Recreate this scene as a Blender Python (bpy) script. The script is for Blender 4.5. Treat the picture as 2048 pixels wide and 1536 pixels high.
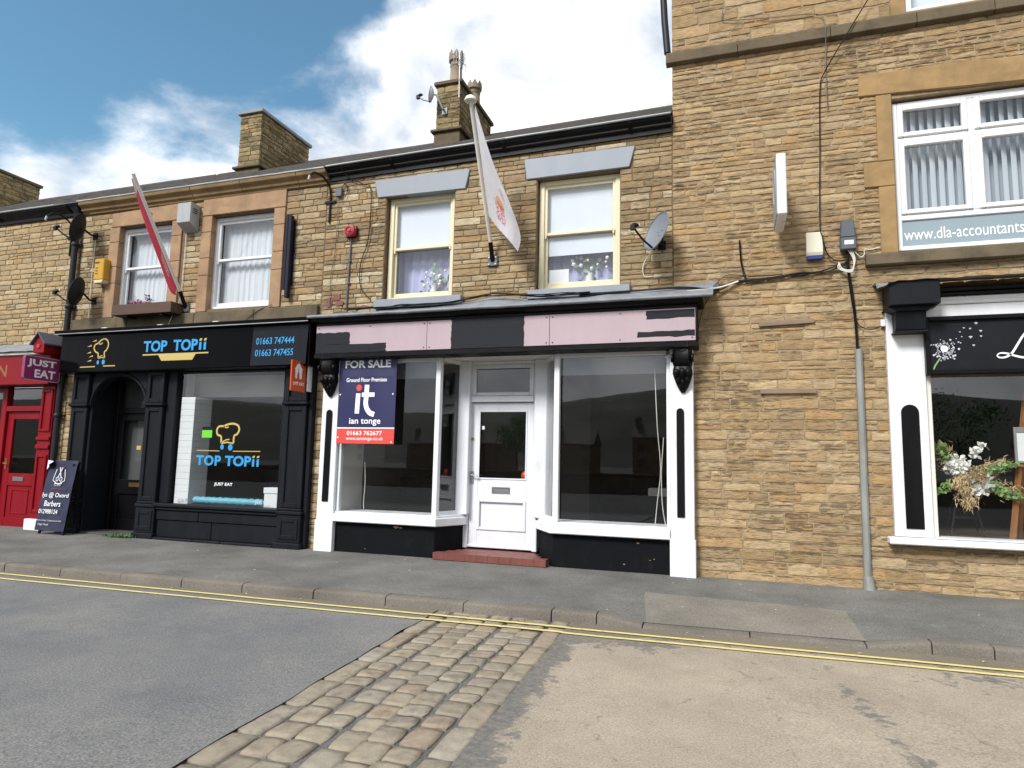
import bpy, bmesh, math, random
from mathutils import Vector, Matrix, noise

S = bpy.context.scene
for o in list(bpy.data.objects):
    bpy.data.objects.remove(o)
R = math.radians

# ------------------------------------------------------------------ camera
YAW, PITCH, ROLL = 0.3206345, 0.1183532, 0.0217912
fw = Vector((-math.sin(YAW) * math.cos(PITCH), math.cos(YAW) * math.cos(PITCH), math.sin(PITCH)))
rt = Vector((math.cos(YAW), math.sin(YAW), 0))
up = rt.cross(fw)
rt2 = math.cos(ROLL) * rt + math.sin(ROLL) * up
up2 = -math.sin(ROLL) * rt + math.cos(ROLL) * up
cd = bpy.data.cameras.new('camera')
cd.sensor_width = 36
cd.lens = 1323.28 / 2048 * 36
cd.clip_end = 4000
cam = bpy.data.objects.new('camera', cd)
S.collection.objects.link(cam)
cam.matrix_world = Matrix(((rt2.x, up2.x, -fw.x, 0), (rt2.y, up2.y, -fw.y, -8.6), (rt2.z, up2.z, -fw.z, 1.386), (0, 0, 0, 1)))
S.camera = cam

# ------------------------------------------------------------------ sky, sun, exposure
SUN_EL, SUN_AZ = R(42), R(203)          # azimuth clockwise from +Y (behind the camera, to the left)
W = bpy.data.worlds.new('World')
S.world = W
W.use_nodes = True
wn, wl = W.node_tree.nodes, W.node_tree.links
wn.clear()
def wnode(t, **k):
    n = wn.new(t)
    for a, b in k.items():
        if a.startswith('i_'):
            key = a[2:]
            n.inputs[int(key) if key.isdigit() else key].default_value = b
        else:
            setattr(n, a, b)
    return n
sky = wnode('ShaderNodeTexSky', sky_type='NISHITA', sun_disc=False, sun_elevation=SUN_EL, sun_rotation=SUN_AZ,
            air_density=1.0, dust_density=1.0, ozone_density=1.2)
tc = wnode('ShaderNodeTexCoord')
mp = wnode('ShaderNodeMapping'); mp.inputs['Scale'].default_value = (1, 1, 1.5); mp.inputs['Location'].default_value = (2.1, 3.15, 1.2)
nz = wnode('ShaderNodeTexNoise', i_Scale=3.4, i_Detail=9.0, i_Roughness=0.56, i_Distortion=0.25)
nz2 = wnode('ShaderNodeTexNoise', i_Scale=5.5, i_Detail=7.0, i_Roughness=0.55, i_Distortion=0.3)
GAP = Vector((-0.610, 0.350, 0.711)).normalized()   # a clear stretch of sky over the left of the row
dt = wnode('ShaderNodeVectorMath', operation='DOT_PRODUCT'); dt.inputs[1].default_value = GAP
nrm = wnode('ShaderNodeVectorMath', operation='NORMALIZE')
wl.new(tc.outputs['Generated'], nrm.inputs[0]); wl.new(nrm.outputs[0], dt.inputs[0])
wl.new(nrm.outputs[0], mp.inputs['Vector']); wl.new(mp.outputs[0], nz.inputs['Vector']); wl.new(mp.outputs[0], nz2.inputs['Vector'])
m1 = wnode('ShaderNodeMath', operation='MULTIPLY_ADD', i_1=-9.0, i_2=8.34); wl.new(dt.outputs['Value'], m1.inputs[0])
m2 = wnode('ShaderNodeMath', operation='MULTIPLY_ADD', i_1=1.5); wl.new(nz.outputs[0], m2.inputs[0]); wl.new(m1.outputs[0], m2.inputs[2])
mr = wnode('ShaderNodeMapRange', interpolation_type='SMOOTHSTEP'); mr.inputs[1].default_value = 0.84; mr.inputs[2].default_value = 1.16
wl.new(m2.outputs[0], mr.inputs[0])
cr = wnode('ShaderNodeValToRGB')
cr.color_ramp.elements[0].position = 0.36; cr.color_ramp.elements[0].color = (0.46, 0.51, 0.58, 1)
cr.color_ramp.elements[1].position = 0.60; cr.color_ramp.elements[1].color = (0.96, 0.97, 1.0, 1)
wl.new(nz2.outputs[0], cr.inputs[0])
tnt = wnode('ShaderNodeMix', data_type='RGBA', blend_type='MULTIPLY'); tnt.inputs[0].default_value = 1.0; tnt.inputs[7].default_value = (0.78, 1.10, 1.06, 1)
wl.new(sky.outputs[0], tnt.inputs[6])
b1 = wnode('ShaderNodeBackground', i_Strength=0.056); wl.new(tnt.outputs[2], b1.inputs[0])
b2 = wnode('ShaderNodeBackground', i_Strength=0.47); wl.new(cr.outputs[0], b2.inputs[0])
mx = wnode('ShaderNodeMixShader'); wl.new(mr.outputs[0], mx.inputs[0]); wl.new(b1.outputs[0], mx.inputs[1]); wl.new(b2.outputs[0], mx.inputs[2])
wo = wnode('ShaderNodeOutputWorld'); wl.new(mx.outputs[0], wo.inputs[0])

sd = bpy.data.lights.new('sun', 'SUN'); sd.energy = 1.5; sd.angle = R(16); sd.color = (1.0, 0.98, 0.95)
sun = bpy.data.objects.new('sun', sd); S.collection.objects.link(sun)
sdir = Vector((math.sin(SUN_AZ) * math.cos(SUN_EL), math.cos(SUN_AZ) * math.cos(SUN_EL), math.sin(SUN_EL)))
sun.rotation_euler = sdir.to_track_quat('Z', 'Y').to_euler()
sun.location = sdir * 60
S.view_settings.view_transform = 'Standard'
S.view_settings.look = 'None'
S.view_settings.exposure = 1.58
S.view_settings.gamma = 1.0
S.view_settings.use_curve_mapping = False
S.render.engine = 'CYCLES'
S.cycles.max_bounces = 8
S.cycles.transparent_max_bounces = 16
S.cycles.caustics_reflective = False
S.cycles.caustics_refractive = False

# ------------------------------------------------------------------ helpers
C = S.collection
ORG = {}
rnd = random.Random(7)

def put(o, parent, org):
    C.objects.link(o)
    if parent is not None:
        o.parent = parent
    ORG[o.name] = Vector(org)
    return o

def tag(o, label, cat, group=None):
    o['label'] = label; o['category'] = cat
    if group: o['group'] = group
    return o

def thing(name, label, cat, loc, group=None):
    o = bpy.data.objects.new(name, None)
    o.empty_display_size = 0.2
    o.location = loc
    put(o, None, loc)
    return tag(o, label, cat, group)

def node_empty(name, parent):
    o = bpy.data.objects.new(name, None); o.empty_display_size = 0.1
    return put(o, parent, ORG[parent.name])

class MB:
    def __init__(s, T=None):
        s.v = []; s.f = []; s.T = T or Matrix.Identity(4)
    def add(s, vs, fs):
        n = len(s.v)
        s.v += [s.T @ Vector(p) for p in vs]
        s.f += [[n + i for i in f] for f in fs]
        return s
    def box(s, x0, x1, y0, y1, z0, z1):
        return s.add([(x0, y0, z0), (x1, y0, z0), (x1, y1, z0), (x0, y1, z0), (x0, y0, z1), (x1, y0, z1), (x1, y1, z1), (x0, y1, z1)],
                     [(0, 3, 2, 1), (4, 5, 6, 7), (0, 1, 5, 4), (1, 2, 6, 5), (2, 3, 7, 6), (3, 0, 4, 7)])
    def prism_xz(s, poly, y0, y1):         # polygon in x,z ; counter-clockwise seen from -y
        n = len(poly)
        vs = [(x, y0, z) for x, z in poly] + [(x, y1, z) for x, z in poly]
        fs = [list(range(n)), list(range(2 * n - 1, n - 1, -1))] + [(i, i + n, (i + 1) % n + n, (i + 1) % n) for i in range(n)]
        return s.add(vs, fs)
    def prism_xy(s, poly, z0, z1):
        n = len(poly)
        vs = [(x, y, z0) for x, y in poly] + [(x, y, z1) for x, y in poly]
        fs = [list(range(n - 1, -1, -1)), list(range(n, 2 * n))] + [(i, (i + 1) % n, (i + 1) % n + n, i + n) for i in range(n)]
        return s.add(vs, fs)
    def prism_yz(s, poly, x0, x1):
        n = len(poly)
        vs = [(x0, y, z) for y, z in poly] + [(x1, y, z) for y, z in poly]
        fs = [list(range(n - 1, -1, -1)), list(range(n, 2 * n))] + [(i, (i + 1) % n, (i + 1) % n + n, i + n) for i in range(n)]
        return s.add(vs, fs)
    def tube(s, pts, r, n=8, cap=True):
        pts = [Vector(p) for p in pts]
        rr = r if isinstance(r, (list, tuple)) else [r] * len(pts)
        vs = []; fs = []
        ref = Vector((0.31, 0.52, 0.79))
        for i, p in enumerate(pts):
            a = pts[max(i - 1, 0)]; b = pts[min(i + 1, len(pts) - 1)]
            t = (b - a).normalized()
            u = t.cross(ref)
            if u.length < 0.05: u = t.cross(Vector((1, 0, 0)))
            u.normalize(); w = t.cross(u)
            for k in range(n):
                an = 2 * math.pi * k / n
                vs.append(p + rr[i] * (math.cos(an) * u + math.sin(an) * w))
        for i in range(len(pts) - 1):
            for k in range(n):
                fs.append((i * n + k, i * n + (k + 1) % n, (i + 1) * n + (k + 1) % n, (i + 1) * n + k))
        if cap:
            fs.append(list(range(n - 1, -1, -1))); fs.append([(len(pts) - 1) * n + k for k in range(n)])
        return s.add(vs, fs)
    def lathe(s, prof, c, n=20, axis='z'):   # prof: (r, h)
        vs = []; fs = []
        for r, h in prof:
            for k in range(n):
                a = 2 * math.pi * k / n
                q = (r * math.cos(a), r * math.sin(a), h)
                if axis == 'y': q = (q[0], h, q[1])
                if axis == 'x': q = (h, q[0], q[1])
                vs.append((c[0] + q[0], c[1] + q[1], c[2] + q[2]))
        for i in range(len(prof) - 1):
            for k in range(n):
                fs.append((i * n + k, i * n + (k + 1) % n, (i + 1) * n + (k + 1) % n, (i + 1) * n + k))
        if prof[0][0] > 1e-5: fs.append(list(range(n - 1, -1, -1)))
        if prof[-1][0] > 1e-5: fs.append([(len(prof) - 1) * n + k for k in range(n)])
        return s.add(vs, fs)
    def ball(s, c, r, n=8, sq=(1, 1, 1)):
        vs = []; fs = []; m = max(4, n // 2 + 1)
        for i in range(m + 1):
            t = math.pi * i / m
            for k in range(n):
                a = 2 * math.pi * k / n
                vs.append((c[0] + sq[0] * r * math.sin(t) * math.cos(a), c[1] + sq[1] * r * math.sin(t) * math.sin(a), c[2] + sq[2] * r * math.cos(t)))
        for i in range(m):
            for k in range(n):
                fs.append((i * n + k, (i + 1) * n + k, (i + 1) * n + (k + 1) % n, i * n + (k + 1) % n))
        return s.add(vs, fs)
    def grid(s, fn, nu, nv):
        vs = [fn(i / nu, j / nv) for j in range(nv + 1) for i in range(nu + 1)]
        fs = [(j * (nu + 1) + i, j * (nu + 1) + i + 1, (j + 1) * (nu + 1) + i + 1, (j + 1) * (nu + 1) + i) for j in range(nv) for i in range(nu)]
        return s.add(vs, fs)
    def build(s, name, mat, parent=None, bevel=0, smooth=None, org=None, label=None, segs=1, recalc=True):
        if parent is not None:
            P = ORG[parent.name]
        elif org is not None:
            P = Vector(org)
        else:
            xs = [p.x for p in s.v]; ys = [p.y for p in s.v]; zs = [p.z for p in s.v]
            P = Vector(((min(xs) + max(xs)) / 2, (min(ys) + max(ys)) / 2, min(zs)))
        me = bpy.data.meshes.new(name)
        me.from_pydata([tuple(p - P) for p in s.v], [], s.f)
        if bevel or recalc:
            bm = bmesh.new(); bm.from_mesh(me)
            bmesh.ops.remove_doubles(bm, verts=bm.verts, dist=1e-6)
            if recalc: bmesh.ops.recalc_face_normals(bm, faces=bm.faces)
            if bevel:
                es = [e for e in bm.edges if len(e.link_faces) == 2 and e.calc_face_angle(0) > 0.6]
                bmesh.ops.bevel(bm, geom=es, offset=bevel, segments=segs, affect='EDGES', clamp_overlap=True)
            bm.to_mesh(me); bm.free()
        if smooth is not None:
            me.polygons.foreach_set('use_smooth', [True] * len(me.polygons))
            if smooth < 170: me.set_sharp_from_angle(angle=R(smooth))
        me.materials.append(mat)
        o = bpy.data.objects.new(name, me)
        if parent is None: o.location = P
        put(o, parent, P)
        if label: o['label'] = label
        return o

def smooth_path(pts, sub=5):
    p = [Vector(q) for q in pts]
    out = []
    for i in range(len(p) - 1):
        a = p[max(i - 1, 0)]; b = p[i]; c = p[i + 1]; d = p[min(i + 2, len(p) - 1)]
        for k in range(sub):
            t = k / sub
            out.append(0.5 * ((2 * b) + (-a + c) * t + (2 * a - 5 * b + 4 * c - d) * t * t + (-a + 3 * b - 3 * c + d) * t ** 3))
    out.append(p[-1])
    return out

def text_mesh(txt, bold=0.0, shear=0.0, spacing=1.0):
    cu = bpy.data.curves.new('lettering', 'FONT')
    cu.body = txt; cu.size = 1; cu.offset = bold; cu.extrude = 0.02; cu.shear = shear; cu.space_character = spacing
    cu.resolution_u = 3
    ob = bpy.data.objects.new('lettering', cu)
    C.objects.link(ob)
    bpy.context.view_layer.update()
    me = bpy.data.meshes.new_from_object(ob.evaluated_get(bpy.context.evaluated_depsgraph_get()))
    bpy.data.objects.remove(ob); bpy.data.curves.remove(cu)
    vs = [v.co.copy() for v in me.vertices]; fs = [list(p.vertices) for p in me.polygons]
    bpy.data.meshes.remove(me)
    return vs, fs

def lettering(txt, x0, x1, z0, z1, y, mat, parent, T=None, bold=0.0, shear=0.0, th=0.003, spacing=1.0, name='lettering'):
    """letters filling the box x0..x1, z0..z1, front at y-th (facing -y), optionally through matrix T"""
    vs, fs = text_mesh(txt, bold, shear, spacing)
    ax, bx = min(v.x for v in vs), max(v.x for v in vs)
    ay, by = min(v.y for v in vs), max(v.y for v in vs)
    az, bz = min(v.z for v in vs), max(v.z for v in vs)
    mb = MB(T)
    mb.add([(x0 + (v.x - ax) / (bx - ax) * (x1 - x0), y - (v.z - az) / (bz - az) * th, z0 + (v.y - ay) / (by - ay) * (z1 - z0)) for v in vs], fs)
    return mb.build(name, mat, parent, recalc=False)

def stroke(pts, w, y, mat, parent, name='mark', th=0.003, T=None, closed=False):
    """flat painted stroke of width w along x,z points"""
    p = [Vector((a, b)) for a, b in pts]
    n = len(p); vs = []; fs = []
    for i in range(n):
        a = p[(i - 1) % n] if closed else p[max(i - 1, 0)]
        b = p[(i + 1) % n] if closed else p[min(i + 1, n - 1)]
        t = (b - a).normalized(); q = Vector((-t.y, t.x))
        ww = w[i] if isinstance(w, (list, tuple)) else w
        for sg in (-1, 1):
            r = p[i] + q * sg * ww / 2
            vs += [(r.x, y, r.y), (r.x, y - th, r.y)]
    m = n if closed else n - 1
    for i in range(m):
        a = i * 4; b = ((i + 1) % n) * 4
        fs += [(a + 1, b + 1, b + 3, a + 3), (a, a + 2, b + 2, b), (a, b, b + 1, a + 1), (a + 2, a + 3, b + 3, b + 2)]
    mb = MB(T); mb.add(vs, fs)
    return mb.build(name, mat, parent)

def poly_mark(poly, y, mat, parent, name='mark', th=0.003, T=None):
    mb = MB(T); mb.prism_xz(poly, y - th, y)
    return mb.build(name, mat, parent)

def disc(cx, cz, rx, rz=None, n=20):
    rz = rz or rx
    return [(cx + rx * math.cos(2 * math.pi * k / n), cz + rz * math.sin(2 * math.pi * k / n)) for k in range(n)]

# ------------------------------------------------------------------ materials
def newmat(name):
    m = bpy.data.materials.new(name); m.use_nodes = True
    nt = m.node_tree; nt.nodes.clear()
    return m, nt.nodes, nt.links

class NB:
    def __init__(s, name):
        s.m, s.n, s.l = newmat(name)
        s.out = s.n.new('ShaderNodeOutputMaterial')
    def nd(s, t, ins=None, **k):
        n = s.n.new(t)
        for a, b in k.items(): setattr(n, a, b)
        if ins:
            for a, b in ins.items():
                if hasattr(b, 'is_output'): s.l.new(b, n.inputs[a])
                else: n.inputs[a].default_value = b
        return n
    def pos(s, scale=(1, 1, 1), coord='P', loc=(0, 0, 0)):
        if coord == 'P': c = s.nd('ShaderNodeNewGeometry').outputs['Position']
        elif coord == 'O': c = s.nd('ShaderNodeTexCoord').outputs['Object']
        else: c = s.nd('ShaderNodeTexCoord').outputs['UV']
        return s.nd('ShaderNodeMapping', {'Vector': c, 'Scale': scale, 'Location': loc}).outputs[0]
    def noise(s, vec, scale, detail=4, rough=0.55, dist=0.0):
        return s.nd('ShaderNodeTexNoise', {'Vector': vec, 'Scale': scale, 'Detail': detail, 'Roughness': rough, 'Distortion': dist}).outputs[0]
    def rng(s, v, a, b, c=0.0, d=1.0, smooth=False):
        n = s.nd('ShaderNodeMapRange', {0: v, 1: a, 2: b, 3: c, 4: d})
        if smooth: n.interpolation_type = 'SMOOTHSTEP'
        return n.outputs[0]
    def math(s, op, a, b=0.0, c=0.0, clamp=False):
        n = s.nd('ShaderNodeMath', {0: a, 1: b, 2: c}, operation=op); n.use_clamp = clamp
        return n.outputs[0]
    def mix(s, f, a, b, mode='MIX'):
        n = s.nd('ShaderNodeMix', data_type='RGBA', blend_type=mode)
        for i, v in ((0, f), (6, a), (7, b)):
            if hasattr(v, 'is_output'): s.l.new(v, n.inputs[i])
            else: n.inputs[i].default_value = v if i == 0 else (tuple(v) + (1,))[:4]
        return n.outputs[2]
    def ramp(s, f, stops, const=False):
        n = s.nd('ShaderNodeValToRGB', {0: f})
        e = n.color_ramp.elements
        if const: n.color_ramp.interpolation = 'CONSTANT'
        while len(e) < len(stops): e.new(0.5)
        for q, (p, c) in zip(e, stops): q.position = p; q.color = (tuple(c) + (1,))[:4]
        return n.outputs[0]
    def bump(s, h, strength=0.5, dist=0.01, nrm=None):
        i = {'Height': h, 'Strength': strength, 'Distance': dist}
        if nrm is not None: i['Normal'] = nrm
        return s.nd('ShaderNodeBump', i).outputs[0]
    def done(s, col, rough=0.8, nrm=None, **k):
        i = {'Base Color': col if hasattr(col, 'is_output') else (tuple(col) + (1,))[:4], 'Roughness': rough}
        if nrm is not None: i['Normal'] = nrm
        i.update(k)
        b = s.nd('ShaderNodeBsdfPrincipled', i)
        s.l.new(b.outputs[0], s.out.inputs[0])
        return s.m

def paint(name, col, rough=0.45, var=0.10, vs=4.0, dirt=0.0, dirtcol=(0.12, 0.10, 0.07), bump=0.15, bs=45, metal=0.0, streak=(1, 1, 0.25), spec=0.5):
    b = NB(name)
    p = b.pos(streak)
    n = b.noise(p, vs, 6, 0.6)
    c = b.mix(1.0, col, b.ramp(n, [(0.25, (1 - var,) * 3), (0.75, (1 + var * 0.6,) * 3)]), 'MULTIPLY')
    if dirt:
        d = b.noise(b.pos((1, 1, 0.5), loc=(3, 1, 2)), 6.5, 8, 0.68)
        c = b.mix(b.rng(d, 0.62 - 0.10 * dirt, 0.78, 0, dirt), c, dirtcol)
    q = b.pos()
    nb_ = b.noise(q, bs, 4, 0.6)
    r = b.rng(n, 0.3, 0.7, max(rough - 0.08, 0.02), min(rough + 0.10, 1))
    return b.done(c, r, b.bump(nb_, bump, 0.004), Metallic=metal, **{'Specular IOR Level': spec})

def stone_mat(name, pal, soot=0.5, tint=(1, 1, 1), sootlow=0.56, lam=1.0, orange=0.5, green=0.0, sootcol=(0.045, 0.036, 0.026), edge=0.6):
    b = NB(name)
    oi = b.nd('ShaderNodeObjectInfo').outputs['Random']
    at = b.nd('ShaderNodeAttribute', attribute_name='tone').outputs['Fac']
    r = b.math('FRACT', b.math('ADD', oi, at))
    n = len(pal)
    c = b.ramp(r, [((i + 0.5) / n, tuple(x * t for x, t in zip(k, tint))) for i, k in enumerate(pal)])
    n1 = b.noise(b.pos((1, 1, 2.2)), 9, 7, 0.62, 0.3)
    c = b.mix(1.0, c, b.ramp(n1, [(0.28, (0.66, 0.64, 0.62)), (0.5, (0.98, 0.98, 0.98)), (0.75, (1.22, 1.20, 1.14))]), 'MULTIPLY')
    n2 = b.noise(b.pos((1, 1, 1.5), loc=(7, 0, 3)), 3.4, 5, 0.6)
    c = b.mix(b.rng(n2, 0.54, 0.74, 0, orange), c, (0.36, 0.185, 0.065))
    r2 = b.math('FRACT', b.math('MULTIPLY', r, 17.3))
    n3 = b.noise(b.pos((0.8, 0.8, 4.6), loc=(1, 2, 9)), 8.5, 7, 0.68, 0.5)
    n3b = b.noise(b.pos((1, 1, 1.0), loc=(4, 4, 4)), 1.1, 3, 0.5)
    sel = b.math('ADD', n3, b.math('MULTIPLY_ADD', n3b, 0.35, -0.175))
    sel = b.math('ADD', sel, b.math('MULTIPLY_ADD', r2, 0.14, -0.07))
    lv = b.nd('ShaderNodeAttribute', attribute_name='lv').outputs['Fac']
    sel = b.math('ADD', sel, b.math('MULTIPLY', b.rng(lv, 0.55, 1.0, 0, 1, True), 0.10 * edge))  # darkening towards each stone's top edge joins the soot streak mask
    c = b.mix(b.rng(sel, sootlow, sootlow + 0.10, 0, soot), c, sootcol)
    if green:
        n4 = b.noise(b.pos(loc=(2, 8, 1)), 2.6, 6, 0.65)
        c = b.mix(b.rng(n4, 0.48, 0.66, 0, green), c, (0.085, 0.085, 0.028))
    h1 = b.noise(b.pos((0.6, 0.6, 2.8)), 26, 8, 0.7, 0.4)
    h2 = b.noise(b.pos((1, 1, 1.6)), 110, 4, 0.6)
    h3 = b.noise(b.pos((0.7, 0.7, 1.8), loc=(3, 3, 1)), 11, 5, 0.6, 0.3)
    nr = b.bump(h2, 0.5, 0.004, b.bump(h1, 0.65 * lam, 0.018, b.bump(h3, 0.5 * lam, 0.02)))
    return b.done(c, 0.92, nr, **{'Specular IOR Level': 0.2})

def mortar_mat(name, col, var=0.25):
    b = NB(name)
    n = b.noise(b.pos(), 14, 8, 0.65)
    n0 = b.noise(b.pos(), 1.3, 4, 0.6)
    c = b.mix(1.0, col, b.ramp(n, [(0.3, (1 - var,) * 3), (0.7, (1 + var * 0.7,) * 3)]), 'MULTIPLY')
    c = b.mix(b.rng(n0, 0.5, 0.75, 0, 0.5), c, tuple(x * 0.45 for x in col))
    return b.done(c, 0.95, b.bump(b.noise(b.pos(), 90, 5, 0.65), 0.6, 0.008), **{'Specular IOR Level': 0.15})

def dressed_mat(name, col, stain=0.35, staincol=(0.10, 0.085, 0.06)):
    b = NB(name)
    n = b.noise(b.pos((1, 1, 1.6)), 3.2, 7, 0.62, 0.3)
    c = b.mix(1.0, col, b.ramp(n, [(0.25, (0.72, 0.72, 0.72)), (0.7, (1.14, 1.12, 1.08))]), 'MULTIPLY')
    s = b.noise(b.pos((1, 1, 0.45), loc=(2, 0, 5)), 2.1, 8, 0.68)
    c = b.mix(b.rng(s, 0.50, 0.72, 0, stain), c, staincol)
    return b.done(c, 0.88, b.bump(b.noise(b.pos(), 75, 6, 0.65), 0.45, 0.006), **{'Specular IOR Level': 0.2})

def glass_mat(name, refl=2.1, tint=(0.93, 0.96, 0.96)):
    b = NB(name)
    g0 = b.nd('ShaderNodeNewGeometry')
    cs = b.math('ABSOLUTE', b.nd('ShaderNodeVectorMath', {0: g0.outputs['Normal'], 1: g0.outputs['Incoming']}, operation='DOT_PRODUCT').outputs['Value'])
    f = b.math('MULTIPLY_ADD', b.math('POWER', b.math('SUBTRACT', 1.0, cs, clamp=True), 5.0), 0.96, 0.04)
    wob = b.noise(b.pos(), 1.1, 2, 0.4)
    nr = b.bump(wob, 0.05, 0.02)
    f = b.math('MULTIPLY', f, refl, clamp=True)
    t = b.nd('ShaderNodeBsdfTransparent', {'Color': tint + (1,)})
    g = b.nd('ShaderNodeBsdfGlossy', {'Color': (1, 1, 1, 1), 'Roughness': 0.0, 'Normal': nr})
    m = b.nd('ShaderNodeMixShader', {0: f, 1: t.outputs[0], 2: g.outputs[0]})
    b.l.new(m.outputs[0], b.out.inputs[0])
    return b.m

def plain(name, col, rough=0.5, metal=0.0, spec=0.5, **k):
    return NB(name).done(col, rough, Metallic=metal, **{'Specular IOR Level': spec}, **k)

PAL_R = [(0.350, 0.245, 0.132), (0.430, 0.310, 0.170), (0.300, 0.215, 0.125), (0.485, 0.365, 0.210), (0.405, 0.262, 0.125), (0.450, 0.340, 0.205), (0.375, 0.280, 0.170), (0.325, 0.228, 0.122)]
PAL_C = [(0.270, 0.198, 0.108), (0.380, 0.285, 0.165), (0.200, 0.142, 0.080), (0.440, 0.350, 0.215), (0.345, 0.225, 0.110), (0.375, 0.290, 0.175), (0.285, 0.220, 0.130), (0.520, 0.440, 0.300), (0.320, 0.240, 0.130), (0.235, 0.175, 0.105)]
PAL_L = [(0.360, 0.270, 0.150), (0.430, 0.335, 0.200), (0.290, 0.215, 0.122), (0.490, 0.405, 0.260), (0.385, 0.262, 0.130), (0.405, 0.315, 0.185), (0.320, 0.245, 0.145)]
PAL_K = [(0.270, 0.210, 0.110), (0.360, 0.285, 0.155), (0.200, 0.160, 0.092), (0.390, 0.305, 0.165), (0.300, 0.222, 0.108)]
M = {}
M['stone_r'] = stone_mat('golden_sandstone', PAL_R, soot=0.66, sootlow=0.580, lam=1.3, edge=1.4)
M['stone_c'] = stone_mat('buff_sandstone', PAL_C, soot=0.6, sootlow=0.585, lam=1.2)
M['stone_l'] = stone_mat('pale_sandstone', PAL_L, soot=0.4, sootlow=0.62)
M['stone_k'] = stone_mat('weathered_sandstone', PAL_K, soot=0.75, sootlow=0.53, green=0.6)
M['mortar_r'] = mortar_mat('golden_mortar', (0.35, 0.265, 0.165), 0.25)
M['mortar_c'] = mortar_mat('brown_mortar', (0.185, 0.132, 0.083))
M['mortar_l'] = mortar_mat('buff_mortar', (0.20, 0.150, 0.085))
M['dress_r'] = dressed_mat('golden_dressed_stone', (0.33, 0.220, 0.105), 0.40)
M['dress_p'] = dressed_mat('pinkish_dressed_stone', (0.36, 0.235, 0.145), 0.35)
M['dress_d'] = dressed_mat('sooty_dressed_stone', (0.135, 0.108, 0.072), 0.85, (0.038, 0.033, 0.026))
M['cornice'] = dressed_mat('cornice_stone', (0.27, 0.185, 0.095), 0.45, (0.07, 0.055, 0.04))
M['white'] = paint('white_gloss_paint', (0.72, 0.735, 0.76), 0.38, 0.08, dirt=0.5, dirtcol=(0.44, 0.41, 0.34), bump=0.35, bs=60)
M['white2'] = paint('white_door_paint', (0.69, 0.71, 0.75), 0.42, 0.08, dirt=0.5, dirtcol=(0.46, 0.43, 0.38), bump=0.35, bs=60)
M['offwhite'] = paint('offwhite_paint', (0.66, 0.64, 0.58), 0.5, 0.08, dirt=0.35, dirtcol=(0.3, 0.26, 0.2))
M['upvc'] = paint('white_plastic', (0.74, 0.755, 0.775), 0.3, 0.03, dirt=0.1, dirtcol=(0.5, 0.5, 0.48), bump=0.03)
M['cream'] = paint('cream_paint', (0.66, 0.60, 0.41), 0.4, 0.05, dirt=0.15, dirtcol=(0.45, 0.38, 0.22))
M['greyblue'] = paint('grey_blue_paint', (0.235, 0.262, 0.300), 0.5, 0.10, dirt=0.3, dirtcol=(0.16, 0.16, 0.16))
M['black'] = paint('black_gloss_paint', (0.004, 0.004, 0.005), 0.40, 0.2, dirt=0.25, dirtcol=(0.018, 0.018, 0.017), bump=0.3, spec=0.16)
M['charcoal'] = paint('charcoal_paint', (0.0095, 0.011, 0.0145), 0.50, 0.25, dirt=0.35, dirtcol=(0.030, 0.030, 0.030), bump=0.4, spec=0.15)
M['blackmat'] = paint('black_masonry_paint', (0.0055, 0.006, 0.0078), 0.75, 0.3, dirt=0.5, dirtcol=(0.022, 0.021, 0.020), bump=1.0, bs=22, spec=0.10)
M['signblack'] = paint('gloss_sign_black', (0.002, 0.002, 0.003), 0.16, 0.1, bump=0.02, spec=0.08)
M['signsheen'] = paint('gloss_sign_sky_sheen', (0.011, 0.013, 0.018), 0.18, 0.1, bump=0.02, spec=0.16)  # black sign gloss with the sky's reflection put into a lighter base colour
M['blackplastic'] = paint('black_plastic', (0.008, 0.008, 0.010), 0.45, 0.15, spec=0.2)
M['pipe'] = paint('dark_pipe_paint', (0.014, 0.016, 0.021), 0.45, 0.2, dirt=0.3, dirtcol=(0.05, 0.045, 0.04), spec=0.25)
M['pink'] = paint('faded_pink_paint', (0.41, 0.318, 0.352), 0.6, 0.10, dirt=0.4, dirtcol=(0.36, 0.29, 0.30), bump=0.3)
M['patch'] = paint('dark_grey_roller_paint', (0.017, 0.019, 0.024), 0.6, 0.2, bump=0.5, spec=0.15)
M['lead'] = paint('weathered_lead', (0.20, 0.215, 0.235), 0.6, 0.30, vs=6, dirt=0.5, dirtcol=(0.09, 0.09, 0.085), bump=0.6)
M['slate'] = paint('dark_slate', (0.060, 0.052, 0.046), 0.75, 0.35, dirt=0.5, dirtcol=(0.09, 0.08, 0.045), bump=0.8)
M['red'] = paint('red_gloss_paint', (0.21, 0.005, 0.011), 0.35, 0.14, dirt=0.2, dirtcol=(0.09, 0.006, 0.008), spec=0.2)
M['sired'] = paint('siren_red_plastic', (0.36, 0.030, 0.040), 0.4, 0.08)
M['tilered'] = paint('quarry_tile_red', (0.165, 0.050, 0.038), 0.55, 0.22, vs=9, dirt=0.45, dirtcol=(0.10, 0.05, 0.04))
M['galv'] = paint('galvanised_steel', (0.27, 0.28, 0.265), 0.55, 0.25, vs=7, dirt=0.55, dirtcol=(0.20, 0.13, 0.08), metal=0.25)
M['gutter_rim'] = paint('pale_gutter_rim', (0.34, 0.36, 0.37), 0.5, 0.25, dirt=0.4)
M['greybox'] = paint('grey_plastic', (0.085, 0.095, 0.115), 0.5, 0.1)
M['dishgrey'] = paint('dish_grey', (0.17, 0.19, 0.215), 0.5, 0.12, dirt=0.2, dirtcol=(0.10, 0.10, 0.09))
M['dishdark'] = paint('dish_dark', (0.015, 0.016, 0.019), 0.6, 0.2, spec=0.2)
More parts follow.
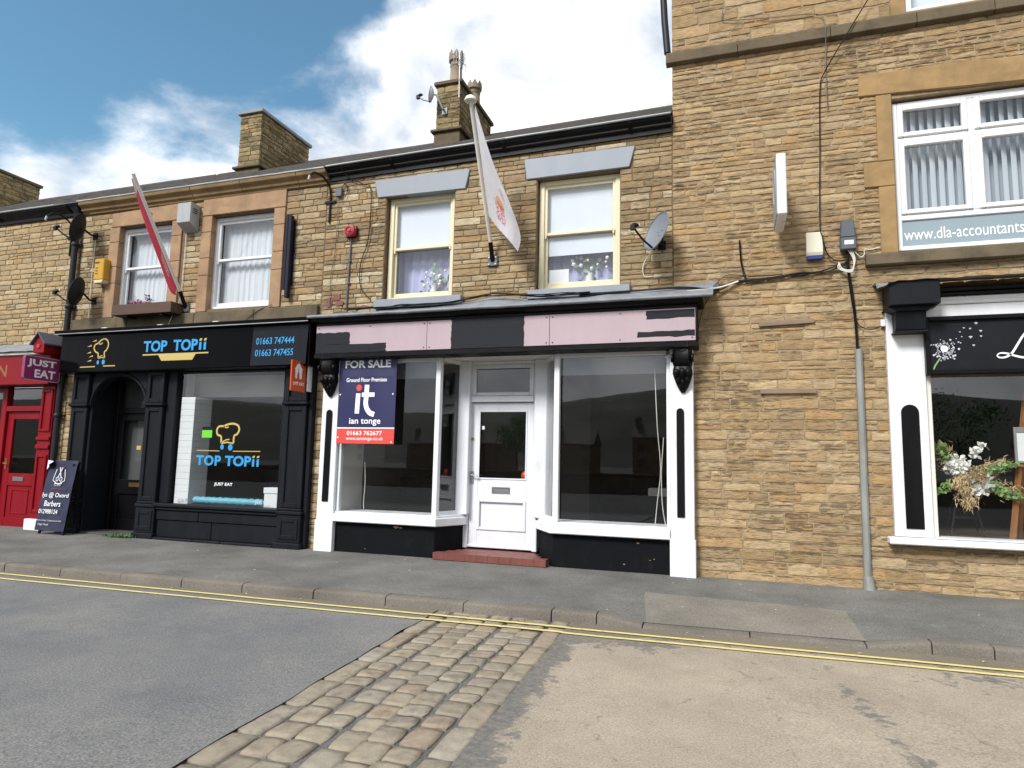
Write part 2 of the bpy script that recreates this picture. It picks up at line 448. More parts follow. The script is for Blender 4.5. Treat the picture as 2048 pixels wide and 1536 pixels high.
M['creambox'] = paint('cream_plastic', (0.66, 0.62, 0.50), 0.45, 0.05)
M['blueplastic'] = plain('blue_plastic', (0.02, 0.04, 0.22), 0.3)
M['navy'] = paint('navy_plastic', (0.006, 0.007, 0.020), 0.45, 0.1, spec=0.25)
M['yellow'] = paint('yellow_plastic', (0.50, 0.28, 0.018), 0.4, 0.08)
M['yelcream'] = plain('pale_yellow_plastic', (0.60, 0.52, 0.34), 0.5)
M['timber'] = paint('weathered_timber', (0.235, 0.170, 0.115), 0.8, 0.3, vs=10, streak=(0.3, 1, 4), bump=0.5)
M['timberdark'] = paint('stained_timber', (0.075, 0.035, 0.020), 0.6, 0.35, vs=9, streak=(0.3, 1, 4), bump=0.4)
M['easelwood'] = paint('easel_wood', (0.30, 0.13, 0.045), 0.45, 0.2, vs=9, streak=(3, 3, 0.3))
M['cable'] = plain('black_cable', (0.006, 0.006, 0.007), 0.6, 0.0, 0.2)
M['cablegrey'] = plain('grey_cable', (0.12, 0.11, 0.10), 0.6)
M['cablewhite'] = plain('white_cable', (0.62, 0.62, 0.58), 0.5)
M['brass'] = plain('aged_brass', (0.45, 0.30, 0.10), 0.35, 1.0)
M['steel'] = plain('brushed_steel', (0.42, 0.42, 0.43), 0.35, 1.0)
M['glass'] = glass_mat('window_glass', 2.4, (0.97, 0.98, 0.98))
M['glassup'] = glass_mat('upper_window_glass', 2.4, (0.99, 0.99, 0.99))
M['glassdark'] = glass_mat('shop_glass', 2.2, (0.95, 0.97, 0.97))
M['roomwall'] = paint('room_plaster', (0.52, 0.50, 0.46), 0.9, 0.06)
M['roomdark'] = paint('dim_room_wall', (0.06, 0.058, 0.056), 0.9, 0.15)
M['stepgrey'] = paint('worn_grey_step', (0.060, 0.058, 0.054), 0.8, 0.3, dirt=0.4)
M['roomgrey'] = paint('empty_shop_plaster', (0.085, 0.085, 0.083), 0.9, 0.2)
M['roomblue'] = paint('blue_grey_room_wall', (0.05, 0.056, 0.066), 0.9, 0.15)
M['roomfloor'] = paint('room_floor', (0.06, 0.05, 0.045), 0.6, 0.2)
M['blind'] = paint('white_blind_fabric', (0.64, 0.71, 0.78), 0.85, 0.03)
M['curtain'] = paint('lavender_curtain', (0.42, 0.45, 0.68), 0.9, 0.08)
M['net'] = paint('white_net_curtain', (0.56, 0.61, 0.65), 0.9, 0.08)
M['slatblind'] = paint('grey_vertical_blind', (0.60, 0.67, 0.74), 0.8, 0.05)
M['panelgrey'] = paint('grey_blue_window_panel', (0.25, 0.32, 0.36), 0.35, 0.04)
M['letwhite'] = plain('white_lettering', (0.84, 0.84, 0.86), 0.5)
M['letgrey'] = plain('silver_lettering', (0.52, 0.54, 0.60), 0.5)
M['blueacr'] = plain('sky_blue_acrylic', (0.03, 0.29, 0.60), 0.35)
M['gold'] = plain('gold_vinyl', (0.50, 0.38, 0.11), 0.4)
M['navyboard'] = paint('navy_board', (0.017, 0.018, 0.078), 0.4, 0.04, bump=0.02)
M['navylite'] = paint('navy_overlay', (0.026, 0.027, 0.088), 0.4, 0.03, bump=0.02)
M['coral'] = plain('coral_red', (0.60, 0.060, 0.045), 0.45)
M['purple'] = paint('purple_sign', (0.25, 0.028, 0.12), 0.35, 0.05)
M['orange'] = paint('orange_sign', (0.55, 0.075, 0.014), 0.35, 0.05)
M['plum'] = plain('ochre_letter', (0.22, 0.10, 0.03), 0.5)
M['green'] = plain('bright_green_card', (0.13, 0.55, 0.03), 0.5)
M['board'] = paint('barber_banner', (0.012, 0.015, 0.044), 0.45, 0.10, bump=0.1)
M['redlet'] = plain('dull_red_lettering', (0.25, 0.02, 0.04), 0.5)
M['leaf'] = plain('weed_leaf', (0.055, 0.14, 0.025), 0.6)
M['leaf2'] = plain('bouquet_leaf', (0.20, 0.34, 0.11), 0.6)
M['pampas'] = plain('dry_pampas', (0.58, 0.44, 0.24), 0.9)
M['blossom'] = plain('white_blossom', (0.78, 0.78, 0.74), 0.8)
M['pinkflower'] = plain('pink_blossom', (0.45, 0.20, 0.36), 0.8)
M['purpleflower'] = plain('purple_blossom', (0.10, 0.02, 0.10), 0.8)
M['bluefoam'] = paint('pale_blue_wrap', (0.12, 0.40, 0.52), 0.5, 0.15, bump=0.5)
M['card'] = plain('white_card', (0.70, 0.71, 0.72), 0.7)

# ------------------------------------------------------------------ ground materials
def asphalt(name, col, speck=0.5, patch=0.25):
    b = NB(name)
    n1 = b.noise(b.pos(), 80, 5, 0.75); n2 = b.noise(b.pos(), 1.1, 6, 0.6); n3 = b.noise(b.pos((1, 1, 1), loc=(5, 2, 0)), 7, 6, 0.7)
    c = b.mix(1.0, col, b.ramp(n1, [(0.30, (1 - speck,) * 3), (0.5, (1, 1, 1)), (0.72, (1 + speck,) * 3)]), 'MULTIPLY')
    c = b.mix(1.0, c, b.ramp(n2, [(0.3, (1 - patch,) * 3), (0.7, (1 + patch * 0.8,) * 3)]), 'MULTIPLY')
    c = b.mix(b.rng(n3, 0.58, 0.74, 0, 0.30), c, tuple(min(1, x * 1.7) for x in col))
    n5 = b.noise(b.pos((1, 1, 1), loc=(1, 9, 0)), 0.55, 7, 0.65, 0.6)
    c = b.mix(b.rng(n5, 0.50, 0.62, 0, 0.35), c, tuple(x * 0.62 for x in col))
    vo = b.nd('ShaderNodeTexVoronoi', {'Vector': b.pos((1, 1, 0)), 'Scale': 4.2, 'Randomness': 1.0})
    spot = b.math('MULTIPLY', b.rng(vo.outputs['Distance'], 0.05, 0.075, 1, 0), b.math('GREATER_THAN', b.nd('ShaderNodeSeparateXYZ', {0: vo.outputs['Color']}).outputs[0], 0.62))
    c = b.mix(b.math('MULTIPLY', spot, 0.5), c, tuple(min(1, x * 2.1) for x in col))
    return b.done(c, 0.9, b.bump(n1, 0.55, 0.006), **{'Specular IOR Level': 0.25})

def road_material():
    b = NB('road_surface')
    g = b.nd('ShaderNodeNewGeometry').outputs['Position']
    sp = b.nd('ShaderNodeSeparateXYZ', {0: g}); x, y = sp.outputs[0], sp.outputs[1]
    n1 = b.noise(b.pos(), 75, 5, 0.75); n2 = b.noise(b.pos(), 0.9, 6, 0.62); n3 = b.noise(b.pos(loc=(4, 7, 0)), 5.5, 9, 0.72, 0.4)
    n4 = b.noise(b.pos(loc=(9, 1, 0)), 22, 6, 0.7)
    # blue-grey asphalt on the left
    asp = b.mix(1.0, (0.155, 0.157, 0.160), b.ramp(n1, [(0.3, (0.42, 0.42, 0.42)), (0.5, (1, 1, 1)), (0.72, (1.85, 1.83, 1.76))]), 'MULTIPLY')
    asp = b.mix(1.0, asp, b.ramp(n2, [(0.3, (0.80, 0.81, 0.84)), (0.7, (1.20, 1.17, 1.10))]), 'MULTIPLY')
    asp = b.mix(b.rng(n3, 0.54, 0.72, 0, 0.45), asp, (0.25, 0.235, 0.20))
    # tan worn surfacing on the right
    tan = b.mix(1.0, (0.335, 0.292, 0.232), b.ramp(n1, [(0.28, (0.55, 0.55, 0.55)), (0.5, (1, 1, 1)), (0.72, (1.50, 1.48, 1.45))]), 'MULTIPLY')
    tan = b.mix(1.0, tan, b.ramp(n2, [(0.3, (0.84, 0.82, 0.80)), (0.7, (1.14, 1.12, 1.10))]), 'MULTIPLY')
    tan = b.mix(1.0, tan, b.ramp(n3, [(0.30, (0.90, 0.89, 0.88)), (0.5, (1, 1, 1)), (0.70, (1.08, 1.08, 1.07))]), 'MULTIPLY')
    tan = b.mix(b.rng(b.noise(b.pos(loc=(31, 5, 0)), 42, 3, 0.6), 0.63, 0.70, 0, 0.45), tan, (0.17, 0.155, 0.13))
    # where the tan dressing has worn away to dark asphalt: beside the kerb lines, along two cracks, next to the setts
    e1 = b.rng(y, -3.55, -2.75, 0.0, 1.0)
    ex = b.rng(x, -1.6, 0.2, 1.0, 0.30)
    wear = b.math('MULTIPLY', e1, ex)
    xr = b.rng(x, 0.2, 1.6, 0.0, 0.55)
    wear = b.math('MAXIMUM', wear, b.math('MULTIPLY', xr, b.rng(y, -3.9, -2.9, 0.0, 1.0)))
    k1 = b.math('ABSOLUTE', b.math('SUBTRACT', x, b.math('MULTIPLY_ADD', y, -0.155, 0.20)))
    wear = b.math('MAXIMUM', wear, b.rng(k1, 0.0, 0.24, 0.58, 0.0))
    k2 = b.math('ABSOLUTE', b.math('SUBTRACT', x, b.math('MULTIPLY_ADD', y, -0.10, -0.18)))
    wear = b.math('MAXIMUM', wear, b.rng(k2, 0.0, 0.10, 0.42, 0.0))
    edge = b.math('SUBTRACT', x, b.math('MULTIPLY_ADD', y, -0.042, -1.549))
    wear = b.math('MAXIMUM', wear, b.rng(edge, 0.02, 0.36, 1.05, 0.0))
    th = b.math('ADD', n3, b.math('MULTIPLY_ADD', n4, 0.35, -0.175))
    th = b.math('ADD', th, b.math('MULTIPLY', wear, 0.47))
    base = b.mix(b.rng(th, 0.74, 0.80, 0, 0.88), tan, b.mix(b.rng(n4, 0.42, 0.62), (0.105, 0.107, 0.110), (0.195, 0.178, 0.150)))
    # hairline cracks and oil stains
    wv = b.nd('ShaderNodeMix', {0: 0.30, 4: b.pos((1, 1, 0)), 5: b.nd('ShaderNodeTexNoise', {'Vector': b.pos((1, 1, 0)), 'Scale': 2.2, 'Detail': 6.0, 'Roughness': 0.7}).outputs[1]}, data_type='VECTOR').outputs[1]
    vc = b.nd('ShaderNodeTexVoronoi', {'Vector': wv, 'Scale': 0.95}, feature='DISTANCE_TO_EDGE').outputs['Distance']
    crack = b.math('MULTIPLY', b.rng(vc, 0.003, 0.014, 1, 0), b.rng(n3, 0.50, 0.62, 0, 1))
    base = b.mix(b.math('MULTIPLY', crack, 0.75), base, (0.13, 0.12, 0.105))
    n6 = b.noise(b.pos((1, 1, 0), loc=(12, 3, 0)), 1.7, 5, 0.6, 0.5)
    asp = b.mix(b.rng(n6, 0.57, 0.72, 0, 0.45), asp, (0.105, 0.107, 0.112))
    base = b.mix(b.rng(n6, 0.58, 0.74, 0, 0.35), base, (0.27, 0.225, 0.170))
    asp = b.mix(b.math('MULTIPLY', crack, 0.35), asp, (0.07, 0.07, 0.07))
    side = b.rng(x, -2.2, -1.9, 0, 1)
    c = b.mix(side, asp, base)
    # dusty channel between the double lines and the kerb
    l1 = b.math('SUBTRACT', y, b.math('MULTIPLY_ADD', x, 0.021, -2.60))
    ch = b.mix(1.0, (0.165, 0.142, 0.108), b.ramp(n1, [(0.3, (0.7, 0.7, 0.7)), (0.7, (1.3, 1.28, 1.2))]), 'MULTIPLY')
    c = b.mix(b.math('MULTIPLY', b.rng(b.math('ADD', l1, b.math('MULTIPLY_ADD', n3, 0.2, -0.1)), 0.0, 0.10), 0.85), c, ch)
    c = b.mix(b.rng(y, -12.5, -11.0, 0.9, 0.0), c, (0.045, 0.046, 0.048))
    nr = b.bump(n4, 0.3, 0.010, b.bump(n1, 0.8, 0.008))
    return b.done(c, 0.9, nr, **{'Specular IOR Level': 0.25})

M['road'] = road_material()
M['pave'] = asphalt('pavement_asphalt', (0.142, 0.140, 0.129), 0.75, 0.32)
M['pavepatch'] = asphalt('pavement_concrete_patch', (0.195, 0.180, 0.152), 0.6, 0.25)
M['kerb'] = asphalt('gritstone_kerb', (0.150, 0.133, 0.112), 0.4, 0.25)
M['bed'] = asphalt('sett_bedding', (0.130, 0.124, 0.116), 0.7, 0.3)
M['sett'] = stone_mat('gritstone_sett', [(0.270, 0.235, 0.178), (0.228, 0.198, 0.153), (0.300, 0.262, 0.195), (0.252, 0.216, 0.164), (0.222, 0.194, 0.158), (0.285, 0.258, 0.205), (0.262, 0.214, 0.160)],
                      soot=0.3, orange=0.03, lam=0.6, edge=0.0)
M['hill'] = paint('far_hillside', (0.028, 0.034, 0.022), 0.95, 0.4, vs=0.02, streak=(1, 1, 1))

def struct(o, name=None):
    o['kind'] = 'structure'
    return o

RZ = -0.095
def kerb_y(x): return -2.24 + 0.0355 * max(min(x, 6), -18)
def drop(x):
    if x < -1.22 or x > 1.53: return 0.0
    if x < -0.80: return 0.072 * (x + 1.22) / 0.42
    if x > 1.05: return 0.072 * (1.53 - x) / 0.48
    return 0.072
def pave_z(x, y):
    yk = kerb_y(x)
    t = min(max((y - yk) / -yk, 0), 1)
    d = drop(x) * max(0.0, 1 - max(0.0, (y - yk - 0.1)) / 1.05)
    return 0.058 * t - d + 0.004 * noise.noise((x * 0.9, y * 0.9, 3.3))
def sxl(y): return -2.79 + 0.07 * (-2.77 - y)
def sxr(y): return -1.44 + 0.042 * (-2.59 - y)

# ------------------------------------------------------------------ ground
mb = MB()
def roadz(x, y): return RZ + 0.006 * noise.noise((x * 0.5, y * 0.5, 0.0)) * min(1, max(0, (-2.9 - y)))
ys = [-2.0 - 0.1 * i for i in range(101)]
for side in (0, 1):
    n = 24
    vs = []; fs = []
    for y in ys:
        for i in range(n + 1):
            t = i / n
            if side == 0: x = sxl(y) - 30 * t ** 2.0
            else: x = sxr(y) + 30 * t ** 2.0
            ez = 0.0
            if i == 0:
                x += (0.012 + 0.035 * noise.noise((y * 2.3, 8.1, 0))) * (1 if side == 0 else -0.4); ez = 0.006
            vs.append((x, y, roadz(x, y) + ez))
    for j in range(len(ys) - 1):
        for i in range(n):
            a = j * (n + 1) + i
            fs.append((a, a + 1, a + n + 2, a + n + 1) if side == 0 else (a, a + n + 1, a + n + 2, a + 1))
    mb.add(vs, fs)
yb = ys[-1]
mb.add([(-900, yb, RZ), (900, yb, RZ), (900, -1200, RZ), (-900, -1200, RZ)], [(0, 3, 2, 1)])
mb.add([(-900, 40, RZ - 0.02), (sxl(yb) - 30, 40, RZ - 0.02), (sxl(yb) - 30, yb, RZ - 0.02), (-900, yb, RZ - 0.02)], [(0, 3, 2, 1)])
mb.add([(sxr(yb) + 30, 40, RZ - 0.02), (900, 40, RZ - 0.02), (900, yb, RZ - 0.02), (sxr(yb) + 30, yb, RZ - 0.02)], [(0, 3, 2, 1)])
mb.add([(-40, 12, -0.19), (40, 12, -0.19), (40, -30, -0.19), (-40, -30, -0.19)], [(0, 3, 2, 1)])
road = struct(mb.build('road', M['road'], org=(0, 0, 0), smooth=60))

mb = MB()
mb.grid(lambda u, v: (-18 + 24 * u, kerb_y(-18 + 24 * u) + 0.13 + v * (2.9 - kerb_y(-18 + 24 * u)) * 1.0, pave_z(-18 + 24 * u, kerb_y(-18 + 24 * u) + 0.13 + v * (2.9 - kerb_y(-18 + 24 * u)))), 200, 40)
pavement = struct(mb.build('pavement', M['pave'], org=(0, 0, 0), smooth=60))
mb = MB()
def patchpt(u, v):
    xa = -0.92 + 0.14 * v + 0.02 * noise.noise((v * 9, 1, 0)); xb = 1.03 + 0.04 * v + 0.02 * noise.noise((v * 9, 5, 0))
    x = xa + (xb - xa) * u
    yt = -1.15 - 0.06 * u + 0.025 * noise.noise((u * 14, 3, 0)); y = yt + (kerb_y(x) + 0.135 - yt) * v
    return (x, y, pave_z(x, y) + 0.004)
mb.grid(patchpt, 40, 16)
struct(mb.build('pavement_patch', M['pavepatch'], org=(0, 0, 0), smooth=60))

# kerb stones
kerb = thing('kerb', 'row of worn gritstone kerb stones along the pavement', 'kerb', (0, -2.3, 0))
del kerb['category'], kerb['label']; kerb['kind'] = 'structure'
jx = [-17.6, -16.7, -15.8, -14.9, -14.0, -13.1, -12.2, -11.3, -10.4, -9.5, -8.62, -7.72, -6.8, -5.93, -5.12, -4.23, -3.39, -2.54, -1.65, -1.22, -0.80, 0.13, 1.05, 1.53, 1.97, 2.85, 3.75, 4.65, 5.5]
for a, b_ in zip(jx[:-1], jx[1:]):
    a2, b2_ = a + 0.006, b_ - 0.006
    nseg = 4
    prof0 = [(0.0, RZ - 0.06), (0.004, -0.028), (0.012, -0.012), (0.032, -0.002), (0.145, 0.0), (0.15, RZ - 0.06)]
    vs = []; fs = []
    jo = rnd.uniform(-0.006, 0.006); jz = rnd.uniform(0.001, 0.007)
    for i in range(nseg + 1):
        x = a2 + (b2_ - a2) * i / nseg
        for (py, pz) in prof0:
            top = -drop(x) + jz if pz > RZ else 0
            vs.append((x, kerb_y(x) + py + jo, max(pz + top, RZ - 0.06) + (0.003 * noise.noise((x * 6, py * 30, 1)) if pz > RZ else 0)))
    m = len(prof0)
    for i in range(nseg):
        for k in range(m - 1):
            fs.append((i * m + k, (i + 1) * m + k, (i + 1) * m + k + 1, i * m + k + 1))
    fs += [list(range(m)), [nseg * m + k for k in range(m - 1, -1, -1)]]
    MB().add(vs, fs).build('kerb_stone', M['kerb'], kerb, smooth=40)

# double yellow lines
def line_mat():
    b = NB('worn_yellow_line')
    n = b.noise(b.pos(), 16, 8, 0.7); n1 = b.noise(b.pos(), 120, 3, 0.6)
    c = b.mix(b.rng(n, 0.55, 0.75, 0, 0.5), (0.64, 0.54, 0.20), (0.34, 0.30, 0.17))
    p = b.nd('ShaderNodeBsdfPrincipled', {'Base Color': c, 'Roughness': 0.8, 'Normal': b.bump(n1, 0.4, 0.004)})
    a = b.math('ADD', n, b.math('MULTIPLY_ADD', n1, 0.3, -0.15))
    t = b.nd('ShaderNodeBsdfTransparent')
    mxs = b.nd('ShaderNodeMixShader', {0: b.rng(a, 0.62, 0.70), 1: p.outputs[0], 2: t.outputs[0]})
    b.l.new(mxs.outputs[0], b.out.inputs[0])
    return b.m
M['line'] = line_mat()
for k, fn in enumerate((lambda x: -2.503 + 0.0208 * x, lambda x: -2.675 + 0.0276 * x)):
    mb = MB()
    n = 360
    def lp(u, v, fn=fn, k=k):
        x = -18 + 24 * u
        e = 0.004 * noise.noise((x * 11, v * 7 + k * 3, 0))
        wob = 0.012 * noise.noise((x * 1.4, k * 5, 2))
        y = fn(x) + wob + (v - 0.5) * 0.05 + e
        return (x, y, roadz(x, y) + 0.008 + (0.004 if sxl(y) - 0.03 < x < sxr(y) + 0.03 else 0))
    mb.grid(lp, n, 1)
    o = mb.build('yellow_line', M['line'], org=(0, 0, 0)); o['kind'] = 'structure'

# setts: bed plus individual stones
strip = thing('cobbled_strip', 'x', 'x', (-2.05, -5.0, RZ))
del strip['category'], strip['label']; strip['kind'] = 'structure'
mb = MB()
mb.grid(lambda u, v: (sxl(-2.2 - 9.9 * v) - 0.02 + u * (sxr(-2.2 - 9.9 * v) - sxl(-2.2 - 9.9 * v) + 0.04), -2.2 - 9.9 * v, RZ - 0.014 + 0.004 * noise.noise((u * 9, v * 60, 4))), 10, 80)
mb.build('bedding', M['bed'], strip, smooth=60)
def sett_mesh(seed, border):
    r = random.Random(seed)
    n = 12
    vs = []; fs = []
    ex = 12 if border else 6.5
    out = []
    for k in range(n):
        a = 2 * math.pi * (k + 0.5) / n
        ca, sa = math.cos(a), math.sin(a)
        rr = (abs(ca) ** ex + abs(sa) ** ex) ** (-1 / ex) * r.uniform(0.955, 1.02)
        out.append((0.5 * rr * ca, 0.5 * rr * sa))
    tl = (r.uniform(-0.006, 0.006), r.uniform(-0.006, 0.006))
    for sc, z in ((1.0, -0.045), (0.995, -0.008), (0.955, -0.001), (0.60, 0.0005)):
        for (x, y) in out:
            vs.append((x * sc, y * sc, z + tl[0] * x + tl[1] * y + r.uniform(-0.0015, 0.0015)))
    for q in range(3):
        for k in range(n):
            fs.append((q * n + k, q * n + (k + 1) % n, (q + 1) * n + (k + 1) % n, (q + 1) * n + k))
    fs.append([3 * n + k for k in range(n)])
    me = bpy.data.meshes.new('sett'); me.from_pydata(vs, [], fs)
    me.polygons.foreach_set('use_smooth', [True] * len(me.polygons)); me.set_sharp_from_angle(angle=R(42))
    me.materials.append(M['sett'])
    return me
SETTS = [sett_mesh(i, False) for i in range(12)]; BORD = [sett_mesh(50 + i, True) for i in range(6)]
def place_sett(me, x, y, w, l, name):
    o = bpy.data.objects.new(name, me)
    o.location = Vector((x, y, RZ + rnd.uniform(-0.003, 0.003))) - ORG[strip.name]
    o.scale = (w, l, 1)
    o.rotation_euler = (0, 0, math.atan(0.055) + rnd.uniform(-0.03, 0.03) + (math.pi if rnd.random() < 0.5 else 0))
    put(o, strip, (0, 0, 0))
BW = 0.165
for sd_ in (0, 1):
    y = -2.26
    while y > -7.2:
        l = rnd.uniform(0.36, 0.62)
        yc = y - l / 2
        x = sxl(yc) + BW / 2 + 0.004 if sd_ == 0 else sxr(yc) - BW / 2 - 0.004
        place_sett(rnd.choice(BORD), x, yc, BW, l - 0.012, 'border_sett')
        y -= l
NC = 5
for c in range(NC):
    y = -2.24 - rnd.uniform(0, 0.08)
    while y > -7.0:
        l = rnd.choice((0.15, 0.18, 0.20, 0.23, 0.26)) * rnd.uniform(0.92, 1.08)
        yc = y - l / 2
        a = sxl(yc) + BW + 0.02; b_ = sxr(yc) - BW - 0.02
        cw = (b_ - a) / NC
        j = 0.018 * math.sin(c * 2.1 + yc * 1.7)
        place_sett(rnd.choice(SETTS), a + cw * (c + 0.5) + j, yc + rnd.uniform(-0.006, 0.006), cw * rnd.uniform(0.94, 1.0), l * 0.975, 'sett')
        y -= l

# hills across the valley behind the viewer, mirrored in the shop glass
mb = MB()
def hillpt(u, v):
    a = R(-200 + 220 * u)
    d = 380 + 520 * v
    h = (60 + 16 * math.sin(a * 3.1) + 9 * math.sin(a * 7.7 + 1)) * math.sin(min(v * 1.7, 1) * math.pi / 2)
    h += 3 * noise.noise((u * 40, v * 4, 0)) * v
    return (math.cos(a) * d, math.sin(a) * d, -3 + h)
mb.grid(hillpt, 80, 10)
struct(mb.build('hills', M['hill'], org=(0, 0, 0), smooth=170))

# ------------------------------------------------------------------ stone walling
LB = [0.10, 0.15, 0.20, 0.26, 0.33, 0.42, 0.55, 0.75]
POOL = {}
def stone_geo(L, seed):
    r = random.Random(seed)
    nu, nv = 4, 2
    H = 0.1
    vs = []; fs = []; lv = []
    for j in range(nv + 1):
        for i in range(nu + 1):
            x = (i / nu - 0.5) * L; z = (j / nv - 0.5) * H
            be = (i in (0, nu)) or (j in (0, nv))
            y = r.uniform(-0.002, 0.003) + 0.003 if be else r.uniform(-0.007, 0.001)
            if i in (0, nu): x += r.uniform(-0.004, 0.003) * (1 if i else -1)
            else: x += r.uniform(-0.1, 0.1) * L / nu
            if j in (0, nv): z += r.uniform(-0.005, 0.002) * (1 if j else -1)
            else: z += r.uniform(-0.012, 0.012)
            if be and (i in (0, nu)) and (j in (0, nv)):
                x *= 1 - 0.005 / L; z *= 0.96; y += 0.002
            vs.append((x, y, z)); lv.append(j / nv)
    for j in range(nv):
        for i in range(nu):
            a = j * (nu + 1) + i
            fs.append((a, a + 1, a + nu + 2, a + nu + 1))
    ring = [i for i in range(nu + 1)] + [(j + 1) * (nu + 1) - 1 for j in range(1, nv + 1)] + [nv * (nu + 1) + i for i in range(nu - 1, -1, -1)] + [j * (nu + 1) for j in range(nv - 1, 0, -1)]
    b0 = len(vs)
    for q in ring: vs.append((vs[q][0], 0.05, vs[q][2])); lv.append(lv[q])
    m = len(ring)
    for k in range(m): fs.append((ring[(k + 1) % m], ring[k], b0 + k, b0 + (k + 1) % m))
    return vs, fs, lv
def stone_pool(mat, L):
    b = min(range(len(LB)), key=lambda i: abs(LB[i] - L))
    v = rnd.randrange(5)
    k = (mat.name, b, v)
    if k not in POOL:
        vs, fs, lv = stone_geo(LB[b], b * 31 + v)
        me = bpy.data.meshes.new('stone'); me.from_pydata(vs, [], fs)
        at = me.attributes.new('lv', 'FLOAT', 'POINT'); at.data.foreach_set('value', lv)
        me.polygons.foreach_set('use_smooth', [True] * len(me.polygons)); me.set_sharp_from_angle(angle=R(40))
        me.materials.append(mat)
        POOL[k] = me
    return POOL[k], LB[b]

def stone_wall(parent, mat, face, plane, u0, u1, z0, z1, skip, hfun, lfun, limit=300, joint=0.012, stuffname='small_stones', ry=(0.7, 1.25)):
    """courses of separate stones; face 'f' looks to -y at y=plane, 'r' looks to +x at x=plane, 'l' looks to -x"""
    items = []
    z = z0
    while z < z1 - 0.03:
        h = min(hfun(z), z1 - z)
        if z1 - (z + h) < 0.04: h = z1 - z
        cuts = sorted({u0, u1} | {q for s in skip for q in s[:2] if u0 < q < u1 and s[2] < z + h and s[3] > z})
        segs = []
        for a, b_ in zip(cuts[:-1], cuts[1:]):
            mid = (a + b_) / 2
            free = [(z, z + h)]
            for s in skip:
                if s[0] < mid < s[1]:
                    nf = []
                    for f0, f1 in free:
                        if s[3] <= f0 or s[2] >= f1: nf.append((f0, f1)); continue
                        if s[2] > f0: nf.append((f0, s[2]))
                        if s[3] < f1: nf.append((s[3], f1))
                    free = nf
            for f in free:
                if f[1] - f[0] > 0.03:
                    if segs and segs[-1][2] == f and abs(segs[-1][1] - a) < 1e-6: segs[-1][1] = b_
                    else: segs.append([a, b_, f])
        for a, b_, f in segs:
            u = a
            while u < b_ - 0.02:
                L = lfun(z)
                if b_ - (u + L) < 0.09: L = b_ - u
                if L > 0.78: L = L / 2
                hh = f[1] - f[0]
                wz = 0.005 * math.sin(u * 1.3 + z * 4.1) if u0 + 0.05 < u and z > z0 + 0.05 else 0.0
                jj = joint * rnd.uniform(0.7, 1.5)
                if hh > 0.088 and L > 0.2 and rnd.random() < 0.16:
                    sp = f[0] + hh * rnd.uniform(0.38, 0.62)
                    items.append((u + L / 2, (f[0] + sp) / 2 + wz, L - jj, sp - f[0] - joint * 0.9))
                    ca = u + L * rnd.uniform(0.35, 0.65)
                    items.append(((u + ca) / 2, (sp + f[1]) / 2 + wz, ca - u - jj, f[1] - sp - joint * 0.9))
                    items.append(((ca + u + L) / 2, (sp + f[1]) / 2 + wz, u + L - ca - jj, f[1] - sp - joint * 0.9))
                else:
                    items.append((u + L / 2, (f[0] + f[1]) / 2 + wz, L - jj, hh - joint * rnd.uniform(0.6, 1.3)))
                u += L
        z += h
    rot = {'f': 0.0, 'r': math.pi / 2, 'l': -math.pi / 2}[face]
    def wpos(u, zc):
        return Vector((u, plane, zc)) if face == 'f' else Vector((plane, u, zc))
    camp = Vector((0, -8.6, 1.386))
    items.sort(key=lambda t: -(t[2] * t[3]) / (wpos(t[0], t[1]) - camp).length_squared)
    org = ORG[parent.name]
    rest = items[limit:]
    for (u, zc, L, h) in items[:limit]:
        me, bl = stone_pool(mat, L)
        o = bpy.data.objects.new('stone', me)
        o.location = wpos(u, zc) - org + Vector((0, 0, 0))
        o.rotation_euler = (0, rnd.uniform(-0.012, 0.012), 0) if rot == 0 else (0, 0, rot)
        o.scale = (L / bl, rnd.uniform(*ry), h / 0.1)
        put(o, parent, (0, 0, 0))
    if rest:
        vs = []; fs = []; tone = []; lvs = []
        for (u, zc, L, h) in rest:
            b = min(range(len(LB)), key=lambda i: abs(LB[i] - L))
            sv, sf, sl = stone_geo(LB[b], b * 31 + rnd.randrange(5)); lvs += sl
            n = len(vs); t = rnd.random(); sy = rnd.uniform(*ry)
            p = wpos(u, zc) - org
            for q in sv:
                x, y, zz = q[0] * L / LB[b], q[1] * sy, q[2] * h / 0.1
                if face == 'r': x, y = -y, x
                elif face == 'l': x, y = y, -x
                vs.append((p.x + x, p.y + y, p.z + zz)); tone.append(t)
            fs += [[n + i for i in f] for f in sf]
        me = bpy.data.meshes.new(stuffname); me.from_pydata(vs, [], fs)
        at = me.attributes.new('tone', 'FLOAT', 'POINT'); at.data.foreach_set('value', tone)
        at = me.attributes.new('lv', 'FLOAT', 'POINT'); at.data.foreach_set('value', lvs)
        me.polygons.foreach_set('use_smooth', [True] * len(me.polygons)); me.set_sharp_from_angle(angle=R(40))
        me.materials.append(mat)
        o = bpy.data.objects.new(stuffname, me); o['kind'] = 'stuff'
        put(o, parent, org)

def slab_wall(parent, name, mat, x0, x1, z0, z1, y0, y1, holes):
    xs = sorted({x0, x1} | {q for h in holes for q in h[:2] if x0 < q < x1})
    zs = sorted({z0, z1} | {q for h in holes for q in h[2:] if z0 < q < z1})
    mb = MB()
    for a, b_ in zip(zs[:-1], zs[1:]):
        run = None
        for c, d in zip(xs[:-1], xs[1:]):
            hit = any(h[0] < (c + d) / 2 < h[1] and h[2] < (a + b_) / 2 < h[3] for h in holes)
            if not hit:
                run = (run[0], d) if run else (c, d)
            if hit or d == xs[-1]:
                if run: mb.box(run[0], run[1], y0, y1, a, b_)
                run = None
    return mb.build(name, mat, parent, recalc=False)

def uni(a, b): return lambda z: rnd.uniform(a, b)

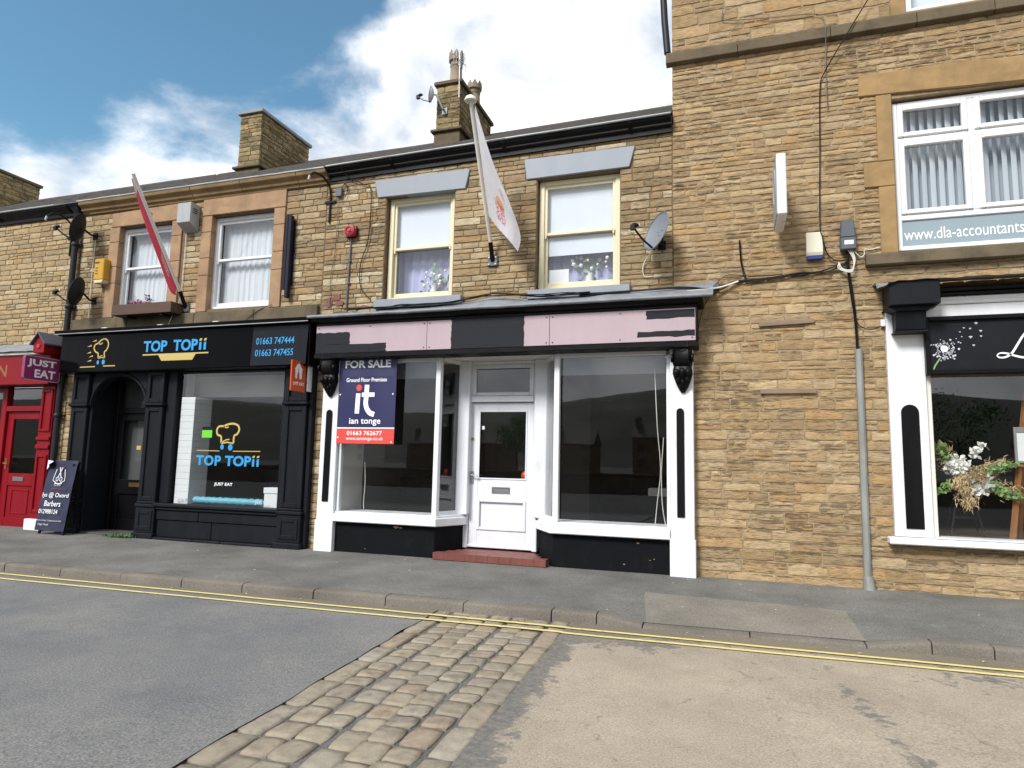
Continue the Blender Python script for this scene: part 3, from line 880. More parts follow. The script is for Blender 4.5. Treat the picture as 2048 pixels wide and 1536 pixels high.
def slates(parent, x0, x1, ye, ze, pitch, yr, mat):
    mb = MB()
    n = int((yr - ye) / 0.17)
    for j in range(n + 1):
        y = ye + 0.17 * j
        z = ze + (y - ye) * pitch
        x = x0 - (0.15 if j % 2 else 0)
        while x < x1:
            w = rnd.uniform(0.27, 0.33)
            a, b_ = max(x, x0), min(x + w - 0.006, x1)
            x += w
            if b_ - a < 0.03: continue
            t = rnd.uniform(0.004, 0.012)
            ya = y - 0.02 + rnd.uniform(-0.006, 0.006); yb_ = min(y + 0.24, yr)
            za = z + (ya - y) * pitch + 0.012 + t; zb = z + (yb_ - y) * pitch + 0.006
            mb.add([(a, ya, za), (b_, ya, za + rnd.uniform(-0.003, 0.003)), (b_, yb_, zb), (a, yb_, zb), (a, ya, za - 0.014), (b_, ya, za - 0.014), (b_, yb_, zb - 0.014), (a, yb_, zb - 0.014)],
                   [(0, 1, 2, 3), (0, 4, 5, 1), (1, 5, 6, 2), (3, 2, 6, 7), (0, 3, 7, 4)])
    o = mb.build('slates', mat, parent, recalc=False); o['kind'] = 'stuff'
    return o

# ------------------------------------------------------------------ shared building parts
def shift_rise(o, x0, x1, rise):
    P = ORG[o.name]
    for v in o.data.vertices:
        v.co.z += rise * (v.co.x + P.x - x0) / (x1 - x0)

def room(parent, x0, x1, y0, y1, z0, z1, wall, floor, name='room'):
    mb = MB()
    mb.add([(x0, y0, z0), (x1, y0, z0), (x1, y1, z0), (x0, y1, z0), (x0, y0, z1), (x1, y0, z1), (x1, y1, z1), (x0, y1, z1)],
           [(4, 5, 6, 7), (1, 2, 6, 5), (2, 3, 7, 6), (3, 0, 4, 7)])
    mb.build(name, wall, parent, recalc=False)
    MB().add([(x0, y0, z0), (x1, y0, z0), (x1, y1, z0), (x0, y1, z0)], [(0, 1, 2, 3)]).build('floor', floor, parent, recalc=False)

def frame_mb(mb, x0, x1, z0, z1, y0, y1, w, wb=None, wt=None):
    wb = wb or w; wt = wt or w
    mb.box(x0, x0 + w, y0, y1, z0, z1); mb.box(x1 - w, x1, y0, y1, z0, z1)
    mb.box(x0 + w, x1 - w, y0 + 0.001, y1 - 0.001, z0, z0 + wb); mb.box(x0 + w, x1 - w, y0 + 0.001, y1 - 0.001, z1 - wt, z1)
    return mb

def pane(parent, x0, x1, z0, z1, y, mat, th=0.0, name='pane'):
    return MB().add([(x0, y, z0), (x1, y, z0), (x1, y, z1), (x0, y, z1)], [(0, 1, 2, 3)]).build(name, mat, parent, recalc=False)

def sash_window(parent, x0, x1, z0, z1, y, mat, zm, gl, fw_=0.075):
    w = frame_mb(MB(), x0, x1, z0, z1, y, y + 0.12, fw_, 0.06, 0.07).build('window', mat, parent, bevel=0.006)
    a, b_ = x0 + fw_ - 0.004, x1 - fw_ + 0.004
    frame_mb(MB(), a, b_, zm - 0.022, z1 - 0.066, y + 0.022, y + 0.058, 0.045, 0.045, 0.05).build('upper_sash', mat, w, bevel=0.006)
    frame_mb(MB(), a, b_, z0 + 0.056, zm + 0.022, y + 0.060, y + 0.096, 0.045, 0.075, 0.042).build('lower_sash', mat, w, bevel=0.006)
    for sx in (a + 0.02, b_ - 0.035):      # little sash horns
        MB().prism_xz([(sx - 0.015, zm - 0.021), (sx + 0.015, zm - 0.021), (sx + 0.010, zm - 0.055), (sx - 0.004, zm - 0.066)], y + 0.024, y + 0.056).build('sash_horn', mat, w)
    pane(w, a + 0.04, b_ - 0.04, zm + 0.01, z1 - 0.11, y + 0.042, gl)
    pane(w, a + 0.04, b_ - 0.04, z0 + 0.12, zm - 0.01, y + 0.078, gl)
    return w

def drape(parent, x0, x1, z0, z1, y, mat, folds, amp=0.02, name='curtain'):
    mb = MB()
    mb.grid(lambda u, v: (x0 + (x1 - x0) * u, y + amp * math.sin(u * folds * 6.283) * (0.6 + 0.4 * (1 - v)) + 0.006 * math.sin(u * folds * 14.1), z0 + (z1 - z0) * v), max(12, folds * 8), 2)
    return mb.build(name, mat, parent, smooth=170, recalc=False)

def sill_block(parent, x0, x1, z0, z1, y0, y1, mat, name='sill'):
    return MB().prism_yz([(y0, z0), (y1, z0), (y1, z1 + 0.012), (y0, z1)], x0, x1).build(name, mat, parent, bevel=0.008)

ROOF = dict(ye=-0.15, ze=5.925, pitch=0.585, yr=3.15)
def roof_for(b, x0, x1, rise=0.0):
    zr = ROOF['ze'] + (ROOF['yr'] - ROOF['ye']) * ROOF['pitch']
    ye, ze, yr = ROOF['ye'], ROOF['ze'], ROOF['yr']
    r = MB().prism_yz([(ye + 0.06, ze), (yr, zr - 0.03), (6.8, ze - 0.2), (6.8, ze - 0.35), (ye + 0.06, ze - 0.1)], x0, x1).build('roof', M['slate'], b)
    s = slates(r, x0, x1, ye, ze - 0.005, ROOF['pitch'], yr, M['slate'])
    rg = MB()
    x = x0
    while x < x1 - 0.1:
        L = min(0.45, x1 - x)
        rg.prism_yz([(yr - 0.14, zr - 0.09), (yr, zr + 0.035), (yr + 0.14, zr - 0.09)], x, x + L - 0.008)
        x += L
    g = rg.build('ridge_tiles', M['slate'], r)
    if rise:
        for q in (r, s, g): shift_rise(q, x0, x1, rise)
    return r

def gutter(b, x0, x1, z, rise, mat, rim):
    prof = [(0.0, z - 0.20), (-0.035, z - 0.20), (-0.035, z - 0.135), (-0.055, z - 0.125), (-0.060, z - 0.10), (-0.105, z - 0.085), (-0.140, z - 0.05), (-0.150, z - 0.012), (-0.138, z - 0.012), (-0.09, z - 0.07), (0.0, z - 0.07)]
    g = MB().prism_yz(prof, x0, x1).build('gutter', mat, b, smooth=30)
    rm = MB()
    n = max(2, int((x1 - x0) / 0.5))
    pts = [(x0 + (x1 - x0) * i / n, -0.158 + 0.004 * noise.noise((i * 1.3, x0, 0)), z - 0.002 + 0.004 * noise.noise((i * 0.9, 5, x0))) for i in range(n + 1)]
    rm.tube(pts, 0.017, 6)
    k = rm.build('gutter_rim', rim, g, smooth=60)
    parts = [g, k]
    x = x0 + 1.1
    while x < x1 - 0.3:
        js = MB(); js.prism_yz([(-0.036, z - 0.145), (-0.112, z - 0.095), (-0.150, z - 0.055), (-0.162, z - 0.004), (-0.150, z - 0.004), (-0.036, z - 0.06)], x, x + 0.05)
        parts.append(js.build('gutter_joint', mat, g))
        x += 1.8
    if rise:
        for q in parts: shift_rise(q, x0, x1, rise)
    return g

def chimney(b, x0, x1, y0, y1, zb, zl, zt, pots, stone, capmat, lim=120):
    c = MB().box(x0 + 0.012, x1 - 0.012, y0 + 0.012, y1 - 0.012, zb - 0.9, zt).build('chimney', M['mortar_c'], b)
    stone_wall(c, stone, 'f', y0, x0, x1, zl + 0.05, zt, [], uni(0.085, 0.135), uni(0.16, 0.34), lim)
    stone_wall(c, stone, 'r', x1, y0 + 0.06, y1, zl + 0.05, zt, [], uni(0.085, 0.135), uni(0.18, 0.42), lim)
    m = MB()
    m.prism_xz([(x0 - 0.02, zb - 0.3), (x1 + 0.02, zb - 0.3), (x1 + 0.02, zl), (x0 - 0.02, zl)], y0 - 0.02, y1 + 0.02)
    m.build('chimney_base', M['dress_d'], c, bevel=0.01)
    m = MB()
    m.box(x0 - 0.075, x1 + 0.075, y0 - 0.075, y1 + 0.075, zl, zl + 0.055)
    m.build('water_ledge', M['dress_d'], c, bevel=0.012)
    m = MB()
    m.box(x0 - 0.045, x1 + 0.045, y0 - 0.045, y1 + 0.045, zt, zt + 0.075)
    m.build('cap', capmat, c, bevel=0.012)
    for (px, py, h) in pots:
        z = zt + 0.075
        m = MB()
        m.lathe([(0.155, 0), (0.150, h * 0.12), (0.118, h * 0.2), (0.108, h * 0.55), (0.118, h * 0.57), (0.120, h * 0.60), (0.108, h * 0.61), (0.110, h * 0.68), (0.145, h * 0.72), (0.150, h * 0.86), (0.130, h * 0.86), (0.10, h * 0.6), (0.0, h * 0.58)], (px, py, z), 20)
        n = 8
        for k in range(n):
            a0 = 2 * math.pi * k / n + 0.06; a1 = 2 * math.pi * (k + 1) / n - 0.06; am = (a0 + a1) / 2
            z0, z1 = z + h * 0.86, z + h
            A = [(px + q * math.cos(a), py + q * math.sin(a), zz) for (q, a, zz) in ((0.15, a0, z0), (0.15, a1, z0), (0.145, am, z1), (0.13, a0, z0), (0.13, a1, z0), (0.130, am, z1))]
            m.add(A, [(0, 1, 2), (5, 4, 3), (0, 2, 5, 3), (1, 4, 5, 2)])
        m.build('chimney_pot', M['pot'], c, smooth=35)
    return c
M['pot'] = dressed_mat('buff_clay_pot', (0.30, 0.245, 0.185), 0.35)

# ================================================================== right-hand tall building
B4 = thing('stone_corner_building', 'tall golden sandstone building with white office window on the right', 'building', (2.0, 4.0, 0.0))
XL = -0.68
H4 = [(1.90, 3.45, 3.95, 5.88), (2.10, 3.8, 0.66, 2.50), (2.10, 3.6, 6.98, 8.4)]
wall4 = slab_wall(B4, 'wall', M['mortar_r'], XL + 0.012, 5.4, -0.1, 9.6, 0.013, 0.34, H4)
SK4 = [(-0.68, -0.45, -0.2, 3.40), (1.58, 3.60, 5.94, 6.17), (1.755, 3.6, 3.9, 5.95), (1.60, 1.9, 4.77, 5.09), (1.58, 3.6, 3.80, 3.93), (1.74, 4.4, 0.62, 3.50), (-0.8, 6, 6.76, 6.90), (1.95, 3.8, 6.90, 8.5)]
def h4(z):
    if z < 0.35: return rnd.uniform(0.11, 0.15)
    if z < 3.3: return rnd.uniform(0.105, 0.135)
    if z < 6.7: return rnd.uniform(0.058, 0.108)
    return rnd.uniform(0.14, 0.18)
def l4(z):
    if z < 0.6: return rnd.uniform(0.30, 0.62)
    if z < 3.3: return rnd.uniform(0.18, 0.44)
    if z < 6.7: return rnd.uniform(0.14, 0.44)
    return rnd.uniform(0.28, 0.55)
stone_wall(wall4, M['stone_r'], 'f', 0.0, XL, 3.75, 0.0, 8.3, SK4, h4, l4, 300, 0.013, ry=(0.8, 1.6))
m = MB(); m.box(XL + 0.013, 5.4, 4.3, 7.5, -0.1, 9.6); m.box(XL + 0.013, 1.9, 0.341, 4.299, -0.1, 9.599); m.box(1.901, 5.4, 0.36, 4.299, 3.02, 9.598); m.box(5.05, 5.399, 0.36, 4.299, -0.1, 3.019)
m.build('rear_block', M['mortar_r'], B4)
stone_wall(wall4, M['stone_r'], 'l', XL, 0.06, 3.0, 6.0, 8.3, [], uni(0.10, 0.15), uni(0.25, 0.5), 0, 0.014, 'gable_stones')
# dark string course
x = XL - 0.07
for L in (0.92, 1.10, 0.95, 0.80, 1.2, 1.0):
    MB().prism_yz([(-0.075, 6.765), (0.02, 6.745), (0.02, 6.93), (-0.05, 6.925), (-0.075, 6.90)], x, x + L - 0.006).build('string_course_stone', M['dress_d'], B4, bevel=0.006)
    x += L
# black pipe climbing the corner
MB().tube([(-0.73, -0.03, 6.93), (-0.765, -0.03, 7.4), (-0.80, -0.02, 8.2)], 0.045, 10).build('corner_pipe', M['pipe'], B4, smooth=60)
# office window
W4 = node_empty('office_window', B4)
lt = [(1.555, 5.945), (3.62, 5.86), (3.62, 6.16), (3.30, 6.185), (2.9, 6.20), (2.4, 6.215), (1.9, 6.22), (1.57, 6.215)]
MB().prism_xz(lt, -0.022, 0.05).build('lintel', M['dress_r'], W4, bevel=0.01)
MB().box(1.555, 3.62, 0.05, 0.3, 5.90, 6.1).build('lintel_soffit', M['dress_r'], W4)
for (a, b_, c, d) in ((1.745, 1.915, 5.092, 5.935), (1.585, 1.915, 4.775, 5.088), (1.735, 1.915, 3.945, 4.771)):
    MB().box(a, b_, -0.014, 0.2, c, d).build('jamb_stone', M['dress_r'], W4, bevel=0.008)
MB().prism_yz([(-0.10, 3.79), (0.12, 3.79), (0.12, 3.955), (-0.10, 3.925)], 1.555, 3.7).build('sill', M['dress_d'], W4, bevel=0.01)
frame_mb(MB(), 1.93, 3.64, 3.985, 5.845, 0.075, 0.145, 0.055).build('window_frame', M['upvc'], W4, bevel=0.008)
m = MB(); m.box(2.715, 2.785, 0.077, 0.143, 4.425, 5.79); m.box(1.985, 3.585, 0.078, 0.142, 4.355, 4.425)
m.build('mullion', M['upvc'], W4, bevel=0.008)
m = MB(); m.box(1.985, 2.715, 0.079, 0.141, 5.335, 5.395); m.box(2.785, 3.585, 0.079, 0.141, 5.335, 5.395); m.build('transom', M['upvc'], W4, bevel=0.008)
for (a, b_, c, d) in ((1.985, 2.715, 4.425, 5.335), (1.985, 2.715, 5.395, 5.79), (2.785, 3.585, 4.425, 5.335), (2.785, 3.585, 5.395, 5.79)):
    frame_mb(MB(), a, b_, c, d, 0.055, 0.12, 0.062).build('casement', M['upvc'], W4, bevel=0.012)
    pane(W4, a + 0.05, b_ - 0.05, c + 0.05, d - 0.05, 0.10, M['glassup'])
p_ = MB().box(1.98, 3.59, 0.10, 0.12, 4.04, 4.36).build('panel', M['panelgrey'], W4)
lettering('www.dla-accountants.', 2.005, 3.235, 4.115, 4.255, 0.0995, M['letwhite'], W4, th=0.002)
for i in range(17):
    x = 2.0 + i * 0.092
    a = R(38 + rnd.uniform(-8, 8)); dx, dy = 0.042 * math.cos(a), 0.042 * math.sin(a)
    MB().add([(x - dx, 0.22 - dy, 4.40), (x + dx, 0.22 + dy, 4.40), (x + dx, 0.22 + dy, 5.80), (x - dx, 0.22 - dy, 5.80)], [(0, 1, 2, 3)]).build('blind_slat', M['slatblind'], W4, recalc=False)
MB().box(1.95, 3.6, 0.33, 0.35, 3.96, 5.86).build('room_backing', M['panelgrey'], W4)
# upper window, mostly above the picture
W5 = node_empty('upper_window', B4)
frame_mb(MB(), 2.12, 3.58, 6.96, 8.38, 0.03, 0.11, 0.07).build('window_frame', M['upvc'], W5, bevel=0.008)
pane(W5, 2.17, 3.53, 7.01, 8.33, 0.07, M['glassup'])
MB().box(1.955, 2.115, -0.012, 0.2, 6.935, 8.5).build('jamb_stone', M['dress_r'], W5, bevel=0.006)
MB().box(2.13, 3.57, 0.25, 0.27, 6.97, 8.37).build('roller_blind', M['blind'], W5)
# shopfront on the ground floor
S4 = node_empty('shopfront', B4)
MB().prism_xz([(1.735, 0.66), (2.115, 0.66), (2.115, 2.47), (2.115, 3.34), (1.735, 3.34)], -0.06, 0.10).build('pilaster', M['white'], S4, bevel=0.006)
ins = [(1.845, 0.75), (2.025, 0.75)] + [(1.935 + 0.09 * math.cos(R(t)), 2.05 + 0.09 * math.sin(R(t))) for t in range(0, 181, 15)]
MB().prism_xz(ins, -0.074, -0.0605).build('pilaster_inset', M['black'], S4, bevel=0.004)
MB().box(1.665, 3.9, -0.135, 0.12, 0.575, 0.655).build('window_sill', M['white'], S4, bevel=0.012)
MB().box(2.116, 3.9, -0.135, 0.12, 0.658, 0.672).build('sill_board', M['white'], S4)
m = MB(); m.box(2.117, 2.17, -0.02, 0.08, 0.673, 2.475); m.build('window_jamb', M['offwhite'], S4, bevel=0.004)
pane(S4, 2.17, 3.85, 0.673, 2.48, 0.03, M['glass'])
m = MB(); frame_mb(m, 2.108, 3.9, 2.475, 3.130, -0.135, -0.02, 0.045)
m.build('sign_frame', M['black'], S4, bevel=0.006)
sp4 = MB().box(2.150, 3.86, -0.095, -0.03, 2.518, 3.087).build('sign_panel', M['charcoal'], S4)
m = MB(); m.box(2.105, 3.9, -0.10, 0.1, 3.133, 3.27); m.build('white_fascia', M['white'], S4, bevel=0.006)
m = MB(); m.box(2.105, 3.9, -0.125, 0.1, 3.272, 3.36); m.build('white_moulding', M['white'], S4, bevel=0.01)
m = MB(); m.box(2.2, 3.9, -0.16, 0.1, 3.362, 3.40); m.box(2.2, 3.9, -0.19, 0.1, 3.405, 3.45); m.build('black_moulding', M['black'], S4, bevel=0.008)
# console block at the left end
m = MB(); m.box(1.72, 2.22, -0.37, 0.0, 3.235, 3.505); m.build('console_cap', M['charcoal'], S4, bevel=0.006)
m = MB(); m.prism_xz([(1.70, 3.236), (2.2, 3.236), (2.10, 3.18), (1.80, 3.18)], -0.30, 0.0); m.build('console_moulding', M['charcoal'], S4, bevel=0.004)
m = MB(); m.prism_yz([(0.0, 2.965), (-0.215, 2.975), (-0.26, 3.18), (0.0, 3.18)], 1.80, 2.103); m.build('console_bracket', M['charcoal'], S4, bevel=0.006)
m = MB(); m.box(1.785, 2.118, -0.235, -0.0, 2.945, 2.968); m.build('console_foot', M['charcoal'], S4, bevel=0.004)
def lead4(u, v):
    x = 1.62 + 2.3 * u
    return (x, -0.40 * (1 - v) + 0.01 * noise.noise((x * 6, v * 3, 0)), 3.508 + 0.055 * v + 0.012 * noise.noise((x * 7, v * 2, 4)) - (0.07 * (1 - u * 12) if u < 0.08 and v < 0.5 else 0))
MB().grid(lead4, 50, 6).build('lead_flashing', M['lead'], S4, smooth=60)
# dandelion and script letter on the sign
m = MB()
rr = random.Random(3)
for k in range(110):
    a = rr.uniform(0, 6.283); q = 0.135 * math.sqrt(rr.random()) * rr.uniform(0.55, 1.15)
    if abs(a - 0.4) < 0.35 and q > 0.1: continue
    cx_, cz_ = 2.30 + q * math.cos(a), 2.755 + q * math.sin(a) * 0.95
    m.prism_xz(disc(cx_, cz_, rr.uniform(0.005, 0.013), None, 6), -0.0975, -0.0955)
m.build('dandelion_seed_head', M['letgrey'], sp4)
poly_mark(disc(2.30, 2.765, 0.037), -0.0985, M['letwhite'], sp4, 'dandelion_centre')
stroke([(2.255, 2.66), (2.235, 2.63), (2.20, 2.575), (2.185, 2.535)], 0.016, -0.0955, M['leaf2'], sp4, 'dandelion_stem')
for (px, pz, s) in ((2.62, 3.05, .018), (2.56, 2.99, .013), (2.50, 3.0, .011), (2.66, 2.96, .016), (2.66, 2.90, .013), (2.56, 2.895, .02), (2.46, 2.955, .010), (2.475, 2.90, .009), (2.44, 2.84, .012), (2.42, 2.88, .007), (2.585, 2.80, .015), (2.46, 2.83, .01), (2.40, 2.82, .008)):
    m = MB()
    m.prism_xz(disc(px, pz, s, s * 0.35, 8), -0.0975, -0.0955)
    for t in (-1, 0, 1): m.prism_xz([(px - 0.001, pz - s * 1.1), (px + 0.002, pz - s * 1.1), (px + t * s * 0.7 + 0.002, pz), (px + t * s * 0.7 - 0.002, pz)], -0.0972, -0.0955)
    m.build('drifting_seed', M['letgrey'], sp4)
L_ = [(3.20, 2.99), (3.13, 2.97), (3.06, 2.90), (3.00, 2.80), (2.94, 2.70), (2.88, 2.655), (2.82, 2.652), (2.80, 2.675), (2.83, 2.70), (2.89, 2.695), (2.97, 2.665), (3.05, 2.645), (3.13, 2.655), (3.18, 2.69)]
sm = smooth_path([(a, b_, 0) for a, b_ in L_], 4)
stroke([(q.x, q.y) for q in sm], [0.010 + 0.012 * abs(math.sin(i * 0.11)) for i in range(len(sm))], -0.0955, M['letwhite'], sp4, 'script_letter')
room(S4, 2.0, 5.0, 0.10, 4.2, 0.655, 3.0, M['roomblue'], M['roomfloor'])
# roof over the tall building (above the picture)
MB().prism_yz([(-0.3, 9.55), (3.7, 11.6), (7.7, 9.55)], XL - 0.1, 5.5).build('roof', M['slate'], B4)

# ================================================================== middle building with the shop for sale
B3 = thing('stone_terrace_building', 'two storey buff sandstone building with pink fascia and cream sash windows', 'building', (-3.2, 3.5, 0.0))
H3 = [(-4.94, -3.81, 3.74, 5.37), (-2.545, -1.375, 3.74, 5.38)]
wall3 = slab_wall(B3, 'wall', M['mortar_c'], -6.02, XL + 0.011, 3.0, 5.93, 0.012, 0.34, H3)
SK3 = [(-4.945, -3.805, 3.6, 5.4), (-5.13, -3.6, 5.39, 5.64), (-2.55, -1.37, 3.6, 5.4), (-2.72, -1.2, 5.41, 5.67), (-5.03, -3.63, 3.63, 3.76), (-2.63, -1.23, 3.63, 3.77)]
stone_wall(wall3, M['stone_c'], 'f', 0.0, -6.0, XL - 0.002, 3.40, 5.84, SK3, uni(0.058, 0.115), uni(0.13, 0.44), 300, 0.012)
strip3 = MB().box(-6.03, -5.60, 0.012, 0.3, -0.05, 3.0).build('wall', M['mortar_c'], B3)
stone_wall(strip3, M['stone_c'], 'f', 0.0, -6.03, -5.72, 0.02, 2.95, [], uni(0.10, 0.15), uni(0.25, 0.31), 60, 0.013)
MB().box(-6.02, XL + 0.010, 6.6, 6.8, -0.05, 5.9).build('rear_wall', M['mortar_c'], B3)
MB().box(-6.02, -5.98, 0.35, 6.6, -0.05, 5.9).build('party_wall', M['mortar_c'], B3)
roof3 = roof_for(B3, -6.0, XL - 0.003, 0.08)
gutter(B3, -5.95, XL - 0.004, 5.93, 0.08, M['black'], M['gutter_rim'])
# cast-in brick scars left of the fascia
m = MB()
for (a, b_, c, d) in ((-5.90, -5.80, 3.70, 3.86), (-5.80, -5.66, 3.80, 3.90), (-5.74, -5.60, 3.72, 3.80), (-5.40, -5.16, 3.64, 3.70)):
    m.prism_xz([(a, c + 0.02), (a + 0.02, c), (b_ - 0.01, c + 0.01), (b_, d - 0.02), (b_ - 0.03, d), (a + 0.02, d - 0.01)], -0.012, 0.01)
m.build('red_sealant_patch', M['tilered'], wall3)
chimney(B3, -5.13, -4.65, 2.0, 3.65, 7.10, 7.43, 8.36, [(-4.86, 2.25, 0.72), (-4.82, 3.10, 0.60)], M['stone_k'], M['dress_d'])
# upper windows
def upper3(x0, x1, z0, z1, lint, sill, zm, zb, flowers):
    w = sash_window(B3, x0, x1, z0, z1, 0.10, M['cream'], zm, M['glassup'])
    MB().prism_xz(lint, -0.024, 0.12).build('lintel', M['greyblue'], w, bevel=0.008)
    sill_block(w, sill[0], sill[1], 3.625, 3.755, -0.085, 0.11, M['greyblue'])
    MB().box(x0 + 0.06, x1 - 0.06, 0.200, 0.206, zb, z1 - 0.03).build('roller_blind', M['blind'], w)
    drape(w, x0 + 0.03, x1 - 0.03, z0 + 0.02, z1 - 0.03, 0.40, M['curtain'], 7)
    MB().box(x0 - 0.02, x1 + 0.02, 0.70, 0.72, z0 - 0.1, z1 + 0.1).build('room_backing', M['roomwall'], w)
    return w
upper3(-4.925, -3.812, 3.76, 5.37, [(-5.085, 5.375), (-3.635, 5.36), (-3.57, 5.66), (-5.15, 5.66)], (-5.04, -3.63), 4.575, 4.60, 1)
w2 = upper3(-2.535, -1.378, 3.77, 5.375, [(-2.70, 5.385), (-1.245, 5.395), (-1.165, 5.69), (-2.74, 5.69)], (-2.635, -1.23), 4.60, 4.30, 1)
MB().box(-2.40, -2.12, 0.20, 0.202, 3.86, 4.10).build('paper_notice', M['card'], w2)

# ---- shopfront
S3 = node_empty('shopfront', B3)
MB().box(-5.86, -0.37, -0.288, -0.002, 2.875, 3.385).build('fascia_box', M['black'], S3, bevel=0.006)
m = MB(); m.prism_yz([(-0.335, 3.386), (-0.375, 3.40), (-0.395, 3.455), (0.0, 3.455), (0.0, 3.386)], -5.90, -0.30); m.build('cornice', M['black'], S3, bevel=0.004)
m = MB(); m.box(-5.865, -0.365, -0.305, -0.0, 2.855, 2.925); m.build('fascia_bottom_rail', M['black'], S3, bevel=0.006)
m = MB(); m.box(-5.858, -0.372, -0.302, -0.289, 3.342, 3.384); m.box(-0.388, -0.368, -0.318, -0.289, 2.926, 3.341); m.build('fascia_trim', M['black'], S3, bevel=0.004)
panels = []
for (a, b_) in ((-5.842, -4.033), (-4.027, -2.253), (-2.247, -0.392)):
    p_ = MB().box(a, b_, -0.304, -0.2885, 2.93, 3.34).build('fascia_panel', M['pink'], S3, bevel=0.002)
    panels.append(p_)
    for q in range(3):
        xx = a + 0.04 + (b_ - a - 0.08) * q / 2
        for zz in (2.965, 3.305):
            MB().lathe([(0.009, 0), (0.009, 0.003), (0.004, 0.005)], (xx, -0.309, zz), 8, 'y').build('screw', M['black'], p_)
def rough_patch(parent, x0, x1, z0, z1, edges, seed):
    r = random.Random(seed); poly = []
    n = 9
    def j(f): return r.uniform(-0.008, 0.008) if f in edges else 0
    for i in range(n): poly.append((x0 + (x1 - x0) * i / n, z0 + j('b')))
    for i in range(n): poly.append((x1 + j('r'), z0 + (z1 - z0) * i / n))
    for i in range(n): poly.append((x1 - (x1 - x0) * i / n, z1 + j('t')))
    for i in range(n): poly.append((x0 + j('l'), z1 - (z1 - z0) * i / n))
    MB().prism_xz(poly, -0.3062, -0.3042).build('painted_patch', M['patch'], parent, recalc=False)
rough_patch(panels[0], -5.841, -5.27, 3.056, 3.235, 'tr', 1)
rough_patch(panels[0], -5.841, -4.67, 2.931, 3.054, 'tr', 2)
rough_patch(panels[1], -3.66, -2.60, 2.931, 3.339, 'lr', 3)
rough_patch(panels[2], -0.99, -0.40, 3.22, 3.325, 'lb', 4)
rough_patch(panels[2], -1.10, -0.40, 2.985, 3.06, 'ltb', 5)
def lead3(u, v):
    x = -5.93 + 5.75 * u
    lift = 0.06 * math.exp(-((x + 3.15) / 0.35) ** 2)
    wz = 3.60 + 0.10 * u + lift
    wav = 0.014 * noise.noise((x * 3.2, v * 2, 0)) + 0.006 * noise.noise((x * 11, v * 5, 2))
    return (x, -0.42 + 0.425 * v, 3.462 + (wz - 3.462) * v ** 1.3 + wav * (0.4 + v))
MB().grid(lead3, 90, 8).build('lead_flashing', M['lead'], S3, smooth=60)
m = MB(); m.tube([(-5.93 + 5.75 * i / 40, -0.425 + 0.005 * noise.noise((i * 0.7, 0, 0)), 3.462 + 0.008 * noise.noise((i * 0.5, 3, 0))) for i in range(41)], 0.024, 8)
m.build('lead_roll', M['lead'], S3, smooth=60)
def lead_up(u, v):
    x = -1.22 + 1.10 * u
    return (x, -0.012 - 0.006 * noise.noise((x * 8, v * 4, 0)) - (0.05 * max(0, u - 0.7)), 3.57 + 0.035 * u + (0.10 + 0.03 * u) * v)
MB().grid(lead_up, 24, 4).build('lead_upstand', M['lead'], S3, smooth=60)
# pilasters
for (a, b_, ia, ib) in ((-5.80, -5.52, -5.715, -5.612), (-0.72, -0.437, -0.642, -0.55)):
    m = MB(); m.box(a, b_, -0.12, 0.05, 0.02, 2.87); m.build('pilaster', M['white'], S3, bevel=0.008)
    m = MB(); m.box(a - 0.012, b_ + 0.012, -0.135, 0.05, 0.021, 0.50); m.build('pilaster_plinth', M['white'], S3, bevel=0.006)
    cxx = (ia + ib) / 2; hw = (ib - ia) / 2
    poly = [(ia, 0.765), (ib, 0.765)] + [(cxx + hw * math.cos(R(t)), 2.06 + hw * math.sin(R(t))) for t in range(0, 181, 15)]
    MB().prism_xz(poly, -0.136, -0.1205).build('pilaster_inset', M['black'], S3, bevel=0.004)
    # carved console
    c0 = (a + b_) / 2 - (0.0 if a < -3 else -0.02)
    m = MB()
    secs = [(2.93, 0.27, 0.125), (2.85, 0.275, 0.125), (2.83, 0.235, 0.115), (2.78, 0.245, 0.118), (2.72, 0.26, 0.12), (2.66, 0.235, 0.118), (2.62, 0.18, 0.105), (2.58, 0.20, 0.115), (2.53, 0.205, 0.118), (2.48, 0.17, 0.105), (2.42, 0.13, 0.085), (2.36, 0.095, 0.06), (2.30, 0.06, 0.022)]
    vs = []; fs = []
    for (z, d, hw2) in secs:
        d += 0.01
        for (qx, qy) in ((-1, 0), (-1, 0.75), (-0.62, 0.95), (-0.25, 0.9), (0.25, 0.9), (0.62, 0.95), (1, 0.75), (1, 0)):
            vs.append((c0 + qx * hw2 * 1.0, -0.10 - qy * d * 0.78, z))
    for i in range(len(secs) - 1):
        for k in range(7):
            fs.append((i * 8 + k, (i + 1) * 8 + k, (i + 1) * 8 + k + 1, i * 8 + k + 1))
    fs += [list(range(8)), [(len(secs) - 1) * 8 + k for k in range(7, -1, -1)]]
    m.add(vs, fs)
    for (bx_, bz_, br) in ((-0.07, 2.54, 0.035), (0.07, 2.54, 0.035), (0, 2.545, 0.04), (-0.05, 2.46, 0.03), (0.05, 2.46, 0.03), (0, 2.43, 0.032), (-0.03, 2.38, 0.024), (0.03, 2.38, 0.024), (0, 2.33, 0.022)):
        m.ball((c0 + bx_, -0.115 - 0.16 * (bz_ - 2.28) / 0.27, bz_), br, 8, (1, 0.8, 1.3))
    for sx in (-0.128, 0.128): m.lathe([(0.001, -0.012), (0.05, -0.012), (0.055, 0), (0.05, 0.012), (0.001, 0.012)], (c0 + sx * 0.97, -0.25, 2.72), 14, 'x')
    m.build('carved_console', M['black'], S3, smooth=50)
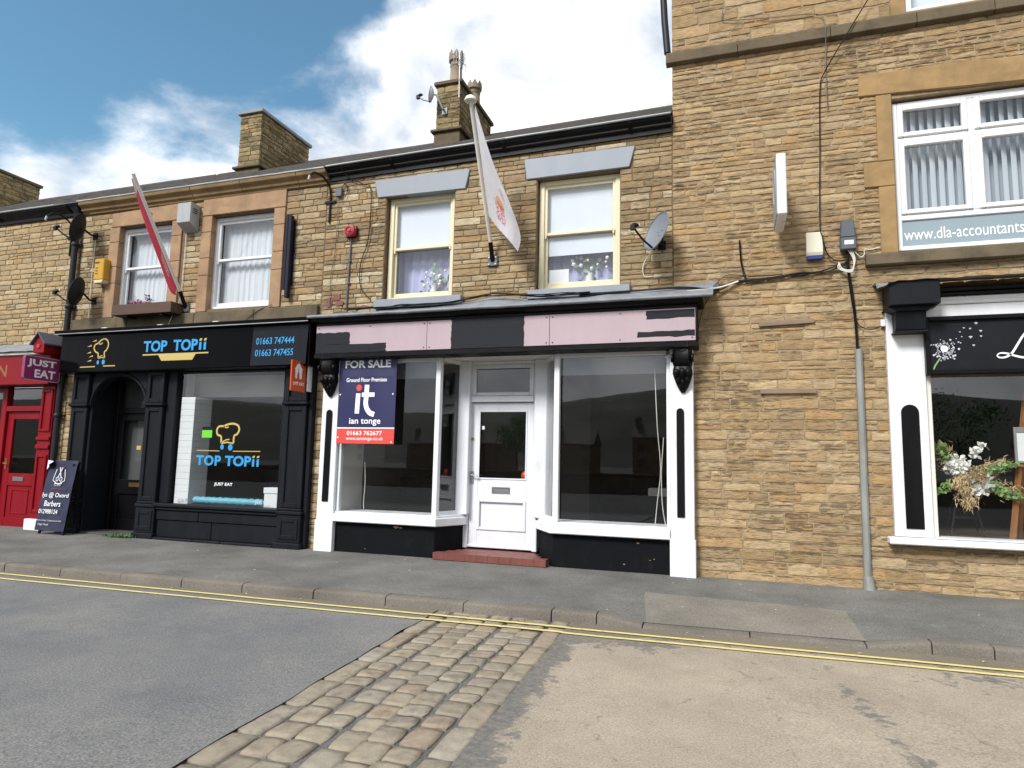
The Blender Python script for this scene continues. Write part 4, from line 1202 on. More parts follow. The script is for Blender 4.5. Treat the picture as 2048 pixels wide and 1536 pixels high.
# bays
def bay(xo, xc, xs, sgn):
    """xo outer end, xc corner, xs inner end of the splay"""
    nose = [(xo, -0.14), (xc + 0.03 * sgn, -0.14), (xs + 0.145 * sgn, 0.41), (xo, 0.41)]
    if sgn < 0: nose = nose[::-1]
    MB().prism_xy(nose, 0.485, 0.60).build('bay_sill', M['white'], S3, bevel=0.010)
    top = [(xo, -0.085), (xc + 0.005 * sgn, -0.085), (xs + 0.11 * sgn, 0.40), (xo, 0.40)]
    if sgn < 0: top = top[::-1]
    MB().prism_xy(top, 0.601, 0.632).build('bay_sill_cap', M['white'], S3, bevel=0.006)
    ris = [(xo, -0.06), (xc - 0.01 * sgn, -0.06), (xs + 0.09 * sgn, 0.44), (xo, 0.44)]
    if sgn < 0: ris = ris[::-1]
    MB().prism_xy(ris, -0.03, 0.484).build('stall_riser', M['blackmat'], S3, bevel=0.01)
    # frames
    m = MB()
    x0, x1 = min(xo, xc - 0.07 * sgn), max(xo, xc - 0.07 * sgn)
    m.box(xo if sgn > 0 else xo - 0.045, xo + 0.045 if sgn > 0 else xo, -0.06, 0.02, 0.633, 2.80)
    m.box(x0 + (0.046 if sgn > 0 else 0), x1 - (0 if sgn > 0 else 0.046), -0.058, 0.018, 2.80, 2.857)
    m.build('window_frame', M['white'], S3, bevel=0.006)
    m = MB(); cp = [(xc - 0.07 * sgn, -0.07), (xc, -0.07), (xc + 0.02 * sgn, -0.01), (xc - 0.07 * sgn, 0.02)]
    if sgn < 0: cp = cp[::-1]
    m.prism_xy(cp, 0.633, 2.857); m.build('corner_post', M['white'], S3, bevel=0.006)
    m = MB(); ip = [(xs - 0.02 * sgn, 0.34), (xs + 0.16 * sgn, 0.34), (xs + 0.16 * sgn, 0.47), (xs - 0.02 * sgn, 0.47)]
    if sgn < 0: ip = ip[::-1]
    m.prism_xy(ip, 0.633, 2.857); m.build('inner_post', M['white2'], S3, bevel=0.008)
    pane(S3, x0 + 0.03, x1 - 0.0, 0.62, 2.82, -0.015, M['glass'])
    a, b_ = Vector((xc, 0.0)), Vector((xs, 0.35))
    MB().add([(a.x, a.y, 0.62), (b_.x, b_.y, 0.62), (b_.x, b_.y, 2.82), (a.x, a.y, 2.82)], [(0, 1, 2, 3)]).build('pane', M['glass'], S3, recalc=False)
    for z in (0.633, 2.80):
        m = MB()
        q = [(xc, -0.012), (xc + 0.03 * sgn, 0.0), (xs + 0.01 * sgn, 0.345), (xs - 0.02 * sgn, 0.345)]
        if sgn < 0: q = q[::-1]
        m.prism_xy(q, z, z + 0.055)
        m.build('splay_rail', M['white'], S3)
bay(-5.515, -3.905, -3.775, 1)
bay(-0.725, -2.235, -2.465, -1)
MB().box(-5.515, -0.725, -0.05, 0.60, 2.859, 2.874).build('porch_soffit', M['offwhite'], S3)
# door
D3 = node_empty('shop_door', B3)
m = MB(); m.box(-3.70, -3.628, 0.42, 0.53, 0.16, 2.858); m.box(-2.662, -2.59, 0.42, 0.53, 0.16, 2.858); m.box(-3.628, -2.662, 0.421, 0.529, 2.815, 2.858); m.box(-3.628, -2.662, 0.40, 0.529, 2.255, 2.345)
m.build('door_frame', M['white2'], D3, bevel=0.008)
frame_mb(MB(), -3.625, -2.665, 2.347, 2.813, 0.435, 0.50, 0.07, 0.055, 0.06).build('fanlight_frame', M['white2'], D3, bevel=0.01)
pane(D3, -3.56, -2.73, 2.39, 2.76, 0.47, M['glass'])
m = MB()
m.box(-3.622, -3.495, 0.455, 0.50, 0.175, 2.245); m.box(-2.765, -2.668, 0.455, 0.50, 0.175, 2.245)
m.box(-3.495, -2.765, 0.456, 0.499, 2.13, 2.245); m.box(-3.495, -2.765, 0.456, 0.499, 0.855, 1.145); m.box(-3.495, -2.765, 0.456, 0.499, 0.175, 0.425)
m.box(-3.495, -2.765, 0.475, 0.495, 0.425, 0.855)
m.build('door_leaf', M['white2'], D3, bevel=0.005)
m = MB(); frame_mb(m, -3.50, -2.76, 0.42, 0.86, 0.438, 0.456, 0.045); m.build('panel_moulding', M['white2'], D3, bevel=0.008)
m = MB(); frame_mb(m, -3.50, -2.76, 1.14, 2.135, 0.445, 0.456, 0.022); m.build('glazing_bead', M['white2'], D3, bevel=0.004)
MB().box(-3.635, -2.655, 0.43, 0.456, 0.172, 0.215).build('weather_bar', M['white2'], D3, bevel=0.008)
pane(D3, -3.495, -2.765, 1.145, 2.13, 0.478, M['glass'])
m = MB(); frame_mb(m, -3.275, -3.005, 0.945, 1.035, 0.442, 0.457, 0.014); m.box(-3.26, -3.02, 0.449, 0.456, 0.96, 1.02); m.build('letterbox', M['steel'], D3, bevel=0.003)
m = MB(); m.box(-3.612, -3.562, 0.446, 0.456, 1.07, 1.25); m.tube([(-3.588, 0.446, 1.20), (-3.588, 0.40, 1.20), (-3.48, 0.395, 1.185)], 0.010, 8); m.build('door_handle', M['steel'], D3, smooth=40)
m = MB(); m.lathe([(0.02, 0), (0.02, 0.012), (0.008, 0.016)], (-3.59, 0.44, 1.72), 12, 'y'); m.build('lock', M['brass'], D3)
MB().box(-3.46, -3.42, 0.4745, 0.476, 1.86, 1.91).build('sticker', M['card'], D3)
# quarry tile step
ST = MB().prism_xy([(-3.885, -0.165), (-2.29, -0.165), (-2.40, 0.05), (-2.63, 0.44), (-3.66, 0.44), (-3.80, 0.05)], -0.02, 0.135).build('door_step', M['tilered'], B3, bevel=0.006)
ny = 4
for j in range(ny):
    y0 = -0.175 + 0.152 * j
    inset = 0.0 if j == 0 else 0.04 + 0.065 * j
    xa, xb = -3.885 + inset * 1.05, -2.29 - inset * 1.25
    n = round((xb - xa) / 0.152)
    for i in range(n):
        a = xa + (xb - xa) * i / n
        MB().box(a + 0.001, a + (xb - xa) / n - 0.001, y0, y0 + 0.150, 0.1355 if j else 0.06, 0.150 + rnd.uniform(-0.0015, 0.0015)).build('tile', M['tilered'], ST, bevel=0.0015)
# interior
R3 = node_empty('shop_interior', B3)
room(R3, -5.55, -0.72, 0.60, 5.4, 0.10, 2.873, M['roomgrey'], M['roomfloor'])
MB().prism_xy([(-5.55, 0.0), (-3.95, 0.0), (-3.80, 0.35), (-3.80, 0.62), (-5.55, 0.62)], 0.55, 0.599).build('window_board', M['roomfloor'], R3)
MB().prism_xy([(-2.20, 0.0), (-0.72, 0.0), (-0.72, 0.62), (-2.44, 0.62), (-2.44, 0.35)], 0.55, 0.599).build('window_board', M['roomfloor'], R3)
MB().box(-5.545, -5.50, -0.03, 0.62, 0.60, 2.86).build('reveal_panel', M['roomwall'], R3)
MB().box(-0.77, -0.73, -0.0, 0.62, 0.60, 2.86).build('reveal_panel', M['roomwall'], R3)
MB().box(-4.2, -2.3, 2.6, 2.7, 0.10, 2.87).build('partition', M['roomdark'], R3)
MB().box(-5.1, -4.0, 1.1, 1.7, 0.10, 1.12).build('counter', M['blackmat'], R3, bevel=0.01)
MB().box(-2.2, -1.0, 3.0, 3.05, 0.6, 2.5).build('dark_board', M['blackmat'], R3)
MB().box(-1.15, -0.78, 1.2, 1.6, 0.95, 1.06).build('shelf', M['roomgrey'], R3, bevel=0.006)
for (a, b_) in ((-5.45, -4.0), (-2.2, -0.8)):
    MB().box(a, b_, 0.10, 0.11, 2.58, 2.84).build('roller_blind', M['dishgrey'], R3)
m = MB(); m.tube(smooth_path([(-0.93, 0.09, 2.62), (-0.90, 0.08, 1.9), (-0.86, 0.08, 1.35), (-0.90, 0.08, 0.95), (-0.93, 0.08, 0.66)]), 0.006, 6); m.tube(smooth_path([(-0.82, 0.08, 1.75), (-0.85, 0.09, 1.3), (-0.84, 0.08, 0.9), (-0.80, 0.08, 0.64)]), 0.006, 6)
m.build('blind_cord', M['cablewhite'], R3, smooth=60)
m = MB(); m.tube(smooth_path([(-5.22, 0.2, 1.35), (-5.2, 0.2, 1.05), (-5.21, 0.2, 0.75), (-5.2, 0.2, 0.66)]), 0.006, 6); m.build('blind_cord', M['cablewhite'], R3, smooth=60)

# ================================================================== building with the black takeaway shopfront
B2 = thing('stone_takeaway_building', 'two storey sandstone building with pinkish window surrounds above black takeaway shopfront', 'building', (-8.5, 3.5, 0.0))
H2 = [(-10.30, -9.05, 3.95, 5.39), (-8.26, -6.95, 3.80, 5.40)]
wall2 = slab_wall(B2, 'wall', M['mortar_c'], -11.18, -6.021, 3.0, 5.80, 0.012, 0.34, H2)
SK2 = [(-10.44, -8.82, 5.40, 5.68), (-10.46, -8.80, 3.7, 5.41), (-8.43, -6.76, 5.41, 5.72), (-8.44, -6.76, 3.7, 5.42), (-11.18, -6.0, 3.535, 3.745), (-11.18, -6.05, 5.72, 5.9)]
SK2b = [s for s in SK2]
stone_wall(wall2, M['stone_c'], 'f', 0.0, -11.17, -6.004, 3.36, 5.84, SK2, uni(0.075, 0.115), uni(0.18, 0.45), 300, 0.013)
# stones between the two window surrounds
MB().box(-11.18, -6.02, 6.6, 6.8, -0.05, 5.9).build('rear_wall', M['mortar_c'], B2)
strip2 = MB().box(-11.18, -10.60, 0.012, 0.3, -0.05, 3.0).build('wall', M['mortar_l'], B2)
stone_wall(strip2, M['stone_l'], 'f', 0.0, -11.18, -10.82, 0.02, 2.98, [], uni(0.09, 0.13), uni(0.18, 0.35), 60, 0.013)
roof_for(B2, -11.18, -6.004, 0.0)
# moulded stone cornice
x = -11.16
while x < -6.0:
    L = min(rnd.uniform(0.95, 1.4), -5.96 - x)
    if -5.96 - (x + L) < 0.4: L = -5.96 - x
    MB().prism_yz([(0.02, 5.70), (-0.03, 5.70), (-0.04, 5.745), (-0.075, 5.755), (-0.085, 5.80), (-0.15, 5.845), (-0.165, 5.90), (0.02, 5.90)], x, x + L - 0.006).build('cornice_stone', M['cornice'], B2, bevel=0.006)
    x += L
m = MB(); m.tube([(-11.18 + 5.2 * i / 30, -0.16 + 0.006 * noise.noise((i, 1, 0)), 5.915 + 0.006 * noise.noise((i * 0.7, 4, 0))) for i in range(31)], 0.018, 6); m.build('lead_edge', M['gutter_rim'], B2, smooth=60)
chimney(B2, -9.62, -9.08, 2.0, 3.62, 7.14, 7.27, 8.46, [], M['stone_k'], M['lead'])
# sill band
x = -11.17
for L in (1.30, 1.45, 1.20, 1.22):
    MB().prism_yz([(-0.055, 3.535), (0.02, 3.535), (0.02, 3.755), (-0.05, 3.745)], x, min(x + L, -6.03) - 0.006).build('sill_band_stone', M['dress_d'], B2, bevel=0.01)
    x += L
def surround(w, x0, x1, z0, z1, lint, jl):
    MB().prism_xz(lint, -0.026, 0.10).build('lintel', M['dress_p'], w, bevel=0.008)
    n = 4
    for (a, b_) in ((x0 - jl, x0 + 0.03), (x1 - 0.03, x1 + jl)):
        z = 3.757
        hs = [0.62, 0.30, 0.45, 0.4]
        k = 0
        while z < z1 - 0.02:
            h = min(hs[k % 4], z1 - z); 
            if z1 - z - h < 0.12: h = z1 - z
            MB().box(a, b_, -0.018, 0.16, z + 0.003, z + h - 0.003).build('jamb_stone', M['dress_p'], w, bevel=0.006)
            z += h; k += 1
wa = sash_window(B2, -10.29, -9.05, 3.80, 5.385, 0.10, M['white'], 4.66, M['glassup'])
surround(wa, -10.29, -9.05, 3.80, 5.40, [(-10.45, 5.402), (-8.82, 5.402), (-8.82, 5.70), (-10.45, 5.66)], 0.19)
wb = sash_window(B2, -8.26, -6.95, 3.80, 5.395, 0.10, M['white'], 4.66, M['glassup'])
surround(wb, -8.26, -6.95, 3.80, 5.41, [(-8.43, 5.412), (-6.76, 5.412), (-6.76, 5.71), (-8.43, 5.70)], 0.18)
for (w, x0, x1) in ((wa, -10.29, -9.05), (wb, -8.26, -6.95)):
    drape(w, x0 + 0.05, x1 - 0.05, 3.82, 5.38, 0.28, M['net'], 10, 0.012)
    MB().box(x0 - 0.02, x1 + 0.02, 0.70, 0.72, 3.7, 5.45).build('room_backing', M['roomwall'], w)
MB().box(-9.65, -9.05, 0.32, 0.34, 3.82, 5.38).build('inner_blind', M['blind'], wa)
# soot mark over the left window
MB().prism_xz([(q[0] + 0.02 * math.sin(i * 2.1), q[1]) for i, q in enumerate(disc(-9.62, 5.53, 0.09, 0.10, 14))], -0.0275, -0.0255).build('soot_mark', M['dress_d'], wa)

# ---- black shopfront
S2 = node_empty('shopfront', B2)
MB().box(-11.02, -5.965, -0.29, 0.0, 2.76, 3.40).build('fascia_box', M['black'], S2, bevel=0.006)
m = MB(); m.prism_yz([(-0.31, 3.401), (-0.40, 3.43), (-0.415, 3.475), (-0.05, 3.52), (0.0, 3.52), (0.0, 3.401)], -11.07, -5.94); m.build('cornice', M['black'], S2, bevel=0.005)
m = MB(); m.tube([(-11.07, -0.395, 3.415), (-5.94, -0.395, 3.415)], 0.008, 6); m.build('cornice_trim', M['gutter_rim'], S2)
pA = MB().box(-11.0, -6.985, -0.304, -0.2905, 2.775, 3.375).build('sign_panel', M['signblack'], S2)
pB = MB(Matrix.Translation((0, -0.340, 2.775)) @ Matrix.Rotation(R(-3.0), 4, 'X') @ Matrix.Translation((0, 0.304, -2.775))).box(-6.98, -5.985, -0.304, -0.296, 2.775, 3.372).build('sign_panel', M['signsheen'], S2)  # right part of the black sign, greyed and tilted back to show sky reflection
# gold chef hat emblem with speed marks
Y = -0.3045
hat = smooth_path([(-10.13, 2.99, 0), (-10.14, 3.07, 0), (-10.20, 3.10, 0), (-10.24, 3.16, 0), (-10.22, 3.22, 0), (-10.16, 3.245, 0), (-10.10, 3.29, 0), (-10.02, 3.315, 0), (-9.95, 3.28, 0), (-9.925, 3.20, 0), (-9.96, 3.12, 0), (-10.0, 3.09, 0), (-9.99, 3.01, 0), (-9.985, 2.985, 0)], 4)
stroke([(q.x, q.y) for q in hat], 0.024, Y, M['gold'], pA, 'hat_emblem')
stroke([(-10.13, 3.0), (-10.07, 3.025), (-10.03, 3.03)], 0.012, Y, M['gold'], pA, 'hat_band')
stroke([(-10.13, 2.985), (-10.05, 3.0), (-9.985, 2.985)], 0.016, Y, M['gold'], pA, 'hat_band')
stroke([(-10.16, 3.245), (-10.11, 3.225), (-10.07, 3.235), (-10.06, 3.255)], 0.016, Y, M['gold'], pA, 'hat_fold')
for (px, pz) in ((-10.25, 3.285), (-10.35, 3.20), (-10.35, 3.085), (-10.30, 3.02), (-10.33, 2.945)):
    poly_mark([(px - 0.05, pz - 0.012), (px + 0.05, pz - 0.004), (px + 0.05, pz + 0.022)], Y, M['gold'], pA, 'speed_mark')
poly_mark(disc(-10.125, 2.915, 0.026, 0.036), Y, M['blueacr'], pA, 'blue_dot'); poly_mark(disc(-10.005, 2.918, 0.034, 0.042), Y, M['blueacr'], pA, 'blue_dot')
stroke([(-10.52, 2.842), (-10.18, 2.845)], 0.017, Y, M['gold'], pA, 'gold_line'); stroke([(-10.0, 2.85), (-9.74, 2.85)], 0.017, Y, M['gold'], pA, 'gold_line')
# name
lettering('TOP', -9.145, -8.655, 3.055, 3.24, Y, M['blueacr'], pA, bold=0.03, th=0.012)
lettering('TOP', -8.525, -8.035, 3.055, 3.24, Y, M['blueacr'], pA, bold=0.03, th=0.012)
for px in (-7.985, -7.895):
    poly_mark([(px - 0.02, 3.06), (px + 0.024, 3.06), (px + 0.024, 3.19), (px - 0.02, 3.175)], Y, M['blueacr'], pA, 'letter_stroke', 0.012)
    poly_mark([(px - 0.02, 3.198), (px + 0.024, 3.21), (px + 0.03, 3.248), (px - 0.016, 3.238)], Y, M['gold'], pA, 'gold_tick', 0.012)
poly_mark([(-9.16, 3.0), (-8.83, 3.0), (-8.76, 2.905), (-8.13, 2.905), (-8.07, 3.0), (-7.82, 3.0), (-7.82, 3.022), (-9.16, 3.022)], Y, M['gold'], pA, 'gold_ribbon')
lettering('FOOD CULTURE CREATIVITY', -8.78, -8.12, 2.975, 3.002, Y - 0.0032, M['yelcream'], pA, th=0.001)
TB = Matrix.Translation((0, -0.340, 2.775)) @ Matrix.Rotation(R(-3.0), 4, 'X') @ Matrix.Translation((0, 0.304, -2.775))
lettering('01663 747444', -6.905, -6.215, 3.10, 3.205, -0.3045, M['blueacr'], pB, T=TB, bold=0.004)
lettering('01663 747455', -6.905, -6.215, 2.915, 3.02, -0.3045, M['blueacr'], pB, T=TB, bold=0.004)
# pilasters with panels
for (a, b_) in ((-10.84, -10.45), (-9.18, -8.80), (-6.45, -6.045)):
    c = (a + b_) / 2
    m = MB(); m.box(a + 0.02, b_ - 0.02, -0.13, 0.25, 0.02, 2.76); m.build('pilaster', M['charcoal'], S2, bevel=0.006)
    m = MB(); m.box(a - 0.03, b_ + 0.03, -0.20, 0.05, -0.02, 0.14); m.build('pilaster_base', M['charcoal'], S2, bevel=0.012)
    m = MB(); m.box(a - 0.005, b_ + 0.005, -0.165, 0.05, 0.141, 0.545); m.build('pilaster_plinth', M['charcoal'], S2, bevel=0.008)
    m = MB(); m.box(a - 0.02, b_ + 0.02, -0.185, 0.05, 0.546, 0.60); m.box(a - 0.005, b_ + 0.005, -0.165, 0.05, 0.601, 0.64); m.build('plinth_moulding', M['charcoal'], S2, bevel=0.012)
    m = MB(); frame_mb(m, a + 0.012, b_ - 0.012, 0.645, 2.17, -0.155, -0.131, 0.075); m.build('shaft_panel', M['charcoal'], S2, bevel=0.008)
    m = MB(); frame_mb(m, a + 0.03, b_ - 0.03, 0.19, 0.50, -0.18, -0.1655, 0.06); m.build('plinth_panel', M['charcoal'], S2, bevel=0.006)
    m = MB(); m.box(a - 0.02, b_ + 0.02, -0.195, 0.05, 2.19, 2.235); m.box(a, b_, -0.17, 0.05, 2.172, 2.189); m.build('capital', M['charcoal'], S2, bevel=0.010)
    m = MB(); frame_mb(m, a + 0.012, b_ - 0.012, 2.24, 2.755, -0.165, -0.131, 0.07); m.build('frieze_panel', M['charcoal'], S2, bevel=0.008)
MB().box(-6.05, -5.985, -0.10, 0.0, 0.02, 2.76).build('edge_board', M['charcoal'], S2, bevel=0.006)
# arched entrance
xa, xb, zs, zt = -10.40, -9.23, 2.19, 2.70
arch = [((xa + xb) / 2 + (xb - xa) / 2 * math.cos(R(t)), zs + (zt - zs) * math.sin(R(t))) for t in range(0, 181, 10)]
m = MB()
vs = []; fs = []
for (x, z) in arch: vs += [(x, -0.11, z), (x, 0.02, z), (x, -0.11, 2.758), (x, 0.02, 2.758)]
for i in range(len(arch) - 1):
    a = i * 4; b_ = a + 4
    fs += [(a, a + 2, b_ + 2, b_), (a + 1, b_ + 1, b_ + 3, a + 3), (a, b_, b_ + 1, a + 1), (a + 2, a + 3, b_ + 3, b_ + 2)]
m.add(vs, fs); m.build('arch_spandrel', M['charcoal'], S2)
m = MB(); pts = [(x, -0.115, z) for (x, z) in arch]
m.tube([((xa + xb) / 2 + ((xb - xa) / 2 + 0.03) * math.cos(R(t)), -0.115, zs + (zt - zs + 0.03) * math.sin(R(t))) for t in range(0, 181, 10)], 0.022, 6); m.build('arch_moulding', M['charcoal'], S2, smooth=60)
for (a, b_) in ((-10.455, -10.40), (-9.23, -9.175)): MB().box(a, b_, -0.10, 0.62, 0.03, 2.704).build('porch_side', M['charcoal'], S2, bevel=0.006)
MB().box(-10.455, -9.175, 0.021, 0.62, 2.705, 2.757).build('porch_ceiling', M['charcoal'], S2)
MB().box(-10.47, -9.16, -0.12, 0.62, -0.02, 0.085).build('porch_step', M['stepgrey'], S2, bevel=0.01)
# entrance door
D2 = node_empty('entrance_door', B2)
m = MB(); m.box(-10.40, -10.30, 0.32, 0.42, 0.086, 2.70); m.box(-9.33, -9.23, 0.32, 0.42, 0.086, 2.70); m.box(-10.30, -9.33, 0.321, 0.419, 2.10, 2.20)
m.build('door_frame', M['black'], D2, bevel=0.006)
m = MB(); m.box(-10.298, -10.18, 0.35, 0.40, 0.09, 2.098); m.box(-9.45, -9.332, 0.35, 0.40, 0.09, 2.098); m.box(-10.18, -9.45, 0.351, 0.399, 1.98, 2.098); m.box(-10.18, -9.45, 0.351, 0.399, 0.70, 0.95); m.box(-10.18, -9.45, 0.351, 0.399, 0.09, 0.28); m.box(-10.18, -9.45, 0.375, 0.395, 0.28, 0.70)
m.build('door_leaf', M['black'], D2, bevel=0.006)
pane(D2, -10.18, -9.45, 0.95, 1.98, 0.38, M['glassdark'])
pane(D2, -10.30, -9.33, 2.20, 2.70, 0.38, M['glassdark'])
m = MB(); frame_mb(m, -9.93, -9.70, 0.83, 0.90, 0.338, 0.351, 0.012); m.box(-9.92, -9.71, 0.344, 0.350, 0.84, 0.89); m.build('letterbox', M['brass'], D2, bevel=0.003)
MB().box(-10.39, -9.24, 0.50, 0.52, 0.1, 2.7).build('inner_blind', M['roomgrey'], D2)
MB().box(-9.86, -9.77, 0.372, 0.374, 1.47, 1.54).build('door_sticker', M['gold'], D2)
# shop window
WS2 = node_empty('shop_window', B2)
m = MB(); m.box(-8.80, -8.615, -0.09, 0.10, 0.62, 2.76); m.box(-6.53, -6.45, -0.09, 0.10, 0.62, 2.76); m.box(-8.615, -6.53, -0.07, 0.08, 2.735, 2.76); m.build('window_frame', M['charcoal'], WS2, bevel=0.008)
m = MB(); m.box(-8.82, -6.44, -0.185, 0.1, 0.565, 0.62); m.box(-8.79, -6.46, -0.155, 0.1, 0.515, 0.564); m.build('window_sill', M['charcoal'], WS2, bevel=0.012)
for (a, b_) in ((-8.79, -7.95), (-7.94, -6.47)): MB().box(a, b_, -0.125, 0.1, 0.36, 0.513).build('riser_block', M['charcoal'], WS2, bevel=0.008)
for (a, b_) in ((-8.79, -7.70), (-7.69, -6.47)): MB().box(a, b_, -0.105, 0.1, 0.09, 0.357).build('riser_block', M['charcoal'], WS2, bevel=0.008)
for (a, b_) in ((-8.77, -7.98), (-7.97, -7.45), (-7.44, -6.50)): MB().box(a, b_, -0.19, 0.1, -0.02, 0.088).build('plinth_block', M['charcoal'], WS2, bevel=0.012)
gp = pane(WS2, -8.615, -6.53, 0.62, 2.735, -0.02, M['glassdark'])
G = -0.0215
hat = smooth_path([(-7.70, 1.60, 0), (-7.71, 1.70, 0), (-7.78, 1.73, 0), (-7.80, 1.80, 0), (-7.76, 1.86, 0), (-7.67, 1.865, 0), (-7.60, 1.89, 0), (-7.50, 1.905, 0), (-7.40, 1.88, 0), (-7.365, 1.81, 0), (-7.40, 1.74, 0), (-7.455, 1.71, 0), (-7.46, 1.60, 0)], 4)
stroke([(q.x, q.y) for q in hat], 0.032, G, M['gold'], WS2, 'hat_emblem', 0.001)
stroke([(-7.70, 1.605), (-7.60, 1.65), (-7.54, 1.655)], 0.018, G, M['gold'], WS2, 'hat_band', 0.001); stroke([(-7.70, 1.59), (-7.58, 1.61), (-7.46, 1.59)], 0.022, G, M['gold'], WS2, 'hat_band', 0.001)
stroke([(-7.67, 1.865), (-7.62, 1.84), (-7.575, 1.85)], 0.02, G, M['gold'], WS2, 'hat_fold', 0.001)
poly_mark(disc(-7.675, 1.535, 0.034, 0.042), G, M['blueacr'], WS2, 'blue_dot', 0.001); poly_mark(disc(-7.515, 1.53, 0.044, 0.05), G, M['blueacr'], WS2, 'blue_dot', 0.001)
stroke([(-8.17, 1.475), (-7.72, 1.47)], 0.012, G, M['gold'], WS2, 'gold_line', 0.001); stroke([(-7.46, 1.47), (-6.94, 1.475)], 0.012, G, M['gold'], WS2, 'gold_line', 0.001)
lettering('TOP', -8.17, -7.68, 1.235, 1.40, G, M['blueacr'], WS2, bold=0.035, th=0.001, spacing=1.1)
lettering('TOP', -7.60, -7.10, 1.235, 1.40, G, M['blueacr'], WS2, bold=0.035, th=0.001)
for px in (-7.06, -6.975):
    poly_mark([(px - 0.02, 1.238), (px + 0.022, 1.238), (px + 0.022, 1.36), (px - 0.02, 1.345)], G, M['blueacr'], WS2, 'letter_stroke', 0.001)
    poly_mark([(px - 0.02, 1.368), (px + 0.022, 1.378), (px + 0.026, 1.408), (px - 0.016, 1.40)], G, M['gold'], WS2, 'gold_tick', 0.001)
poly_mark([(-7.79, 0.905), (-7.36, 0.905), (-7.36, 0.985), (-7.79, 0.985)], G, M['blackplastic'], WS2, 'sticker', 0.0008)
lettering('JUST EAT', -7.775, -7.42, 0.915, 0.975, G - 0.001, M['letwhite'], WS2, bold=0.02, th=0.0006)
lettering('JUST', -6.98, -6.78, 0.655, 0.715, G, M['letgrey'], WS2, bold=0.02, th=0.0006)
lettering('EAT', -8.50, -8.30, 0.655, 0.715, G, M['letgrey'], WS2, bold=0.02, th=0.0006)
poly_mark([(-8.09, 1.68), (-7.89, 1.68), (-7.89, 1.80), (-8.09, 1.80)], G, M['green'], WS2, 'hygiene_card', 0.001)
poly_mark([(-8.092, 1.80), (-7.888, 1.80), (-7.888, 1.855), (-8.092, 1.855)], G, M['blackplastic'], WS2, 'hygiene_card_header', 0.001)
R2 = node_empty('shop_interior', B2)
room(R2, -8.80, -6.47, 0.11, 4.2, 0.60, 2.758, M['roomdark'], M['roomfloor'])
MB().box(-8.75, -6.5, 0.45, 2.0, 2.38, 2.74).build('ceiling_bulkhead', M['roomwall'], R2)
MB().box(-8.0, -6.6, 1.4, 1.6, 0.60, 1.15).build('counter', M['blackmat'], R2)
MB().box(-8.79, -8.62, 0.12, 0.30, 2.36, 2.75).build('side_reveal', M['roomwall'], R2)

# ================================================================== left-hand building with the red shopfront
B1 = thing('stone_end_building', 'pale sandstone building above the red shopfront at the far left', 'building', (-14.0, 3.5, 0.0))
wall1 = slab_wall(B1, 'wall', M['mortar_l'], -18.0, -11.19, 2.6, 5.86, 0.012, 0.34, [])
stone_wall(wall1, M['stone_l'], 'f', 0.0, -14.2, -11.192, 3.30, 5.76, [], uni(0.08, 0.12), uni(0.2, 0.45), 300, 0.013)
stone_wall(wall1, M['stone_l'], 'f', 0.0, -18.0, -14.2, 3.30, 5.76, [], uni(0.08, 0.12), uni(0.2, 0.45), 0, 0.013, 'distant_stones')
MB().box(-18.0, -11.19, 6.6, 6.8, -0.05, 5.9).build('rear_wall', M['mortar_l'], B1)
side1 = MB().box(-11.40, -11.19, 0.06, 0.4, -0.05, 2.6).build('wall', M['mortar_l'], B1)
stone_wall(side1, M['stone_l'], 'f', 0.05, -11.36, -11.19, 0.02, 3.28, [], uni(0.09, 0.13), uni(0.16, 0.17), 40, 0.012)
roof_for(B1, -18.0, -11.184, 0.0)
gutter(B1, -18.0, -11.0, 5.91, 0.0, M['black'], M['gutter_rim'])
chimney(B1, -17.98, -17.58, 2.0, 3.62, 7.14, 7.27, 8.46, [], M['stone_k'], M['dress_d'])
S1 = node_empty('shopfront', B1)
fb = MB().box(-18.0, -11.30, -0.26, 0.0, 2.575, 3.10).build('fascia', M['red'], S1, bevel=0.006)
lettering('N', -12.55, -12.33, 2.72, 2.93, -0.2605, M['plum'], S1, bold=0.02)
MB().box(-18.0, -11.28, -0.30, 0.0, 3.101, 3.155).build('fascia_moulding', M['offwhite'], S1, bevel=0.01)
MB().grid(lambda u, v: (-18 + 6.75 * u, -0.34 + 0.345 * v, 3.16 + 0.20 * v + 0.012 * noise.noise((u * 40, v * 3, 0))), 60, 6).build('lead_flashing', M['lead'], S1, smooth=60)
m = MB(); m.box(-11.62, -11.32, -0.10, 0.05, 0.24, 2.574); m.build('pilaster', M['red'], S1, bevel=0.008)
m = MB(); frame_mb(m, -11.60, -11.34, 0.35, 1.35, -0.125, -0.101, 0.05); frame_mb(m, -11.60, -11.34, 1.75, 2.5, -0.125, -0.101, 0.05); m.box(-11.63, -11.31, -0.135, 0.0, 1.45, 1.52); m.box(-11.63, -11.31, -0.135, 0.0, 1.60, 1.66); m.build('pilaster_moulding', M['red'], S1, bevel=0.008)
MB().box(-11.67, -11.27, -0.16, 0.05, -0.02, 0.24).build('pilaster_base', M['white'], S1, bevel=0.012)
m = MB(); m.box(-12.78, -12.66, 0.02, 0.14, 0.03, 2.574); m.box(-11.76, -11.62, 0.02, 0.14, 0.03, 2.574); m.box(-12.66, -11.76, 0.021, 0.139, 2.12, 2.22); m.box(-18, -12.78, 0.02, 0.14, 2.48, 2.574); m.box(-18, -12.78, -0.02, 0.14, 0.03, 0.60); m.box(-14.4, -14.3, 0.021, 0.139, 0.60, 2.48)
m.build('door_frame', M['red'], S1, bevel=0.008)
pane(S1, -18, -12.78, 0.60, 2.48, 0.08, M['glassdark']); pane(S1, -12.66, -11.76, 2.22, 2.574, 0.08, M['glassdark'])
